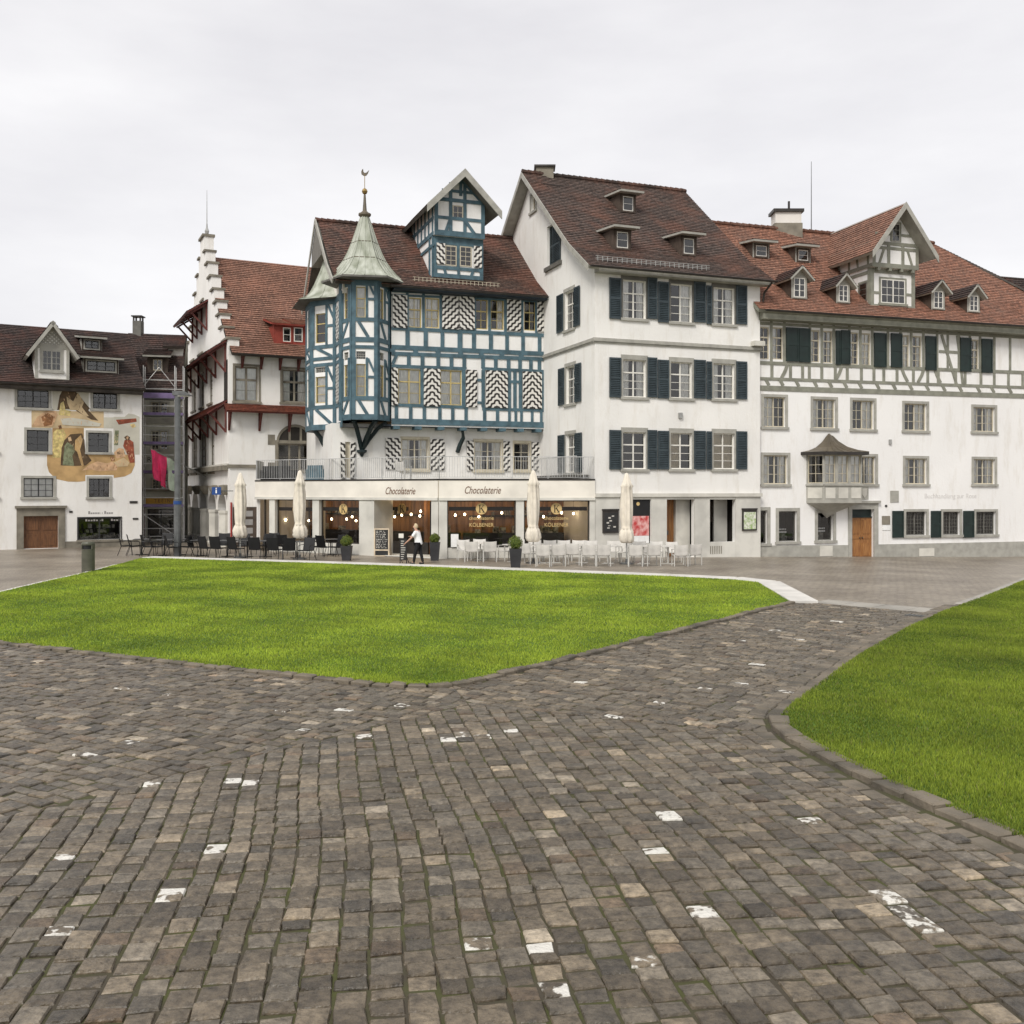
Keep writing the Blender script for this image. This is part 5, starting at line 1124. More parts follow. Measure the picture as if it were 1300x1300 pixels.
        if i in (1, 2, 3):
            beam(f_, (l - .25, Z0 + .25), (.35, 6.95), .15, **t); beam(f_, (l - .25, 9.5), (.4, 9.95), .14, **t)
            for u in (.2, 1.05): beam(f_, (u, 7.1), (u, 9.1), .12, **t); beam(f_, (u, 10.05), (u, Z1), .12, **t)
            beam(f_, (1.05, 7.95), (l, 7.95), .12, **t); beam(f_, (1.05, 11.0), (l, 11.0), .12, **t); beam(f_, (1.1, 9.0), (l - .1, 8.2), .12, **t); beam(f_, (1.1, 12.1), (l - .1, 11.3), .12, **t)
        if i == 0:
            striped_shutter(f_, (.5, 1.3, 10.15, 11.75), R); striped_shutter(f_, (.5, 1.3, 7.15, 8.9), R, flip=True)
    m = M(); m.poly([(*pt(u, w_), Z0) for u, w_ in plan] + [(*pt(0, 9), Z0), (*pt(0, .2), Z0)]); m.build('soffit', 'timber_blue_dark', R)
    fx = Vector((*pt(-2.35, 3.4), 4.3)); tp = Vector((*pt(-3.15, 3.1), Z0)); curve_bar([tp, tp.lerp(fx, .3) + Vector((.06, 0, .15)), tp.lerp(fx, .65) + Vector((.1, 0, .12)), fx], .16, .18, 'bracket_green', R)
    ap_ = (*pt(-2.35, 4.0), 0); cpl = [(U0 + .1, 1.3), (-3.95, 2.7), (-3.95, 5.3), (U0 + .1, 6.7)]
    m = M(); sm = M(); prev = None; col = [[] for _ in range(7)]
    for sc_, z in ((1.0, 12.28), (.80, 12.45), (.58, 12.85), (.42, 13.4), (.26, 14.1), (.16, 14.7), (.1, 15.0)):
        cen = Vector(pt(-2.2, 4.0)); ring = [cen + (Vector(pt(*q)) - cen) * sc_ for q in cpl]; ring = [(p.x, p.y, z) for p in ring]
        if prev:
            for i in range(3): m.poly([prev[i + 1], prev[i], ring[i], ring[i + 1]])
        prev = ring
        for i in range(3):
            for j in range(2): col[i * 2 + j].append(Vector(ring[i]).lerp(Vector(ring[i + 1]), j / 2) + Vector((0, 0, .012)))
        col[6].append(Vector(ring[3]))
    cr_ = m.build('bay_roof', 'copper', R)
    for c in col: sm.tube(c, .02, 5)
    sm.build('roof_seams', 'copper', cr_); M().poly([(*pt(*q), 12.275) for q in cpl]).build('bay_soffit', 'trim_dark', R)
    # --- main roof
    prof = [(.62, 12.62), (-.9, 13.62), (-4.5, 16.65)]
    roof(slope(F, -2.75, W + .02, prof), 'tiles_blue_house', R, thick=.15, deck='eave_brown'); roof([(F.P(W, 12.9, -9), F.P(-2.75, 12.9, -9), F.P(-2.75, 16.65, -4.5), F.P(W, 16.65, -4.5))], 'tiles_blue_house', R, deck='eave_brown')
    m = M()
    for k in range(36): u = -2.9 + (W + 2.9) * k / 36; m.tube([F.P(u, 16.72, -4.5), F.P(u + (W + 2.9) / 36 + .03, 16.70, -4.5)], [.125, .105], 8)
    m.build('ridge_tiles', 'tiles_blue_house', R)
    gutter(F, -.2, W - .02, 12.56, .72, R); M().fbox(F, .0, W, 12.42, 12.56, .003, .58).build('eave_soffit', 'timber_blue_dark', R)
    # gable end on the flank: plastered wall, boarded hood and barge boards
    E = Fac(F.P(U0, 0, -9)[:2], (F.P(U0, 0, 0)[0] - F.P(U0, 0, -9)[0], F.P(U0, 0, 0)[1] - F.P(U0, 0, -9)[1]))
    M().prism(E, [(0, 12.2), (9, 12.2), (9, 12.9), (4.5, 16.5), (0, 12.9)], -.2, 0).build('gable_wall', 'stucco_warm', R)
    hood = M(); hood.prism(E, [(3.0, 14.6), (6.0, 14.6), (6.0, 15.35), (4.5, 16.6), (3.0, 15.35)], .003, .55); hood.build('gable_hood', 'board_grey', R)
    m = M()
    for (a, b) in (((9.62, 12.62), (8.1, 13.62)), ((8.1, 13.62), (4.5, 16.7)), ((-.2, 12.8), (4.5, 16.7))): m.bar(E.P(a[0], a[1] - .04, .6), E.P(b[0], b[1] - .04, .6), .06, .24, up=(0, 0, 1))
    m.build('barge_board', 'trim_grey', R)
    # snow guard
    m = M()
    for k in range(22): u = 1.1 + k * .2; z = prof_z(prof, .15); m.bar(F.P(u, z + .02, .15), F.P(u, z + .24, .15), .02)
    for dz in (.1, .23): m.bar(F.P(1.0, prof_z(prof, .15) + dz, .15), F.P(5.4, prof_z(prof, .15) + dz, .15), .018)
    m.build('snow_guard', 'sash_tan', R)
    # --- tall gabled dormer
    H = F.off(-.12); a, b = H.uv(550.5, 330)[0], H.uv(613, 330)[0]; zb, zj, zt = H.uv(582, 354)[1], H.uv(582, 302)[1], H.uv(582, 258)[1]; az = H.uv(586, 226)[1]; au = (a + b) / 2 + .05; jo = .2; dep = 6.0
    d = M(); d.prism(H, [(a, zb), (b, zb), (b, zj), (a, zj)], -dep, 0); d.prism(H, [(a - .02, zj + .001), (b + .02, zj + .001), (b + .02, zt), (au, az - .12), (a - .02, zt)], -dep, jo); D = d.build('gable_dormer', 'infill_white', R)
    J = H.off(jo); t = dict(parent=D, mat='timber_blue', t=.045)
    r1, r2 = H.rect(565, 579.5, 312, 337.5), H.rect(583.5, 598.5, 313, 338.5)
    for r in (r1, r2): window(H, r, D, nx=1, bars_x=2, ny=4, sash='sash_tan', sill=False, hole=False, fw=.05)
    striped_shutter(H, H.rect(553.7, 564.5, 309, 335.5), D, o=.05); striped_shutter(H, H.rect(601, 611.2, 313, 340), D, flip=True, o=.05)
    hb = lambda z, u0=a, u1=b, wd=.18, f_=H: beam(f_, (u0, z), (u1, z), wd, **t)
    hb(zb + .1, wd=.2); hb(r1[2] - .12, wd=.16); hb(zj - .12, wd=.26); hb(r1[3] + .1, wd=.14)
    for u in (a + .08, b - .08): beam(H, (u, zb), (u, zj), .17, **t)
    um = (r1[1] + r2[0]) / 2; beam(H, (um, r1[2] - .1), (um, r1[3] + .1), .14, **t)
    for k, u in enumerate((a + .62, au - .05, b - .62)): beam(H, (u, zb + .15), (u + (-.1, 0, .12)[k], r1[2] - .15), .13, **t)
    hb(zj + .12, a - .02, b + .02, .26, J); hb(J.uv(582, 278)[1], a, b, .15, J); hb(J.uv(582, 255)[1], a, b, .17, J); hb(J.uv(582, 246.5)[1] + .12, au - .95, au + .95, .13, J)
    for u in (a + .07, b - .07): beam(J, (u, zj + .1), (u, zt + .1), .18, **t)
    wr = J.rect(574.3, 587.8, 261, 279); window(J, wr, D, nx=1, bars_x=2, ny=2, sash='sash_tan', sill=False, hole=False)
    for u in (wr[0] - .09, wr[1] + .09): beam(J, (u, zj + .2), (u, zt + .9), .16, **t)
    beam(J, (au, zt + .3), (au, az - .2), .15, **t)
    beam(J, (wr[0] - .12, J.uv(582, 280)[1]), (a + .55, zj + .2), .15, **t); beam(J, (wr[1] + .12, J.uv(582, 280)[1]), (b - .5, zj + .2), .15, **t)
    hw = (b - a) / 2; k_ = (az - zt) / hw
    for sgn in (-1, 1): beam(J, (au + sgn * hw, zt - .02), (au, az - .1), .2, **t)
    S = Fac(H.P(a - .02, 0, -dep)[:2], (H.P(a, 0, 0)[0] - H.P(a, 0, -dep)[0], H.P(a, 0, 0)[1] - H.P(a, 0, -dep)[1]))
    for z, wd in ((zj + .1, .2), ((zj + zt) / 2, .15), (zt - .02, .18), (zj - .45, .14)): beam(S, (.6, z), (dep + .1, z), wd, **t)
    for k in range(7): u = dep - .05 - k * .7; beam(S, (u, zj), (u, zt), .14, **t)
    for u in (dep - .08, dep - .62): beam(S, (u, zb), (u, zj), .15, **t)
    e = .62; ov = jo + .7
    for sgn in (-1, 1):
        x, z = au + sgn * (hw + e), zt - k_ * e + .12; q = [H.P(x, z, ov), H.P(au, az + .12, ov), H.P(au, az + .12, -dep - .3), H.P(x, z, -dep + 1.6)]
        roof([(q[3], q[0], q[1], q[2]) if sgn < 0 else (q[0], q[3], q[2], q[1])], 'tiles_blue_house', D, deck='trim_dark', thick=.15, name='gable_roof')
        p0, p1 = (x, z), (au, az + .12); m = M(); m.prism(H, [(p0[0], p0[1] - .34), (p1[0], p1[1] - .34), (p1[0], p1[1] + .05), (p0[0], p0[1] + .05)] if sgn < 0 else [(p1[0], p1[1] - .34), (p0[0], p0[1] - .34), (p0[0], p0[1] + .05), (p1[0], p1[1] + .05)], ov + .002, ov + .06); m.build('barge_board', 'trim_grey', D)
    # closing walls at the back
    m = M(); m.poly([F.P(U0, 0, -9), F.P(W, 0, -9), F.P(W, 12.9, -9), F.P(U0, 12.9, -9)]); m.build('rear_wall', 'stucco_warm', R)
    return R, F, G
blue, FB, FBG = blue_house()
# ------------------------------------------------------------------ one storey chocolate cafe in front of it
P0 = (-3.19, 42.6); P2 = (-12.7, 48.5)
def cafe():
    R = root('cafe_pavilion', 'low cream fronted chocolate shop with lit windows and a railed roof terrace', 'shop', (*P0, 0))
    A = Fac(P2, (P0[0] - P2[0], P0[1] - P2[1])); LA = math.hypot(P0[0] - P2[0], P0[1] - P2[1]); B = Fac(P0, (WC[0] - P0[0], WC[1] - P0[1])); LB = math.hypot(WC[0] - P0[0], WC[1] - P0[1])
    z0, z1, zf = 2.54, 2.66, 3.42
    # columns (photo columns), low walls and big panes
    for f_, l, cols, panes in ((A, LA, ((343, 350), (397.7, 406), (457, 476), (548.5, 557)), ((350, 397.7, 688), (406, 457, 690), )), (B, LB, ((557, 567.7), (655, 665), (748.5, 756.5)), ((567.7, 655, 695.4), (665, 748.5, 690)))):
        for a, b in cols: ua, ub = f_.uv(a, 650)[0], f_.uv(b, 650)[0]; M().fbox(f_, max(0, ua), min(l, ub), -.02, z0, -.38, .06).build('pillar', 'concrete', R)
        for a, b, yb in panes:
            ua, ub = f_.uv(a, 650)[0] + .003, f_.uv(b, 650)[0] - .003; zb = max(.35, f_.uv((a + b) / 2, yb)[1])
            M().fbox(f_, ua, ub, -.02, zb, -.3, -.02).build('low_wall', 'concrete', R)
            m = M(); m.fbox(f_, ua, ua + .05, zb, z0, -.2, -.12); m.fbox(f_, ub - .05, ub, zb, z0, -.2, -.12); m.fbox(f_, ua + .05, ub - .05, z0 - .05, z0, -.2, -.12); m.fbox(f_, ua + .05, ub - .05, zb, zb + .05, -.2, -.12); w_ = m.build('shop_window', 'gutter', R)
            M().poly([f_.P(ua + .05, zb + .05, -.16), f_.P(ub - .05, zb + .05, -.16), f_.P(ub - .05, z0 - .05, -.16), f_.P(ua + .05, z0 - .05, -.16)]).build('pane', 'glass_shop', w_)
            um = (ua + ub) / 2 if a != 406 else f_.uv(433, 650)[0]
            if a == 567.7: um = f_.uv(611.5, 646)[0]
            if a == 665: um = f_.uv(707, 646)[0]
            logo(f_, um, f_.uv(a, 646)[1], w_, ua + .08, ub - .08, a in (567.7, 665))
    # glazed left end and entrance recess
    ua, ub = A.uv(311.5, 650)[0], A.uv(343, 650)[0]; m = M()
    for u in (0.0, (ub) * .45, ub - .06): m.fbox(A, max(0, u), max(0, u) + .06, .0, z0, -.2, -.12)
    w_ = m.build('shop_window', 'gutter', R); M().poly([A.P(0, .05, -.16), A.P(ub, .05, -.16), A.P(ub, z0, -.16), A.P(0, z0, -.16)]).build('pane', 'glass_shop', w_)
    e0, e1 = A.uv(476, 650)[0], A.uv(548.5, 650)[0]; G = A.off(-1.3)
    m = M(); m.fbox(G, e0 - .4, e1 - 1.2, .0, .6, -.1, 0); m.fbox(G, e0 - .4, e0 - .34, .6, z0, -.1, 0); k = m.build('shop_window', 'gutter', R); M().poly([G.P(e0 - .34, .6, -.05), G.P(e1 - 1.25, .6, -.05), G.P(e1 - 1.25, z0, -.05), G.P(e0 - .34, z0, -.05)]).build('pane', 'glass_shop', k)
    logo(G, G.uv(507.7, 646)[0], G.uv(507.7, 646)[1], k, e0 - .3, e0 + .8, False)
    dm = M(); dm.fbox(A, e1 - .45, e1 - .38, .02, z0 - .05, -1.35, -.45); dm.build('door', 'black', R)
    M().fbox(A, e0, e1, 0.0, .05, -1.3, -.0).build('step', 'concrete', R); M().fbox(A, e0 - .42, e0 - .0, .02, z0, -1.3, -.381).build('recess_wall', 'concrete', R)
    # fascia, lip and coping
    for f_, l in ((A, LA), (B, LB)):
        M().fbox(f_, 0, l, z0 + .001, z1, -.4, .12).build('lintel', 'concrete', R); M().fbox(f_, 0, l, z1 + .001, zf, -.4, .08).build('fascia', 'fascia_cream', R); M().fbox(f_, 0, l, zf + .001, zf + .07, -.4, .10).build('coping', 'gutter', R)
    t = A.uv(509, 623); text('Chocolaterie', A, t[0], t[1] - .02, .085, .46, 'lettering_brown', R, shear=.35, squash=.70); t = B.uv(612, 622); text('Chocolaterie', B, t[0], t[1] - .02, .085, .46, 'lettering_brown', R, shear=.35, squash=.66)
    # terrace floor and interior
    poly = [P2, P0, WC, FWL.P(-6.2, 0)[:2], FBG.P(7.6, 0)[:2], FBG.P(-2.9, 0)[:2], (-12.2, 52.0)]
    m = M(); m.poly([(x, y, zf + .02) for x, y in poly]); m.poly([(x, y, zf - .3) for x, y in reversed(poly)]); m.build('terrace_floor', 'trim_grey', R)
    m = M(); m.poly([(x, y, .012) for x, y in poly]); m.build('floor', 'cafe_floor', R)
    for f_, l, d in ((A, LA, 3.6), (B, LB, 3.4)):
        M().fbox(f_, .2 if f_ is A else -.6, l - .2, .02, z1, -d - .1, -d).build('back_wall', 'cafe_wood', R)
        M().fbox(f_, 1.2, l - 1.0, .02, 1.0, -d + .5, -d + 1.0).build('counter', 'black', R)
        m = M()
        for k in range(14): u = 1.4 + random.random() * (l - 2.8); m.fbox(f_, u, u + .25, 1.001, 1.1 + .25 * random.random(), -d + .6, -d + .85)
        m.build('counter_goods', 'goods', R)
        M().fbox(f_, 1.5, l - 1.2, 1.75, 1.8, -d, -d + .3).build('shelf', 'black', R); m = M()
        for k in range(18): u = 1.6 + random.random() * (l - 3.2); m.fbox(f_, u, u + .12, 1.801, 1.9 + .2 * random.random(), -d + .03, -d + .25)
        m.build('shelf_goods', 'goods', R)
    M().fbox(A, -.02, .0, 0, zf - .3, -4, -.2).build('end_wall', 'stucco_white', R)
    for (f_, x, y, o) in ((A, 440, 659, -1.5), (A, 447, 656, -2.2), (A, 452, 661, -1.8), (A, 421, 659, -2), (A, 363, 660, -2), (A, 392, 661, -2.2), (A, 482, 653, -2.4), (A, 488, 657, -2.2), (A, 493, 655, -2.6), (A, 501, 656, -2.4), (A, 510, 654, -2.6), (A, 522, 653, -2.2), (A, 534, 649, -2.0), (A, 533, 655, -2.4),
                          (B, 578, 654, -1.4), (B, 590, 653, -1.2), (B, 608, 656, -1.6), (B, 637, 651, -1.4), (B, 690, 656, -1.6), (B, 713, 651, -1.5), (B, 728, 652, -1.8), (B, 744, 655, -2.2)):
        u, z = f_.uv(x, y, o); z = min(z, 2.15); p = f_.P(u, z, o); m = M(); m.lathe(p, [(.02, -.055), (.043, -.033), (.05, 0), (.036, .04), (.015, .06)], 8); b_ = m.build('pendant_bulb', 'bulb', R, smooth=True); M().tube([(p[0], p[1], z + .08), (p[0], p[1], z1 + .1)], .006, 5).build('cord', 'black', b_)
    for f_, u in ((A, 2.6), (A, 5.4), (A, 8.5), (B, 1.6), (B, 4.6)):
        ld_ = bpy.data.lights.new('pendant_light', 'POINT'); ld_.energy = 15; ld_.color = (1, .70, .40); ld_.shadow_soft_size = .2; lo_ = bpy.data.objects.new('pendant_light', ld_); COL.objects.link(lo_); q = f_.P(u, 2.2, -2.0); lo_.location = (q[0] - P0[0], q[1] - P0[1], q[2]); lo_.parent = R
    # railing
    zr0, zr1 = zf + .07, zf + 1.06
    for f_, l, a, b in ((A, LA, A.uv(330, 600)[0] - .3, LA), (B, LB, 0, LB - .05)):
        m = M(); m.fbox(f_, a, b, zr1 - .03, zr1, -.06, -.02); m.fbox(f_, a, b, zr0 + .06, zr0 + .08, -.05, -.03); rl = m.build('railing', 'metal_steel', R)
        m = M(); n = int((b - a) / .115)
        for k in range(n + 1): u = a + (b - a) * k / n; m.fbox(f_, u - .007, u + .007, zr0 + .08, zr1 - .03, -.047, -.033)
        o = m.build('balusters', 'metal_steel', rl); o['kind'] = 'stuff'
        for k in range(int((b - a) / 1.6) + 1): u = a + min(b - a - .03, k * 1.6); M().fbox(f_, u, u + .03, zr0, zr1 - .031, -.07, -.048).build('railing_post', 'metal_steel', rl)
    q0, q1 = A.P(A.uv(330, 600)[0] - .3, 0, -.04), (-13.2, 51.9, 0); C = Fac(q1[:2], (q0[0] - q1[0], q0[1] - q1[1])); lc_ = math.hypot(q0[0] - q1[0], q0[1] - q1[1])
    m = M(); m.fbox(C, 0, lc_, zr1 - .03, zr1, -.02, .02); m.fbox(C, 0, lc_, zr0 + .05, zr1 - .031, -.006, .006); m.build('screen', 'trim_grey', R)
    M().fbox(C, 0, lc_, 0, zf + .06, -.2, -.02).build('side_wall', 'stucco_white', R)
    return R, A, B
def logo(f_, u, z, parent, ua, ub, full):
    o = -.155
    M().fbox(f_, ua, ub, z - .085, z + .085, o - .002, o + .001).build('window_band', 'logo_black', parent)
    r = .25; d = M(); d.prism(f_, [(u + r * math.cos(t * math.pi / 14), z + r * math.sin(t * math.pi / 14)) for t in range(28)], o + .002, o + .007); k = d.build('logo', 'logo_gold', parent)
    m = M(); e = lambda pts: m.prism(f_, [(u + a * r, z + b * r) for a, b in pts], o + .008, o + .011)
    e([(-.38, -.62), (-.20, -.62), (-.20, .62), (-.38, .62)]); e([(-.52, -.68), (-.06, -.68), (-.06, -.62), (-.52, -.62)]); e([(-.52, .62), (-.06, .62), (-.06, .68), (-.52, .68)])
    e([(-.20, -.06), (-.10, -.10), (.42, .62), (.33, .62)]); e([(-.10, .06), (.32, -.62), (.56, -.62), (.03, .2)]); e([(.16, .62), (.58, .62), (.58, .68), (.16, .68)]); e([(.16, -.68), (.66, -.68), (.66, -.62), (.16, -.62)])
    m.build('logo_letter', 'logo_black', k)
    if full:
        text('chocolaterie', f_, u, z - .42, o + .003, .23, 'logo_gold', parent, depth=.002, squash=.95); text('KÖLBENER', f_, u, z - .72, o + .003, .24, 'logo_gold', parent, depth=.002, squash=.92)
cafe_r, FCA, FCB = cafe()
# small side balcony railing against the white house
def side_balcony():
    R = root('side_balcony', 'short balcony grate and railing on the gable wall above the cafe front', 'balcony', (*WC, 3.5)); f_ = FWL.off(0)
    a, b = -5.6, -.35; m = M(); m.fbox(f_, a, b, 3.52, 3.60, .11, .75); m.build('floor_slab', 'gutter', R); m = M()
    for k in range(26): u = a + (b - a) * k / 25; m.fbox(f_, u - .03, u + .03, 3.601, 3.68, .12, .74)
    m.build('grate', 'trim_dark', R); m = M(); m.fbox(f_, a, b, 4.5, 4.53, .71, .74)
    for k in range(42): u = a + (b - a) * k / 41; m.fbox(f_, u - .007, u + .007, 3.68, 4.5, .718, .732)
    m.build('railing', 'metal_steel', R)
side_balcony()
# ------------------------------------------------------------------ stepped gable house
KO = (-15.0, 51.7); KD = (.896, .444)
def stepped_house():
    R = root('stepped_gable_house', 'white house with stepped gable, stone arcade and dark red window canopies', 'house', (*KO, 0))
    S = Fac(KO, KD); G = Fac(KO, (KD[1], -KD[0])); W = 13.0; D = 17.4; ZE = S.uv(290, 444)[1]; ZR = 17.25; UA = -8.7
    # gable windows
    for (y0, y1, xs) in ((549, 600, ((235, 240), (243.6, 250.5), (253.6, 261.5), (265.8, 272))), (470, 516, ((234.8, 239), (243.6, 248.8), (253.6, 259), (264, 269.8))), (411, 446, ((242, 246.8), (252, 257.8)))):
        for (a, b) in xs:
            xm = (a + b) / 2; k = ((262 - xm) / 30.)                       # heights follow the perspective of the receding wall
            u0, u1 = G.uv(a, 600)[0], G.uv(b, 600)[0]; zref0, zref1 = G.uv(258, y1)[1], G.uv(258, y0)[1]
            window(G, (u0, u1, zref0, zref1), R, nx=2, ny=3, transom=.62, sash='stone_brown', surround=None, sill=True, sillmat='stone_brown', sw=.05, depth=.14, curtain=random.choice(('full', 'sides', None)), fw=.07)
    window(G, (UA - .5, UA + .5, 14.6, 16.0), R, nx=1, ny=2, sash='stone_brown', sill=True, sillmat='stone_brown', depth=.14)
    # side windows
    for (a, b, y0, y1) in ((298.5, 328, 465, 509.5), (358.5, 390, 469, 511)):
        window(S, S.rect(a, b, y0, y1), R, nx=2, ny=2, transom=.62, sash='stone_brown', surround='stone_brown', sw=.12, depth=.16, curtain='full' if a < 300 else 'sides', fw=.09)
    # arched window on the side
    ar = S.rect(353, 396, 563, 598); window(S, ar, R, nx=3, ny=2, sash='stone_brown', surround='stone_brown', sw=.16, depth=.18, fw=.09, sill=True)
    uc = (ar[0] + ar[1]) / 2; rr = (ar[1] - ar[0]) / 2; zs = ar[3] + .02
    az = S.uv(374, 541)[1] - zs
    m = M(); m.prism(S, [(uc + rr * math.cos(t * math.pi / 12), zs + az * math.sin(t * math.pi / 12)) for t in range(13)], -.12, .004); aw = m.build('arch_head', 'room_dark', R)
    m = M(); pts = [(uc + (rr + .1) * math.cos(t * math.pi / 12), zs + (az + .1) * math.sin(t * math.pi / 12)) for t in range(13)]
    for p, q in zip(pts, pts[1:]): m.prism(S, [(p[0] * .0 + uc + (p[0] - uc) * .88, zs + (p[1] - zs) * .86), p, q, (uc + (q[0] - uc) * .88, zs + (q[1] - zs) * .86)], .004, .05)
    for f_ in (-.33, .33): m.prism(S, [(uc + f_ * rr - .06, zs - .05), (uc + f_ * rr + .06, zs - .05), (uc + f_ * rr + .06, zs + az * .93), (uc + f_ * rr - .06, zs + az * .93)], .005, .04)
    m.build('arch_stones', 'stone_brown', aw)
    for z in (ar[2] - .1, ar[3] - .1): M().fbox(S, ar[0] - .55, ar[0] - .17, z, z + .55, .002, .02).build('quoin', 'stone_brown', R); M().fbox(S, ar[1] + .17, ar[1] + .5, z, z + .4, .002, .02).build('quoin', 'stone_brown', R)
    wall(S, [(0, -.1), (W, -.1), (W, ZE + .2), (0, ZE + .2)], 'stucco_white', R)
    # arcade: openings between stone piers along the gable foot
    zc = G.uv(262, 648)[1]; ztop = G.uv(262, 606)[1]; n = 5; a0, a1 = G.uv(234, 650)[0], -.4; RISE = 1.15; wd = (a1 - a0) / n
    for k in range(n): G.holes.append((a0 + k * wd + .28, a0 + (k + 1) * wd - .28, -.1, zc + RISE))
    wall(G, [(-D, -.1), (0, -.1), (0, ZE), (UA, ZR + .2), (-D, ZE)], 'stucco_white', R, reveal=.7, bd=3.2)
    for k in range(n):
        h0, h1 = a0 + k * wd + .28, a0 + (k + 1) * wd - .28; hm = (h0 + h1) / 2; hr = (h1 - h0) / 2; m = M()
        for s in (-1, 1):                                       # spandrels closing the square opening to an arch
            pts = [(hm + s * hr, zc + RISE), (hm, zc + RISE)] + [(hm + s * hr * math.sin(t * math.pi / 16), zc + RISE * math.cos(t * math.pi / 16)) for t in range(1, 9)]
            m.prism(G, pts if s > 0 else pts[::-1], -.6, .001)
        m.build('arch', 'stucco_white', R)
    for k in range(n + 1):
        u = a0 + k * wd; c = G.P(u, 0, .12); m = M(); m.lathe((c[0], c[1], 0), [(.40, -.05), (.40, .22), (.32, .27), (.32, 1.45), (.325, 1.46), (.31, zc - .1), (.35, zc), (.36, zc + .12)], 10); m.build('column', 'stone_light', R, smooth=False)
        M().lathe((c[0], c[1], 0), [(.12, zc + .95), (.3, zc + 1.2), (.36, zc + 1.45), (.1, zc + 1.5)], 8).build('carved_capital', 'stone_brown', R)
    M().fbox(G, -D, .15, ztop + .3, ztop + .55, .003, .3).build('ledge', 'stone_brown', R); M().fbox(G, -D, .1, ztop + .55, ztop + .65, .003, .18).build('ledge', 'stone_light', R)
    # buttress block at the corner with a stone cap
    M().fbox(S, -.05, 1.55, -.1, S.uv(300, 594)[1], .003, .5).build('corner_block', 'stucco_white', R); M().fbox(S, -.1, 1.62, S.uv(300, 594)[1] + .001, S.uv(300, 590)[1], .003, .6).build('corner_cap', 'stone_brown', R)
    # canopies with brackets
    def canopy(F_, u0, u1, zi, drop, out, nb, mat='tiles_red', fasc='oxblood'):
        o = roof([(F_.P(u0, zi - drop, out), F_.P(u1, zi - drop, out), F_.P(u1, zi, 0.01), F_.P(u0, zi, 0.01))], mat, R, deck=fasc, thick=.09, name='canopy', course=.16)
        for k in range(nb):
            u = u0 + .25 + (u1 - u0 - .5) * k / max(1, nb - 1)
            m = M(); m.bar(F_.P(u, zi - .22, .02), F_.P(u, zi - .16 - drop * .9, out * .85), .1, .1); m.bar(F_.P(u, zi - drop - .95, .06), F_.P(u, zi - .25 - drop * .75, out * .75), .09, .1); m.bar(F_.P(u, zi - drop - 1.0, .05), F_.P(u, zi - .2, .05), .1, .1); m.build('canopy_bracket', fasc, o)
    z2 = G.uv(250, 529, 1.1)[1] + .75; z3 = G.uv(246, 458.5, 1.1)[1] + .75; z4 = G.uv(240, 392, 1.2)[1] + .8
    canopy(G, G.uv(229, 540)[0], -.3, z2, .75, 1.1, 7); canopy(G, G.uv(226, 470)[0], -.4, z3, .75, 1.1, 7, 'tiles_dark'); canopy(G, UA - 3.9, UA + 2.2, z4, .8, 1.2, 4, 'tiles_dark')
    zs_ = S.uv(330, 515)[1]; canopy(S, S.uv(282, 520)[0] + .1, W, zs_ + .05, .42, .75, 9)
    # roof, steps
    prof = [(.75, ZE - .25), (-.9, ZE + .75), (UA, ZR)]
    roof(slope(S, .05, W, [(p[0], p[1]) for p in prof]), 'tiles_rust', R, course=.24, lift=.05, deck='eave_brown'); roof([(S.P(W, ZE, -D - .4), S.P(.05, ZE, -D - .4), S.P(.05, ZR, UA), S.P(W, ZR, UA))], 'tiles_rust', R, course=.24)
    gutter(S, .3, W, ZE - .28, .86, R)
    for k in range(12): u = .7 + k * 1.0; m = M(); m.bar(S.P(u, ZE - .25, .02), S.P(u, ZE - .32, .62), .11, .12); m.bar(S.P(u, ZE - .95, .05), S.P(u, ZE - .3, .05), .11, .1); m.bar(S.P(u, ZE - .85, .08), S.P(u, ZE - .35, .5), .09, .09); m.build('eave_bracket', 'oxblood', R)
    steps = [(261.5, 319), (264.7, 334), (268.4, 350.8), (272, 367.4), (275.8, 383), (279.4, 399.7), (283, 416)]
    us = [G.uv(x, y) for x, y in steps]; prevu = UA + .75; tops = []
    for (u, z) in us: tops.append((prevu, u, z)); prevu = u
    tops.append((prevu, .0, G.uv(288, 432)[1]))
    for (a, b, z) in tops:
        for (p, q) in ((a, b), (2 * UA - b, 2 * UA - a)):
            M().fbox(G, p, q, ZE - .3, z, -.55, .006).build('gable_step', 'stucco_white', R); M().fbox(G, p - .03, q + .06, z + .001, z + .12, -.62, .12).build('step_coping', 'stone_brown', R)
    zt = G.uv(257, 303)[1]; M().fbox(G, UA - .75, UA + .75, ZE, zt, -.55, .006).build('gable_step', 'stucco_white', R); M().fbox(G, UA - .82, UA + .82, zt + .001, zt + .14, -.62, .12).build('step_coping', 'stone_brown', R)
    c = G.P(UA, 0, -.27); M().lathe((c[0], c[1], zt), [(.16, .14), (.1, .3), (.14, .5), (.06, .7), (.03, 1.0), (.012, 3.0)], 8).build('finial', 'metal_pale', R)
    # red dormer
    box = (358, 384.5, 415, 436); shed_dormer(S, prof, (359, 369, 416, 434), R, 'dormer_red', 'sash_white', 'tiles_rust', over=.3, rise=.25, fasc='dormer_red', wide=.45); 
    of = roof_o(S, prof, 364, 437); G2 = S.off(of); r = S.rect(373, 384, 416, 434, of); window(G2, r, R, nx=1, ny=2, sash='sash_white', hole=False, sill=False)
    M().fbox(G2, r[0] - .1, r[1] + .6, r[2] - .25, r[3] + .14, -1.5, .002).build('dormer', 'dormer_red', R)
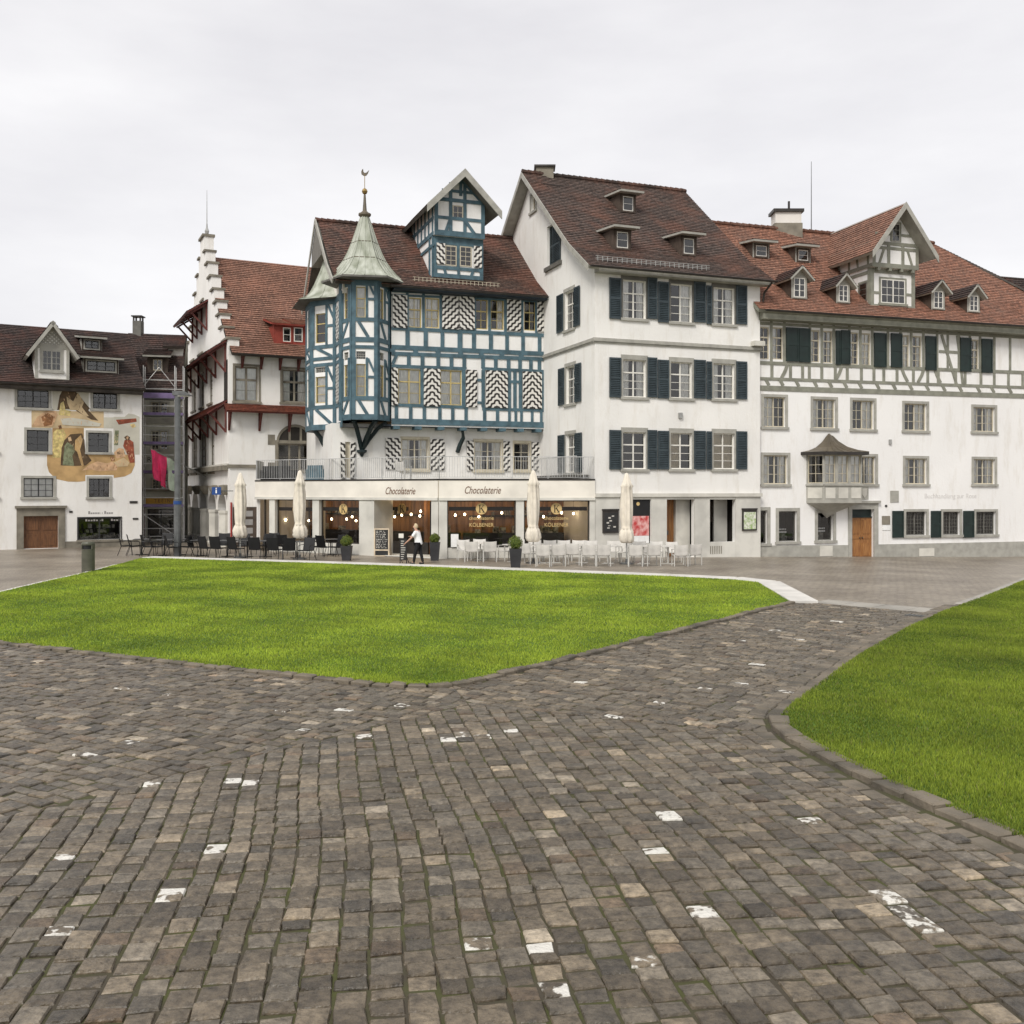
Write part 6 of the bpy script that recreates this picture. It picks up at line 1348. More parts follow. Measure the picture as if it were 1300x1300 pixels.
    roof([(G2.P(r[0] - .2, r[3] + .18, .3), G2.P(r[1] + .7, r[3] + .18, .3), G2.P(r[1] + .7, r[3] + .75, -1.9), G2.P(r[0] - .2, r[3] + .75, -1.9))], 'tiles_rust', R, deck='dormer_red', thick=.1, name='dormer_roof')
    m = M(); m.poly([S.P(W, -.1), S.P(W, -.1, -D), S.P(W, ZE, -D), S.P(W, ZR, UA), S.P(W, ZE)]); m.poly([S.P(W, -.1, -D), S.P(0, -.1, -D), S.P(0, ZE, -D), S.P(W, ZE, -D)]); m.build('rear_wall', 'stucco_warm', R)
    # red menu column beside the arcade
    a = S.uv(291, 660, .3)[0]; M().fbox(S, .0, .07, .0, 2.35, .501, .60).build('pillar_strip', 'red_panel', R)
    p = M(); p.fbox(S, .13, 1.35, .0, 2.1, .502, .56); pb = p.build('notice_board', 'dormer_brown', R); m = M()
    for i in range(4):
        for j in range(2): m.fbox(S, .25 + j * .5, .65 + j * .5, .25 + i * .45, .55 + i * .45, .561, .565)
    m.build('notices', 'lettering_grey', pb)
    return R, S, G
stepped, FSS, FSG = stepped_house()
def info_sign():
    c = FSG.uv(266, 620, .9); o = .9; r = FSG.rect(264.5, 275.5, 618.5, 628, o); R = root('information_sign', 'small blue square sign with a white letter i at the stone arcade', 'sign', FSG.P(r[0], r[2], o))
    f_ = Fac(FSG.P(r[1] - .0, 0, o)[:2], (.97, -.1)); M().fbox(f_, -.25, .22, r[2], r[3], 0, .06).build('panel', 'blue_sign', R); m = M(); m.fbox(f_, -.05, .02, r[2] + .08, r[2] + .26, .061, .066); m.fbox(f_, -.05, .02, r[2] + .29, r[2] + .35, .061, .066); m.build('letter', 'white_paint', R)
    p = f_.P(0, (r[2] + r[3]) / 2, 0); q = FSG.P(r[1], 0, .1); M().bar(p, (q[0], q[1], p[2]), .04).build('arm', 'metal_grey', R)
info_sign()
# ------------------------------------------------------------------ mural house at the left
MO = (-24.4, 49.6); MD = (.86, .51)
def mural_house():
    R = root('mural_house', 'white house with a large painted mural and dark tiled roof with dormers', 'house', (*MO, 0)); F = Fac(MO, MD); U0 = -7.0; U1 = F.uv(180, 600)[0]
    ze = F.uv(110, 491)[1]; prof = [(.55, ze), (-.8, ze + .85), (-4.8, F.uv(110, 419.5, -4.8)[1])]
    kw = dict(sash='sash_dark', surround='trim_grey', sw=.12, depth=.12, bars_x=2, fw=.045)
    for (a, b, y0, y1, n) in ((22, 62, 495, 517.5, 2), (118, 149, 497, 519, 2), (34, 62, 546, 573, 1), (112, 138.5, 549.5, 574, 1), (30, 68, 607, 631, 2), (113, 139, 607.5, 631, 2), (-40, -5, 546, 573, 2), (-40, -5, 606, 631, 2)):
        window(F, F.rect(a, b, y0, y1), R, nx=n, ny=3, curtain='full' if (a == 30) else None, **kw)
    sh = F.rect(99.5, 153, 657.5, 685); w_ = window(F, sh, R, nx=2, ny=1, sash='sash_dark', surround='sash_dark', sw=.06, depth=.1, sill=True, sillmat='stone_brown'); m = M()
    for k in range(26): u = sh[0] + .1 + random.random() * (sh[1] - sh[0] - .4); z = sh[2] + .05 + random.choice((0, 0, .3, .55)); m.fbox(F, u, u + .1 + .18 * random.random(), z, z + .1 + .18 * random.random(), -.6 - .3 * random.random(), -.4)
    m.build('shop_goods', 'goods', w_); m = M()
    for k in range(2):
        for j in range(7): u = sh[0] + .35 + k * 1.25 + j * .13; m.fbox(F, u, u + .09, sh[3] - .17, sh[3] - .09 + .03 * (j % 3 == 0), -.128, -.124)
    m.build('window_lettering', 'lettering_faint', w_)
    dr = F.rect(30, 74, 655, 697); dr = (dr[0], dr[1], 0.02, dr[3]); F.holes.append(dr); um = (dr[0] + dr[1]) / 2
    for a, b in ((dr[0], um - .005), (um + .005, dr[1])):
        m = M(); m.fbox(F, a, b, .02, dr[3], -.2, -.15)
        for c, d in ((.15, .75), (.95, dr[3] - .12)): m.fbox(F, a + .1, b - .1, c, d, -.15, -.125)
        m.build('door', 'door_dark_wood', R)
    m = M(); m.fbox(F, dr[1], dr[1] + .32, 0, dr[3] + .4, -.02, .06); m.fbox(F, dr[0] - .32, dr[0], 0, dr[3] + .4, -.02, .06); m.fbox(F, dr[0], dr[1], dr[3], dr[3] + .4, -.02, .058); m.fbox(F, dr[0] - .4, dr[1] + .4, dr[3] + .401, dr[3] + .52, .002, .18); m.build('door_surround', 'stone_brown', R)
    wall(F, [(U0, -.1), (U1, -.1), (U1, ze + .1), (U0, ze + .1)], 'stucco_white', R)
    for a, b in ((dr[1] + .33, U1),): M().fbox(F, a, b, -.1, .34, .003, .05).build('plinth', 'stone_brown', R)
    m = M()
    for k in range(11): u = F.uv(112 + k * 2.9, 651)[0]; m.fbox(F, u, u + (.09 if k not in (5, 6) else .03), F.uv(125, 652.5)[1], F.uv(125, 650.5 if k not in (0, 7) else 648.8)[1], .002, .006)
    m.build('faint_lettering', 'lettering_grey', R)
    for (x0, x1, y0, y1) in ((164.5, 174.5, 636, 639), (168.5, 175.5, 657.5, 659.7), (88, 92, 648.5, 651)): r = F.rect(x0, x1, y0, y1); M().fbox(F, *r, .002, .03).build('plate', 'gutter', R)
    # mural: painted shapes a few millimetres thick
    def blob(pts, mat, o, name, parent): 
        q = [F.uv(x, y) for x, y in pts]; ar = sum(q[i][0] * q[(i + 1) % len(q)][1] - q[(i + 1) % len(q)][0] * q[i][1] for i in range(len(q)))
        return M().prism(F, q if ar > 0 else q[::-1], o - .0025, o).build(name, mat, parent)
    zp = lambda x, y: (40 + x / 8.127, 480 + y / 8.125)          # detail view -> photo
    Z = lambda L_: [zp(x, y) for x, y in L_]
    # ground of the picture is cut round the windows: four pieces
    mu = blob(Z([(160, 790), (555, 790), (555, 1062), (480, 1070), (380, 1068), (250, 1040), (180, 970), (160, 900)]), 'mural_ochre', .006, 'mural', R)
    blob(Z([(215, 515), (540, 515), (540, 789), (215, 789)]), 'mural_ochre', .006, 'mural_ground', mu); blob(Z([(0, 335), (745, 345), (745, 514), (0, 514)]), 'mural_sand', .006, 'mural_ground', mu); blob(Z([(215, 110), (590, 125), (590, 334), (215, 330)]), 'mural_pale', .006, 'mural_ground', mu)
    blob(Z([(846, 400), (960, 400), (1000, 365), (1060, 375), (1115, 400), (1115, 789), (846, 789)]), 'mural_pale', .006, 'mural_ground', mu); blob(Z([(746, 405), (845, 405), (845, 520), (746, 514)]), 'mural_pale', .006, 'mural_ground', mu)
    blob(Z([(556, 790), (1065, 790), (1065, 900), (1030, 980), (960, 1015), (850, 1030), (846, 1000), (556, 1000)]), 'mural_ochre', .006, 'mural_ground', mu)
    sh_ = [('mural_umber', [(265, 330), (290, 180), (330, 110), (420, 118), (480, 160), (540, 240), (600, 310), (585, 330), (690, 440), (620, 430), (480, 350), (440, 320), (330, 320)]),
           ('mural_sand', [(360, 190), (430, 240), (480, 150), (540, 250), (520, 300), (590, 390), (560, 400), (470, 330), (400, 330), (370, 260)]), ('mural_gold', [(280, 380), (300, 260), (330, 240), (350, 330), (410, 340), (400, 390)]),
           ('mural_flesh', [(0, 500), (60, 400), (150, 335), (250, 340), (270, 380), (240, 450), (215, 500)]), ('mural_brown', [(100, 400), (170, 360), (230, 400), (210, 480), (130, 500)]), ('mural_pale', [(300, 420), (420, 410), (560, 430), (720, 470), (700, 500), (420, 490), (320, 480)]),
           ('mural_gold', [(225, 560), (260, 530), (330, 530), (358, 590), (320, 700), (300, 820), (215, 820), (220, 700)]), ('mural_brown', [(275, 490), (305, 485), (315, 520), (285, 530)]),
           ('mural_umber', [(300, 900), (310, 720), (340, 640), (400, 580), (520, 570), (545, 640), (555, 760), (620, 850), (560, 900), (440, 905)]), ('mural_green', [(320, 900), (340, 700), (370, 660), (430, 700), (445, 760), (420, 800), (440, 905)]), ('mural_flesh', [(375, 610), (405, 605), (415, 645), (385, 655)]), ('mural_ochre', [(450, 640), (510, 585), (525, 650), (500, 740), (540, 905), (520, 915), (470, 760), (445, 740)]), ('mural_flesh', [(430, 590), (462, 585), (470, 622), (440, 632)]),
           ('mural_flesh', [(520, 955), (600, 890), (680, 860), (780, 880), (830, 860), (890, 890), (880, 950), (700, 960), (600, 940)]), ('mural_brown', [(810, 815), (850, 810), (860, 850), (825, 858)]), ('mural_sand', [(850, 870), (950, 820), (1010, 870), (990, 910), (890, 915)]), ('mural_red', [(945, 700), (960, 640), (1000, 625), (1050, 660), (1065, 870), (1015, 875), (990, 790)]), ('mural_umber', [(955, 610), (985, 590), (1015, 610), (1005, 640), (975, 640)]), ('mural_flesh', [(850, 770), (900, 720), (950, 730), (970, 810), (880, 830)]), ('mural_red', [(870, 430), (1080, 415), (1085, 450), (900, 480)]), ('mural_gold', [(1015, 480), (1060, 470), (1075, 500), (1040, 515)]), ('mural_green', [(860, 540), (900, 540), (890, 690), (850, 690)])]
    rg = random.Random(3); shade = ['mural_umber', 'mural_brown', 'mural_sand', 'mural_flesh', 'mural_ochre', 'mural_pale']
    for i, (mt, pts) in enumerate(sh_):
        fg = blob(Z(pts), mt, .0095 + .0028 * (i % 6), 'painted_figure', mu)
        xs_ = [p[0] for p in pts]; ys_ = [p[1] for p in pts]; n_ = 0; st = M()
        for _ in range(120):                                     # folds and shading strokes of the brush
            x, y = rg.uniform(min(xs_), max(xs_)), rg.uniform(min(ys_), max(ys_)); l = rg.uniform(14, 46); a = rg.choice((1.35, 1.75, .5, 1.57)) + rg.uniform(-.3, .3); dx, dy = math.cos(a) * l / 2, math.sin(a) * l / 2; wv = rg.uniform(2, 5)
            if not (inside((x - dx, y - dy), pts) and inside((x + dx, y + dy), pts)): continue
            q = [F.uv(*zp(*p_)) for p_ in ((x - dx, y - dy), (x + wv, y + wv * .4), (x + dx, y + dy), (x - wv, y - wv * .4))]; ar = sum(q[k][0] * q[(k + 1) % 4][1] - q[(k + 1) % 4][0] * q[k][1] for k in range(4))
            st.prism(F, q if ar > 0 else q[::-1], .0095 + .0028 * (i % 6), .0105 + .0028 * (i % 6) + .0001 * n_); n_ += 1
            if n_ > 13: break
        if n_: so_ = st.build('brush_strokes', rg.choice([c for c in shade[:4] if c != mt]), fg); so_['kind'] = 'stuff'
    # roof
    roof(slope(F, U0, U1 + .1, prof), 'tiles_dark', R); zr = prof[-1][1]; roof([(F.P(U1 + .1, ze, -9.6), F.P(U0, ze, -9.6), F.P(U0, zr, -4.8), F.P(U1 + .1, zr, -4.8))], 'tiles_dark', R)
    m = M(); m.poly([F.P(U1, -.1), F.P(U1, -.1, -9), F.P(U1, ze, -9), F.P(U1, zr, -4.8), F.P(U1, ze)]); m.poly([F.P(U0, -.1), F.P(U0, ze), F.P(U0, zr, -4.8), F.P(U0, ze, -9), F.P(U0, -.1, -9)]); m.poly([F.P(U1, -.1, -9), F.P(U0, -.1, -9), F.P(U0, ze, -9), F.P(U1, ze, -9)]); m.build('rear_wall', 'stucco_warm', R)
    gutter(F, U0, U1 + .05, ze - .03, .64, R); M().fbox(F, U0, U1, ze - .3, ze - .06, .003, .45).build('soffit', 'eave_brown', R)
    shed_dormer(F, prof, (108, 125, 433, 442.5), R, 'dormer_brown', 'sash_dark', 'tiles_dark', cheek='trim_grey', over=.5, rise=.15, nx=2); shed_dormer(F, prof, (110.5, 146, 459, 471), R, 'dormer_brown', 'sash_dark', 'tiles_dark', cheek='trim_grey', over=.5, rise=.2, nx=3)
    # gabled dormer with lattice gable
    G = F.off(.1); a, b, zb, zt = G.rect(44, 88, 440, 484); au, az = (a + b) / 2, G.uv(64, 411)[1]; d = M(); d.prism(G, [(a, zb), (b, zb), (b, zt), (au, az - .1), (a, zt)], -4.5, 0); D = d.build('gable_dormer', 'stucco_white', R)
    window(G, G.rect(53.5, 77.5, 445, 470.5), D, nx=2, ny=3, sash='trim_grey', surround='trim_grey', sw=.1, hole=False, bars_x=2)
    t = dict(parent=D, mat='trim_grey', t=.03); beam(G, (a, zt), (b, zt), .22, **t); beam(G, (a + .07, zb), (a + .07, zt), .14, **t); beam(G, (b - .07, zb), (b - .07, zt), .14, **t); beam(G, (a, zb + .07), (b, zb + .07), .14, **t)
    hw = (b - a) / 2; kk = (az - zt) / hw
    for j in range(-4, 5):
        x0 = au + j * hw / 4
        for sg in (-1, 1):
            # lattice strut running up to the opposite rake
            x, z = x0, zt
            tt = (az - .1 - zt - kk * sg * (x - au) * 1.0)
            L_ = max(0, (az - .12 - zt) - kk * (x - au) * sg) / (1 + kk) if True else 0
            if L_ > .12: beam(G, (x, z), (x + sg * L_, z + L_), .075, **t)
    e = .45
    for sg in (-1, 1):
        x, z = au + sg * (hw + e), zt - kk * e + .1; q = [G.P(x, z, .5), G.P(au, az + .1, .5), G.P(au, az + .1, -5), G.P(x, z, -4.0)]; roof([(q[3], q[0], q[1], q[2]) if sg < 0 else (q[0], q[3], q[2], q[1])], 'tiles_dark', D, deck='trim_grey', thick=.16, name='gable_roof')
    return R, F, U1
muralh, FM, MU1 = mural_house()
# ------------------------------------------------------------------ house behind scaffolding
SO = ((152 - CX) / FPX * 55.8, 55.8)
def scaffolded_house():
    R = root('scaffolded_house', 'grey green house with dark roof standing behind metal scaffolding', 'house', (*SO, 0)); F = Fac(SO, (.97, .24)); W = F.uv(231, 600)[0]; ze = F.uv(205, 497)[1]; prof = [(.4, ze), (-3.4, F.uv(195, 424, -3.4)[1])]
    for (a, b, y0, y1) in ((192, 201.5, 510.5, 526), (203.5, 213, 511, 526), (192, 201.5, 547, 571), (203.5, 213, 547, 571), (193, 202, 608, 621), (204, 213, 608, 621)): window(F, F.rect(a, b, y0, y1), R, nx=1, bars_x=2, ny=3, sash='sash_tan', surround='trim_grey', sw=.08, depth=.1)
    sh = F.rect(187, 221, 646, 684); window(F, sh, R, nx=2, ny=1, sash='sash_dark', sill=False, depth=.15)
    wall(F, [(0, -.1), (W, -.1), (W, ze + .1), (0, ze + .1)], 'stucco_green_grey', R)
    M().fbox(F, F.uv(182, 640)[0], F.uv(185, 640)[0], -.05, F.uv(183, 640)[1], .003, .12).build('red_pilaster', 'oxblood', R)
    r = F.rect(184.5, 221, 632.5, 639.5); sg = M().fbox(F, *r, .003, .12).build('shop_sign', 'yellow_sign', R); text('T E E I N', F, (r[0] + r[1]) / 2 + .15, (r[2] + r[3]) / 2, .125, .30, 'lettering_brown', sg, squash=.8)
    t = F.uv(189.5, 583.5); text('R', F, t[0], t[1], .004, .42, 'black', R)
    M().fbox(F, 0, W, F.uv(200, 624)[1], F.uv(200, 620)[1], .003, .2).build('ledge', 'stone_brown', R); M().fbox(F, 0, W, F.uv(200, 538)[1], F.uv(200, 531)[1], .003, .1).build('ledge', 'trim_grey', R)
    roof(slope(F, 0, W, prof), 'tiles_dark', R); zr = prof[1][1]; roof([(F.P(W, zr - .8, -4.4), F.P(0, zr - .8, -4.4), F.P(0, zr, -3.4), F.P(W, zr, -3.4))], 'tiles_dark', R); gutter(F, 0, W, ze - .03, .5, R)
    shed_dormer(F, prof, (194.5, 206, 456.5, 470.5), R, 'dormer_brown', 'sash_tan', 'tiles_dark', over=.6, rise=.3, nx=2, wide=.3)
    m = M(); m.fbox(F, 0, W, 0, zr - .9, -4.2, -4.1); m.build('rear_wall', 'stucco_warm', R); M().poly([F.P(W, -.1), F.P(W, -.1, -4.1), F.P(W, zr - .9, -4.1), F.P(W, zr - .1, -3.4), F.P(W, ze)]).build('side_wall', 'stucco_green_grey', R)
    c = F.P(F.uv(175.5, 420, -3.5)[0], 0, -3.5); zc = F.uv(175, 408, -3.5)[1]; k = M().box(c[0] - .25, c[0] + .25, c[1] - .25, c[1] + .25, zr - .6, zc).build('chimney', 'trim_dark', R); m = M()
    for sx in (-.2, .2):
        for sy in (-.2, .2): m.box(c[0] + sx - .04, c[0] + sx + .04, c[1] + sy - .04, c[1] + sy + .04, zc + .001, zc + .25)
    m.box(c[0] - .32, c[0] + .32, c[1] - .32, c[1] + .32, zc + .251, zc + .32); m.build('chimney_cap', 'gutter', k)
    # raised roof block at its right
    b = F.uv(214, 430, -1.9)[0]; z1 = F.uv(225, 421, -1.9)[1]; M().fbox(F, b, W - .1, ze, z1 - .9, -4, -1.9).build('roof_house', 'stucco_pale', R); roof([(F.P(b - .3, z1 - .95, -1.5), F.P(W, z1 - .95, -1.5), F.P(W, z1, -3.3), F.P(b - .3, z1, -3.3))], 'tiles_dark', R)
    return F
FSC = scaffolded_house()
def scaffolding():
    F = FSC; R = root('scaffolding', 'metal tube scaffolding with purple edge boards in front of the grey house', 'scaffolding', (*F.P(1, 0, 1)[:2], 0)); o0, o1 = .35, 1.15; u0, u1 = F.uv(182, 600, o1)[0], F.uv(222, 600, o1)[0]; zt = F.uv(200, 464, o1)[1]
    um = (u0 + u1) / 2
    for o in (o0, o1):
        for u in (u0, u1, u1 + .45): M().tube([F.P(u, .02, o), F.P(u, zt if u < u1 + .5 else zt - 2, o)], .03, 7).build('standard', 'metal_steel', R)
    ys = [505, 526.5, 563.5, 600, 643]
    for y in ys:
        z = F.uv(200, y, o1)[1]; M().fbox(F, u0, u1 + .45, z - .07, z - .02, o0, o1).build('deck', 'metal_grey', R); M().fbox(F, u0, u1 + .45, z - .02, z + (.28 if y == 505 else .13), o1 + .035, o1 + .06).build('toe_board', 'purple_board', R)
        for dz in (.5, 1.0): M().tube([F.P(u0, z + dz, o1), F.P(u1 + .45, z + dz, o1)], .024, 6).build('guard_rail', 'metal_steel', R)
    M().tube([F.P(u0, F.uv(200, 653, o1)[1], o1 + .05), F.P(u1, F.uv(200, 680, o1)[1], o1 + .05)], .024, 6).build('brace', 'metal_steel', R); M().tube([F.P(u0, zt - 1.2, o1 + .05), F.P(um, zt - .1, o1 + .05)], .02, 6).build('brace', 'metal_steel', R); M().tube([F.P(um, zt - .1, o1 + .05), F.P(u1, zt - 1.2, o1 + .05)], .02, 6).build('brace', 'metal_steel', R)
    for y in (653, 671, 681): z = F.uv(200, y, o1)[1]; M().tube([F.P(u0, z, o1), F.P(u1 + .45, z, o1)], .024, 6).build('ledger', 'metal_steel', R)
scaffolding()
def street_lamp():
    p = ground(225.5, 706); R = root('street_lamp', 'grey street lamp post with a flat head beside the black cafe chairs', 'street lamp', p); k = p.y / FPX; zt = CH + (HZ - 502) * k
    M().lathe((p.x, p.y, 0), [(.17, 0), (.17, 2.6), (.14, 2.65), (.13, zt)], 12).build('post', 'metal_grey', R); m = M(); m.hexa([(p.x - .2, p.y - .15, zt), (p.x + .65, p.y - .22, zt - .02), (p.x + .65, p.y + .22, zt - .02), (p.x - .2, p.y + .15, zt), (p.x - .2, p.y - .15, zt + .2), (p.x + .3, p.y - .2, zt + .18), (p.x + .3, p.y + .2, zt + .18), (p.x - .2, p.y + .15, zt + .2)]); m.build('lamp_head', 'metal_grey', R); M().box(p.x + .05, p.x + .5, p.y - .15, p.y + .15, zt - .05, zt - .021).build('lens', 'sash_white', R)
    M().lathe((p.x, p.y, 0), [(.19, 2.35), (.19, 2.5)], 12).build('clamp', 'blue_sign', R)
street_lamp()
def flag():
    G = FSG; u, z = G.uv(262, 605); a = Vector(G.P(u, z, .05)); Y = a.y - 4.6; tip = Vector(((190.5 - CX) / FPX * Y, Y, CH + (HZ - 569.5) / FPX * Y)); R = root('flag', 'pink and pale green flag hanging from a slanted pole on the stepped gable house', 'flag', tuple(a))
    M().tube([a, tip], [.04, .025], 7).build('flag_pole', 'metal_pale', R); n = 14
    def pan(t0, t1, L0, L1, mat, nm):
        m = M(); g = []
        for i in range(n + 1):
            t = t0 + (t1 - t0) * i / n; top = tip.lerp(a, t); ln_ = L0 + (L1 - L0) * i / n; rowp = []
            for j in range(11): f_ = j / 10; rowp.append((top.x + .10 * f_ * f_ + .05 * math.sin(f_ * 5 + i * .5), top.y + .16 * math.sin(i * 1.1 + f_ * 1.5) * (.3 + f_), top.z - ln_ * f_))
            g.append(rowp)
        for i in range(n):
            for j in range(10): m.poly([g[i][j], g[i + 1][j], g[i + 1][j + 1], g[i][j + 1]])
        return m.build(nm, mat, R, smooth=True)
    pan(.01, .27, 1.5, 1.9, 'flag_pink', 'cloth'); pan(.275, .52, 1.75, 1.95, 'flag_green', 'cloth')
flag()
def litter_bin():
    p = ground(112, 727); R = root('litter_bin', 'olive grey cylindrical litter bin with a rounded top at the lawn edge', 'litter bin', p); r = .225; h = 1.12
    M().lathe((p.x, p.y, p.z), [(r, 0), (r, .86)], 20).build('body', 'bin_olive', R, smooth=False); m = M()
    for s in (-1, 1):
        for k in range(5): a = math.pi / 2 * 0 + (math.radians(180 if s < 0 else 0) + math.radians(-28 + 14 * k)); m.box(p.x + (r - .02) * math.cos(a) - .02, p.x + (r - .02) * math.cos(a) + .02, p.y + (r - .02) * math.sin(a) - .03, p.y + (r - .02) * math.sin(a) + .03, .861, h - .12)
    m.build('lid_support', 'bin_olive', R); M().lathe((p.x, p.y, p.z), [(r, h - .119), (r, h - .06), (r * .85, h), (.02, h + .01)], 20).build('lid', 'bin_olive', R); M().lathe((p.x, p.y, p.z), [(r * .8, .862), (r * .8, h - .12)], 16).build('liner', 'black', R)
litter_bin()
# ------------------------------------------------------------------ cafe furniture
KERB = [(150, 706), (180, 707), (280, 710), (400, 713.5), (560, 718), (700, 723.5), (860, 730), (970, 734)]
def kerb_y(px):
    for (a, b), (c, d) in zip(KERB, KERB[1:]):
        if a <= px <= c: return b + (d - b) * (px - a) / (c - a)
    return KERB[0][1]
def chair(white):
    R = root('cafe_armchair', '', 'chair'); fr = 'chair_frame_white' if white else 'chair_frame_black'; cl = 'chair_white' if white else 'chair_black'; r = .016 if white else .013
    m = M(); n = 5
    if white: pr = [(-.24, .45), (-.1, .44), (.1, .435), (.22, .44)]; bk = [(.23, .45), (.27, .65), (.30, .86)]; w = .25
    else: pr = [(-.26, .45), (-.12, .43), (.08, .42), (.2, .43)]; bk = [(.21, .44), (.27, .68), (.33, .93), (.345, .97)]; w = .245
    def sheet(p, nm):
        m = M()
        for (a, b), (c, d) in zip(p, p[1:]):
            for s0, s1 in ((-1, -.33), (-.33, .33), (.33, 1)):
                k0, k1 = .02 * (1 - s0 * s0), .02 * (1 - s1 * s1)
                nrm = Vector((0, -(d - b), (c - a))).normalized() * .012
                q = [Vector((s0 * w, a, b - k0)), Vector((s1 * w, a, b - k1)), Vector((s1 * w, c, d - k1)), Vector((s0 * w, c, d - k0))]
                m.hexa([v - nrm for v in q] + [v + nrm for v in q])
        return m.build(nm, cl, R)
    sheet(pr, 'seat'); sheet(bk, 'backrest')
    for s in (-1, 1):
        if white:
            M().bar((s * .27, -.24, 0), (s * .27, -.24, .64), .032).build('leg', fr, R); M().bar((s * .27, .27, 0), (s * .27, .25, .46), .032).build('leg', fr, R)
            m = M(); m.bar((s * .27, -.27, .65), (s * .27, .29, .67), .05, .022); m.bar((s * .27, -.24, .43), (s * .27, .24, .43), .03); m.bar((s * .262, .25, .44), (s * .262, .305, .87), .026); m.build('armrest', fr, R)
        else:
            M().tube([(s * .28, -.27, 0), (s * .265, -.24, .3), (s * .265, -.22, .6)], r, 6).build('leg', fr, R); M().tube([(s * .28, .36, 0), (s * .265, .2, .42)], r, 6).build('leg', fr, R)
            m = M(); m.tube([(s * .265, -.22, .6), (s * .27, -.16, .65), (s * .27, .1, .66), (s * .255, .27, .67)], r, 6); m.tube([(s * .25, -.26, .45), (s * .25, .2, .43), (s * .25, .34, .96)], r, 6); m.build('armrest', fr, R)
    m = M(); m.bar((-.25, -.23, .42), (.25, -.23, .42), .024); m.bar((-.25, .2, .42), (.25, .2, .42), .024); m.build('crossbar', fr, R)
    return R
def put(R, px, py, deg, label, group=None, z=None):
    p = ground(px, py); R.location = (p.x, p.y, p.z if z is None else z); R.rotation_euler = (0, 0, math.radians(deg)); R['label'] = label
    if group: R['group'] = group
    return R
bl = chair(False); first = True
# photo column, row of the feet, heading (0 faces the square)
BLACK = [(160, 705, 110), (171, 705.5, 115), (189, 706, 100), (199, 706, 105), (219, 707, 120), (236, 706, -70), (248, 706.5, 80), (263, 708, 150), (277, 708.5, 165), (300, 709, 150), (325, 710, 178), (349, 711, 172), (367, 711.3, 195), (389, 711.8, -15), (308, 704.5, 0), (336, 704.5, -20), (362, 705, 165), (400, 706, 120), (412, 706.5, 150), (427, 706.5, -40), (284, 703.5, 10), (347, 703, 5), (210, 703, 0)]
for px, py, a in BLACK:
    o = bl if first else copy_tree(bl); first = False
    lab = {160: 'black mesh armchair at the end of the row towards the mural house', 219: 'black mesh armchair directly behind the grey lamp post', 300: 'black mesh armchair below the parasol beside the stone arcade', 389: 'black mesh armchair facing the lawn beside the parasol pole', 427: 'black mesh armchair next to the potted box ball'}.get(px)
    put(o, px, min(py, kerb_y(px) - 1.6), a, lab or 'black mesh armchair in the midst of the dark tables left of the entrance', None if lab else 'black cafe armchairs')
    if lab and 'group' in o: del o['group']
wh = chair(True); first = True
WHITE = [(589, 711, 10), (600, 713, 170), (607.7, 710, -5), (621.5, 713, 185), (643, 712, -60), (658, 711, 0), (670, 716, 150), (680, 712, 5), (690, 719, 172), (698.5, 712, 0), (707.7, 718.5, 186), (717, 712, 5), (728.5, 717, 165), (734, 712, -8), (747, 718.5, 178), (765, 718.5, 183), (779.7, 713, 0), (791.7, 714, -20), (806.5, 718.8, 176), (813, 713.5, 0), (827.7, 718.3, 190), (833, 713.5, -10), (855, 714, 5), (863, 718.6, 182), (879, 717.4, 200), (752, 712.5, 5)]
for px, py, a in WHITE:
    o = wh if first else copy_tree(wh); first = False
    lab = {589: 'pale grey armchair beside the white panel under the cafe window', 643: 'pale grey armchair on the entrance side of the bright box ball', 670: 'pale grey armchair between the bright box ball and a parasol', 791.7: 'pale grey armchair behind the parasol at the red poster', 806.5: 'pale grey armchair in front of the red poster, back to the lawn', 855: 'pale grey armchair in front of the wooden street door', 879: 'pale grey armchair at the end of the row towards the long house'}.get(px)
    put(o, px, py, a, lab or 'pale grey armchair in the midst of the pale tables right of the entrance', None if lab else 'pale cafe armchairs')
    if lab and 'group' in o: del o['group']
o = copy_tree(wh); q = FCA.P(FCA.uv(512, 600, -1.2)[0], 0, -1.2); o.location = (q[0], q[1], 3.445); o.rotation_euler = (0, 0, math.radians(150)); o['label'] = 'white armchair alone on the roof terrace above the cafe entrance'; o.pop('group', None) if hasattr(o, 'pop') else None
if 'group' in o: del o['group']
def table(topm, legm):
    R = root('cafe_table', '', 'table'); m = M(); m.hexa([(-.35, -.35, .715), (.35, -.35, .715), (.35, .35, .715), (-.35, .35, .715), (-.35, -.35, .74), (.35, -.35, .74), (.35, .35, .74), (-.35, .35, .74)]); m.build('table_top', topm, R)
    M().tube([(0, 0, .03), (0, 0, .715)], .03, 8).build('column', legm, R); m = M(); m.bar((-.28, 0, .02), (.28, 0, .02), .06, .03); m.bar((0, -.28, .021), (0, .28, .021), .06, .03); m.build('base', legm, R); return R
tb = table('chair_grey', 'chair_frame_black'); first = True
for px, py in ((180, 704.5), (209, 705.3), (228, 704.6), (255, 706), (289, 706.6), (314, 707), (337, 707.3), (377, 708.6), (420, 704.6)):
    o = tb if first else copy_tree(tb); first = False; put(o, px, min(py, kerb_y(px) - 2), random.uniform(-20, 40), 'small dark square table among the black armchairs', 'dark cafe tables')
tw_ = table('chair_white', 'chair_frame_white'); first = True
for px, py in ((610, 711.6), (652, 713.5), (685, 715.2), (703, 715), (738, 715), (772, 715.8), (817, 716), (848, 716)):
    o = tw_ if first else copy_tree(tw_); first = False; put(o, px, py, random.uniform(-10, 30), 'small pale square table among the pale armchairs', 'pale cafe tables')
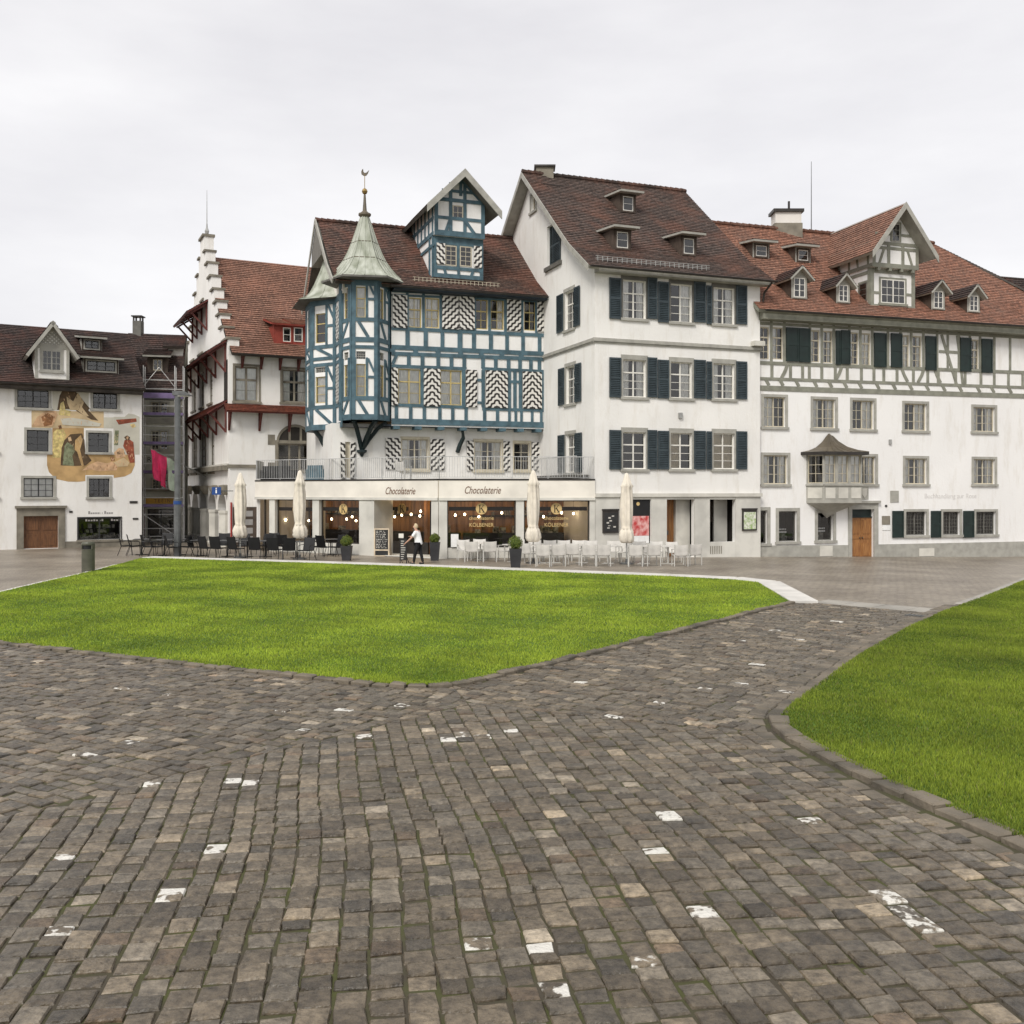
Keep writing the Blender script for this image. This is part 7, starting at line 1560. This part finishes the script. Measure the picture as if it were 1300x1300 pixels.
def parasol(px, py, ytop, label, seed):
    rg = random.Random(seed); p = ground(px, py); R = root('closed_parasol', label, 'parasol', p, 'folded cream parasols'); H = CH + (HZ - ytop) * p.y / FPX; k = H / 3.82; n = 32; ph = rg.random() * 6
    pr = [(.17, .88), (.23, .93), (.275, 1.05), (.27, 1.22), (.24, 1.38), (.185, 1.5), (.19, 1.62), (.21, 1.8), (.23, 2.1), (.24, 2.45), (.225, 2.8), (.205, 3.05), (.20, 3.2), (.225, 3.26), (.19, 3.36), (.145, 3.5), (.10, 3.68), (.06, 3.79), (.015, 3.82)]
    wob = [[rg.uniform(-.075, .075) for _ in range(n)] for _ in pr]
    def rf(j, i):
        a = 2 * math.pi * j / n; z = pr[i][1]; tw = z * .5; fl = .20 if z < 3.3 else .07
        return 1 + fl * math.cos(8 * a + tw + ph + (.9 * math.sin(z * 5) if z < 1.6 else 0)) + .07 * math.sin(3 * a + z * 2.2 + ph) + wob[i][j]
    m = M(); m.lathe((p.x, p.y, p.z), [(r, z * k) for r, z in pr], n, rf=rf); m.build('canopy', 'canvas', R, smooth=True)
    M().lathe((p.x, p.y, p.z), [(.21, 1.47 * k), (.215, 1.53 * k)], 20).build('strap', 'canvas', R); M().tube([(p.x, p.y, .05), (p.x, p.y, 1.0)], .028, 8).build('pole', 'metal_pale', R); M().lathe((p.x, p.y, p.z), [(.3, 0), (.3, .05), (.06, .07), (.05, .2)], 16).build('base', 'metal_grey', R)
parasol(305, 708, 600, 'folded cream parasol beside the stone arcade and dark notice board', 1); parasol(380.5, 710, 597, 'folded cream parasol among the black armchairs in front of the cafe windows', 2)
parasol(677, 715, 597, 'folded cream parasol between the two large cafe windows', 3); parasol(795.5, 716, 600, 'folded cream parasol beside the red poster of the white house', 4)
def planter(px, py, hpot, wpot, wball, label, seed):
    rg = np.random.default_rng(seed); p = ground(px, py); R = root('planter', label, 'planter', p, 'planters with clipped box balls'); a, b = wpot * .36, wpot * .5; m = M(); m.hexa([(p.x - a, p.y - a, 0), (p.x + a, p.y - a, 0), (p.x + a, p.y + a, 0), (p.x - a, p.y + a, 0), (p.x - b, p.y - b, hpot), (p.x + b, p.y - b, hpot), (p.x + b, p.y + b, hpot), (p.x - b, p.y + b, hpot)]); m.build('pot', 'planter', R)
    c = Vector((p.x, p.y, hpot + wball * .38)); N = 1100; m = M(); col = []
    for i in range(N):
        d = rg.normal(size=3); d /= np.linalg.norm(d); r = wball / 2 * (1 + .09 * math.sin(d[0] * 7 + seed) * math.cos(d[2] * 6)) * rg.uniform(.82, 1.08); q = c + Vector(d) * r; t1 = Vector(rg.normal(size=3)).normalized() * .022; t2 = Vector(d).cross(t1).normalized() * .014 + Vector(d) * rg.uniform(-.012, .012)
        m.poly([q - t1, q + t2, q + t1, q - t2]); g = rg.random(); k = (.05 + .13 * g, .08 + .13 * g, .012 + .012 * g, 1); col += [k] * 4
    f_ = m.build('foliage', 'leaf', R, color=col); f_['kind'] = 'stuff'
    M().lathe(c, [(.02, -wball * .4), (wball * .33, -wball * .24), (wball * .40, 0), (wball * .33, wball * .24), (.02, wball * .4)], 10).build('foliage_core', 'boxwood', R)
planter(440, 711.5, .62, .46, .50, 'dark tapered pot with clipped box ball left of the entrance among the black chairs', 1); planter(552, 711.6, .78, .44, .42, 'dark tall pot with box ball against the pillar by the cafe door', 2); planter(654.5, 720, .72, .50, .56, 'dark tapered pot with bright box ball among the pale chairs', 3)
def boards():
    F = Fac(ground(475, 706)[:2], (.97, -.12)); b = ground(486, 706); R = root('chalkboard_sign', 'pale wood framed chalkboard menu standing by the cafe entrance', 'sign', b); w = .72; h = 1.26
    m = M(); m.fbox(F, 0, .06, .0, h, 0, .05); m.fbox(F, w - .06, w, 0, h, 0, .05); m.fbox(F, .06, w - .06, h - .06, h, 0, .049); m.fbox(F, .06, w - .06, .25, .31, 0, .049); m.fbox(F, .06, w - .06, 0, .04, 0, .049); m.build('frame', 'pale_wood', R); M().fbox(F, .06, w - .06, .31, h - .06, .01, .03).build('board', 'chalk', R); M().fbox(F, .06, w - .06, .04, .25, .01, .03).build('lower_board', 'chalk', R)
    m = M(); rg = random.Random(5)
    for i in range(11):
        z = h - .14 - i * .075; u = .1
        while u < w - .2: l = rg.uniform(.04, .12); m.fbox(F, u, u + l, z, z + rg.uniform(.012, .032), .0305, .033); u += l + rg.uniform(.02, .07)
        if u > 1.0: break
    m.build('chalk_writing', 'chalk_mark', R)
    for s in (.02, w - .06): M().bar(F.P(s + .02, 0, -.45), F.P(s + .02, h - .05, -.01), .04).build('back_leg', 'pale_wood', R)
    b = ground(512.5, 715.3); F = Fac((b.x - .15, b.y), (.96, -.28)); R = root('menu_stand', 'narrow black menu stand being moved by the woman in white', 'sign', b); w = .31; h = 1.02
    m = M(); m.fbox(F, 0, .025, .0, h, 0, .04); m.fbox(F, w - .025, w, 0, h, 0, .04); m.fbox(F, .025, w - .025, h - .03, h, 0, .04); m.fbox(F, .025, w - .025, .14, .17, 0, .04); m.build('frame', 'black', R); M().fbox(F, .025, w - .025, .17, h - .03, .01, .03).build('board', 'chalk', R); m = M()
    for i in range(9): z = h - .12 - i * .09; m.fbox(F, .05, .05 + rg.uniform(.1, .2), z, z + .03, .031, .034)
    m.build('writing', 'chalk_mark', R); M().fbox(F, -.05, .16, h + .02, h + .2, .0, .02).build('leaflet_holder', 'sash_white', R)
    for s in (.0125, w - .0125): M().bar(F.P(s, .0, -.25), F.P(s, .25, .0), .02).build('foot', 'black', R)
    b = FCB.rect(572.5, 582, 678, 694.5, .05); R = tag(M().fbox(FCB, b[0], b[1], b[2], b[3], .03, .05).build('sign_board', 'white_paint'), 'blank white panel mounted at the foot of the cafe window', 'sign')
boards()
def terrace_seats():
    for (x0, x1, mat, lab) in ((337, 370, 'black', 'long black wicker sofa behind the terrace railing'), (394, 412, 'timber_blue', 'blue grey terrace sofa in front of the arched window')):
        o = -1.6; a, b = FCA.uv(x0, 600, o)[0], FCA.uv(x1, 600, o)[0]; R = root('terrace_sofa', lab, 'sofa', FCA.P(a, 3.44, o)); F = FCA
        M().fbox(F, a, b, 3.44, 3.80, o - .5, o + .1).build('seat', mat, R); M().fbox(F, a, b, 3.50, 4.22, o + .101, o + .22).build('backrest', mat, R)
        for u in (a - .12, b + .002): M().fbox(F, u, u + .118, 3.44, 4.02, o - .5, o + .22).build('armrest', mat, R)
terrace_seats()
# ------------------------------------------------------------------ the woman at the menu stand
def skinned(name, pts, edges, rad, mat, parent, sub=2):
    me = bpy.data.meshes.new(name); me.from_pydata(pts, edges, []); me.materials.append(MATS[mat]); o = bpy.data.objects.new(name, me); COL.objects.link(o); o.parent = parent
    sk = o.modifiers.new('skin', 'SKIN'); sk.use_smooth_shade = True
    for i, r in enumerate(rad):
        d = me.skin_vertices[0].data[i]; d.radius = r if isinstance(r, tuple) else (r, r)
        d.use_root = (i == 0)
    sb = o.modifiers.new('smooth', 'SUBSURF'); sb.levels = sub; sb.render_levels = sub
    return o
def woman():
    b = ground(530.5, 716.4); R = root('person', 'woman with short blond hair in white blouse and black trousers reaching for a stand', 'person', b); k = 1.0
    # she faces left and a little away from the camera; x left is forward
    V, E, Rd = [], [], []
    def add(p, r, par=None):
        V.append(p); Rd.append(r)
        if par is not None: E.append((par, len(V) - 1))
        return len(V) - 1
    pel = add((.02, 0, .86), (.10, .11)); wa = add((.0, 0, 1.02), (.085, .10), pel); che = add((-.03, 0, 1.20), (.11, .15), wa); sh = add((-.05, 0, 1.30), (.08, .12), che); nk = add((-.075, 0, 1.38), .048, sh); hd0 = add((-.10, 0, 1.45), (.075, .07), nk); hd1 = add((-.115, 0, 1.53), (.088, .078), hd0); hd2 = add((-.11, 0, 1.585), (.06, .055), hd1)
    nose = add((-.205, 0, 1.495), .012, hd1)
    for s, ft in ((-1, -.15), (1, .19)):
        hip = add((.02, s * .085, .82), .078, pel); kn = add((.02 + (ft - .02) * .45 - (.03 if ft < 0 else .0), s * .085, .46), .058, hip); an = add((ft, s * .08, .09), .036, kn); toe = add((ft - .15, s * .085, .035), .03, an); E
    for s, el, hn in ((-1, (-.22, -.2, 1.06), (-.44, -.17, .88)), (1, (-.16, .24, 1.06), (-.31, .2, 1.1))):
        so_ = add((-.05, s * .165, 1.29), .056, sh); e = add(el, .04, so_); h = add(hn, .026, e); d = (Vector(hn) - Vector(el)).normalized(); side = Vector((0, 1, 0)); pal = add(tuple(Vector(hn) + d * .05), (.032, .02), h)
        for f_, off, ln_ in ((0, -.03, .06), (1, -.01, .07), (2, .01, .066), (3, .03, .052)):
            k1 = add(tuple(Vector(hn) + d * .09 + side * off), .0095, pal); k2 = add(tuple(Vector(hn) + d * (.09 + ln_ * .5) + side * off + Vector((0, 0, -.01))), .009, k1); add(tuple(Vector(hn) + d * (.09 + ln_ * .85) + side * off + Vector((0, 0, -.035))), .008, k2)
        t1 = add(tuple(Vector(hn) + d * .03 + side * -.04 * s + Vector((0, 0, -.01))), .011, h); add(tuple(Vector(hn) + d * .075 + side * -.055 * s + Vector((0, 0, -.025))), .009, t1)
    skinned('body', V, E, Rd, 'skin', R)
    bv = [(-.06, 0, 1.34), (-.045, 0, 1.28), (-.02, 0, 1.15), (.01, 0, 1.0), (.03, 0, .86), (.035, 0, .76), (-.05, -.17, 1.30), (-.13, -.20, 1.17), (-.17, -.205, 1.12), (-.05, .17, 1.30), (-.10, .21, 1.18), (-.13, .225, 1.12)]
    skinned('blouse', bv, [(0, 1), (1, 2), (2, 3), (3, 4), (4, 5), (1, 6), (6, 7), (7, 8), (1, 9), (9, 10), (10, 11)], [(.06, .08), (.115, .15), (.135, .165), (.135, .16), (.155, .175), (.16, .18), .075, .066, .068, .075, .066, .068], 'blouse', R)
    tv = [(.02, 0, .88)]; te = []; tr_ = [(.14, .155)]
    for s, ft in ((-1, -.15), (1, .19)):
        i = len(tv); tv += [(.02, s * .085, .80), (.02 + (ft - .02) * .45 - (.03 if ft < 0 else 0), s * .085, .46), (ft, s * .08, .07)]; te += [(0, i), (i, i + 1), (i + 1, i + 2)]; tr_ += [.11, .075, .054]
    skinned('trousers', tv, te, tr_, 'trousers', R)
    for s, ft in ((-1, -.15), (1, .19)): skinned('shoe', [(ft + .05, s * .08, .05), (ft - .05, s * .082, .05), (ft - .17, s * .086, .035)], [(0, 1), (1, 2)], [(.042, .04), (.045, .05), (.035, .04)], 'black', R)
    skinned('hair', [(-.07, 0, 1.43), (-.07, 0, 1.53), (-.10, 0, 1.60), (-.15, 0, 1.59)], [(0, 1), (1, 2), (2, 3)], [(.06, .065), (.10, .10), (.088, .09), (.05, .06)], 'hair_blond', R)
    R.rotation_euler = (0, 0, math.radians(-12))
woman()
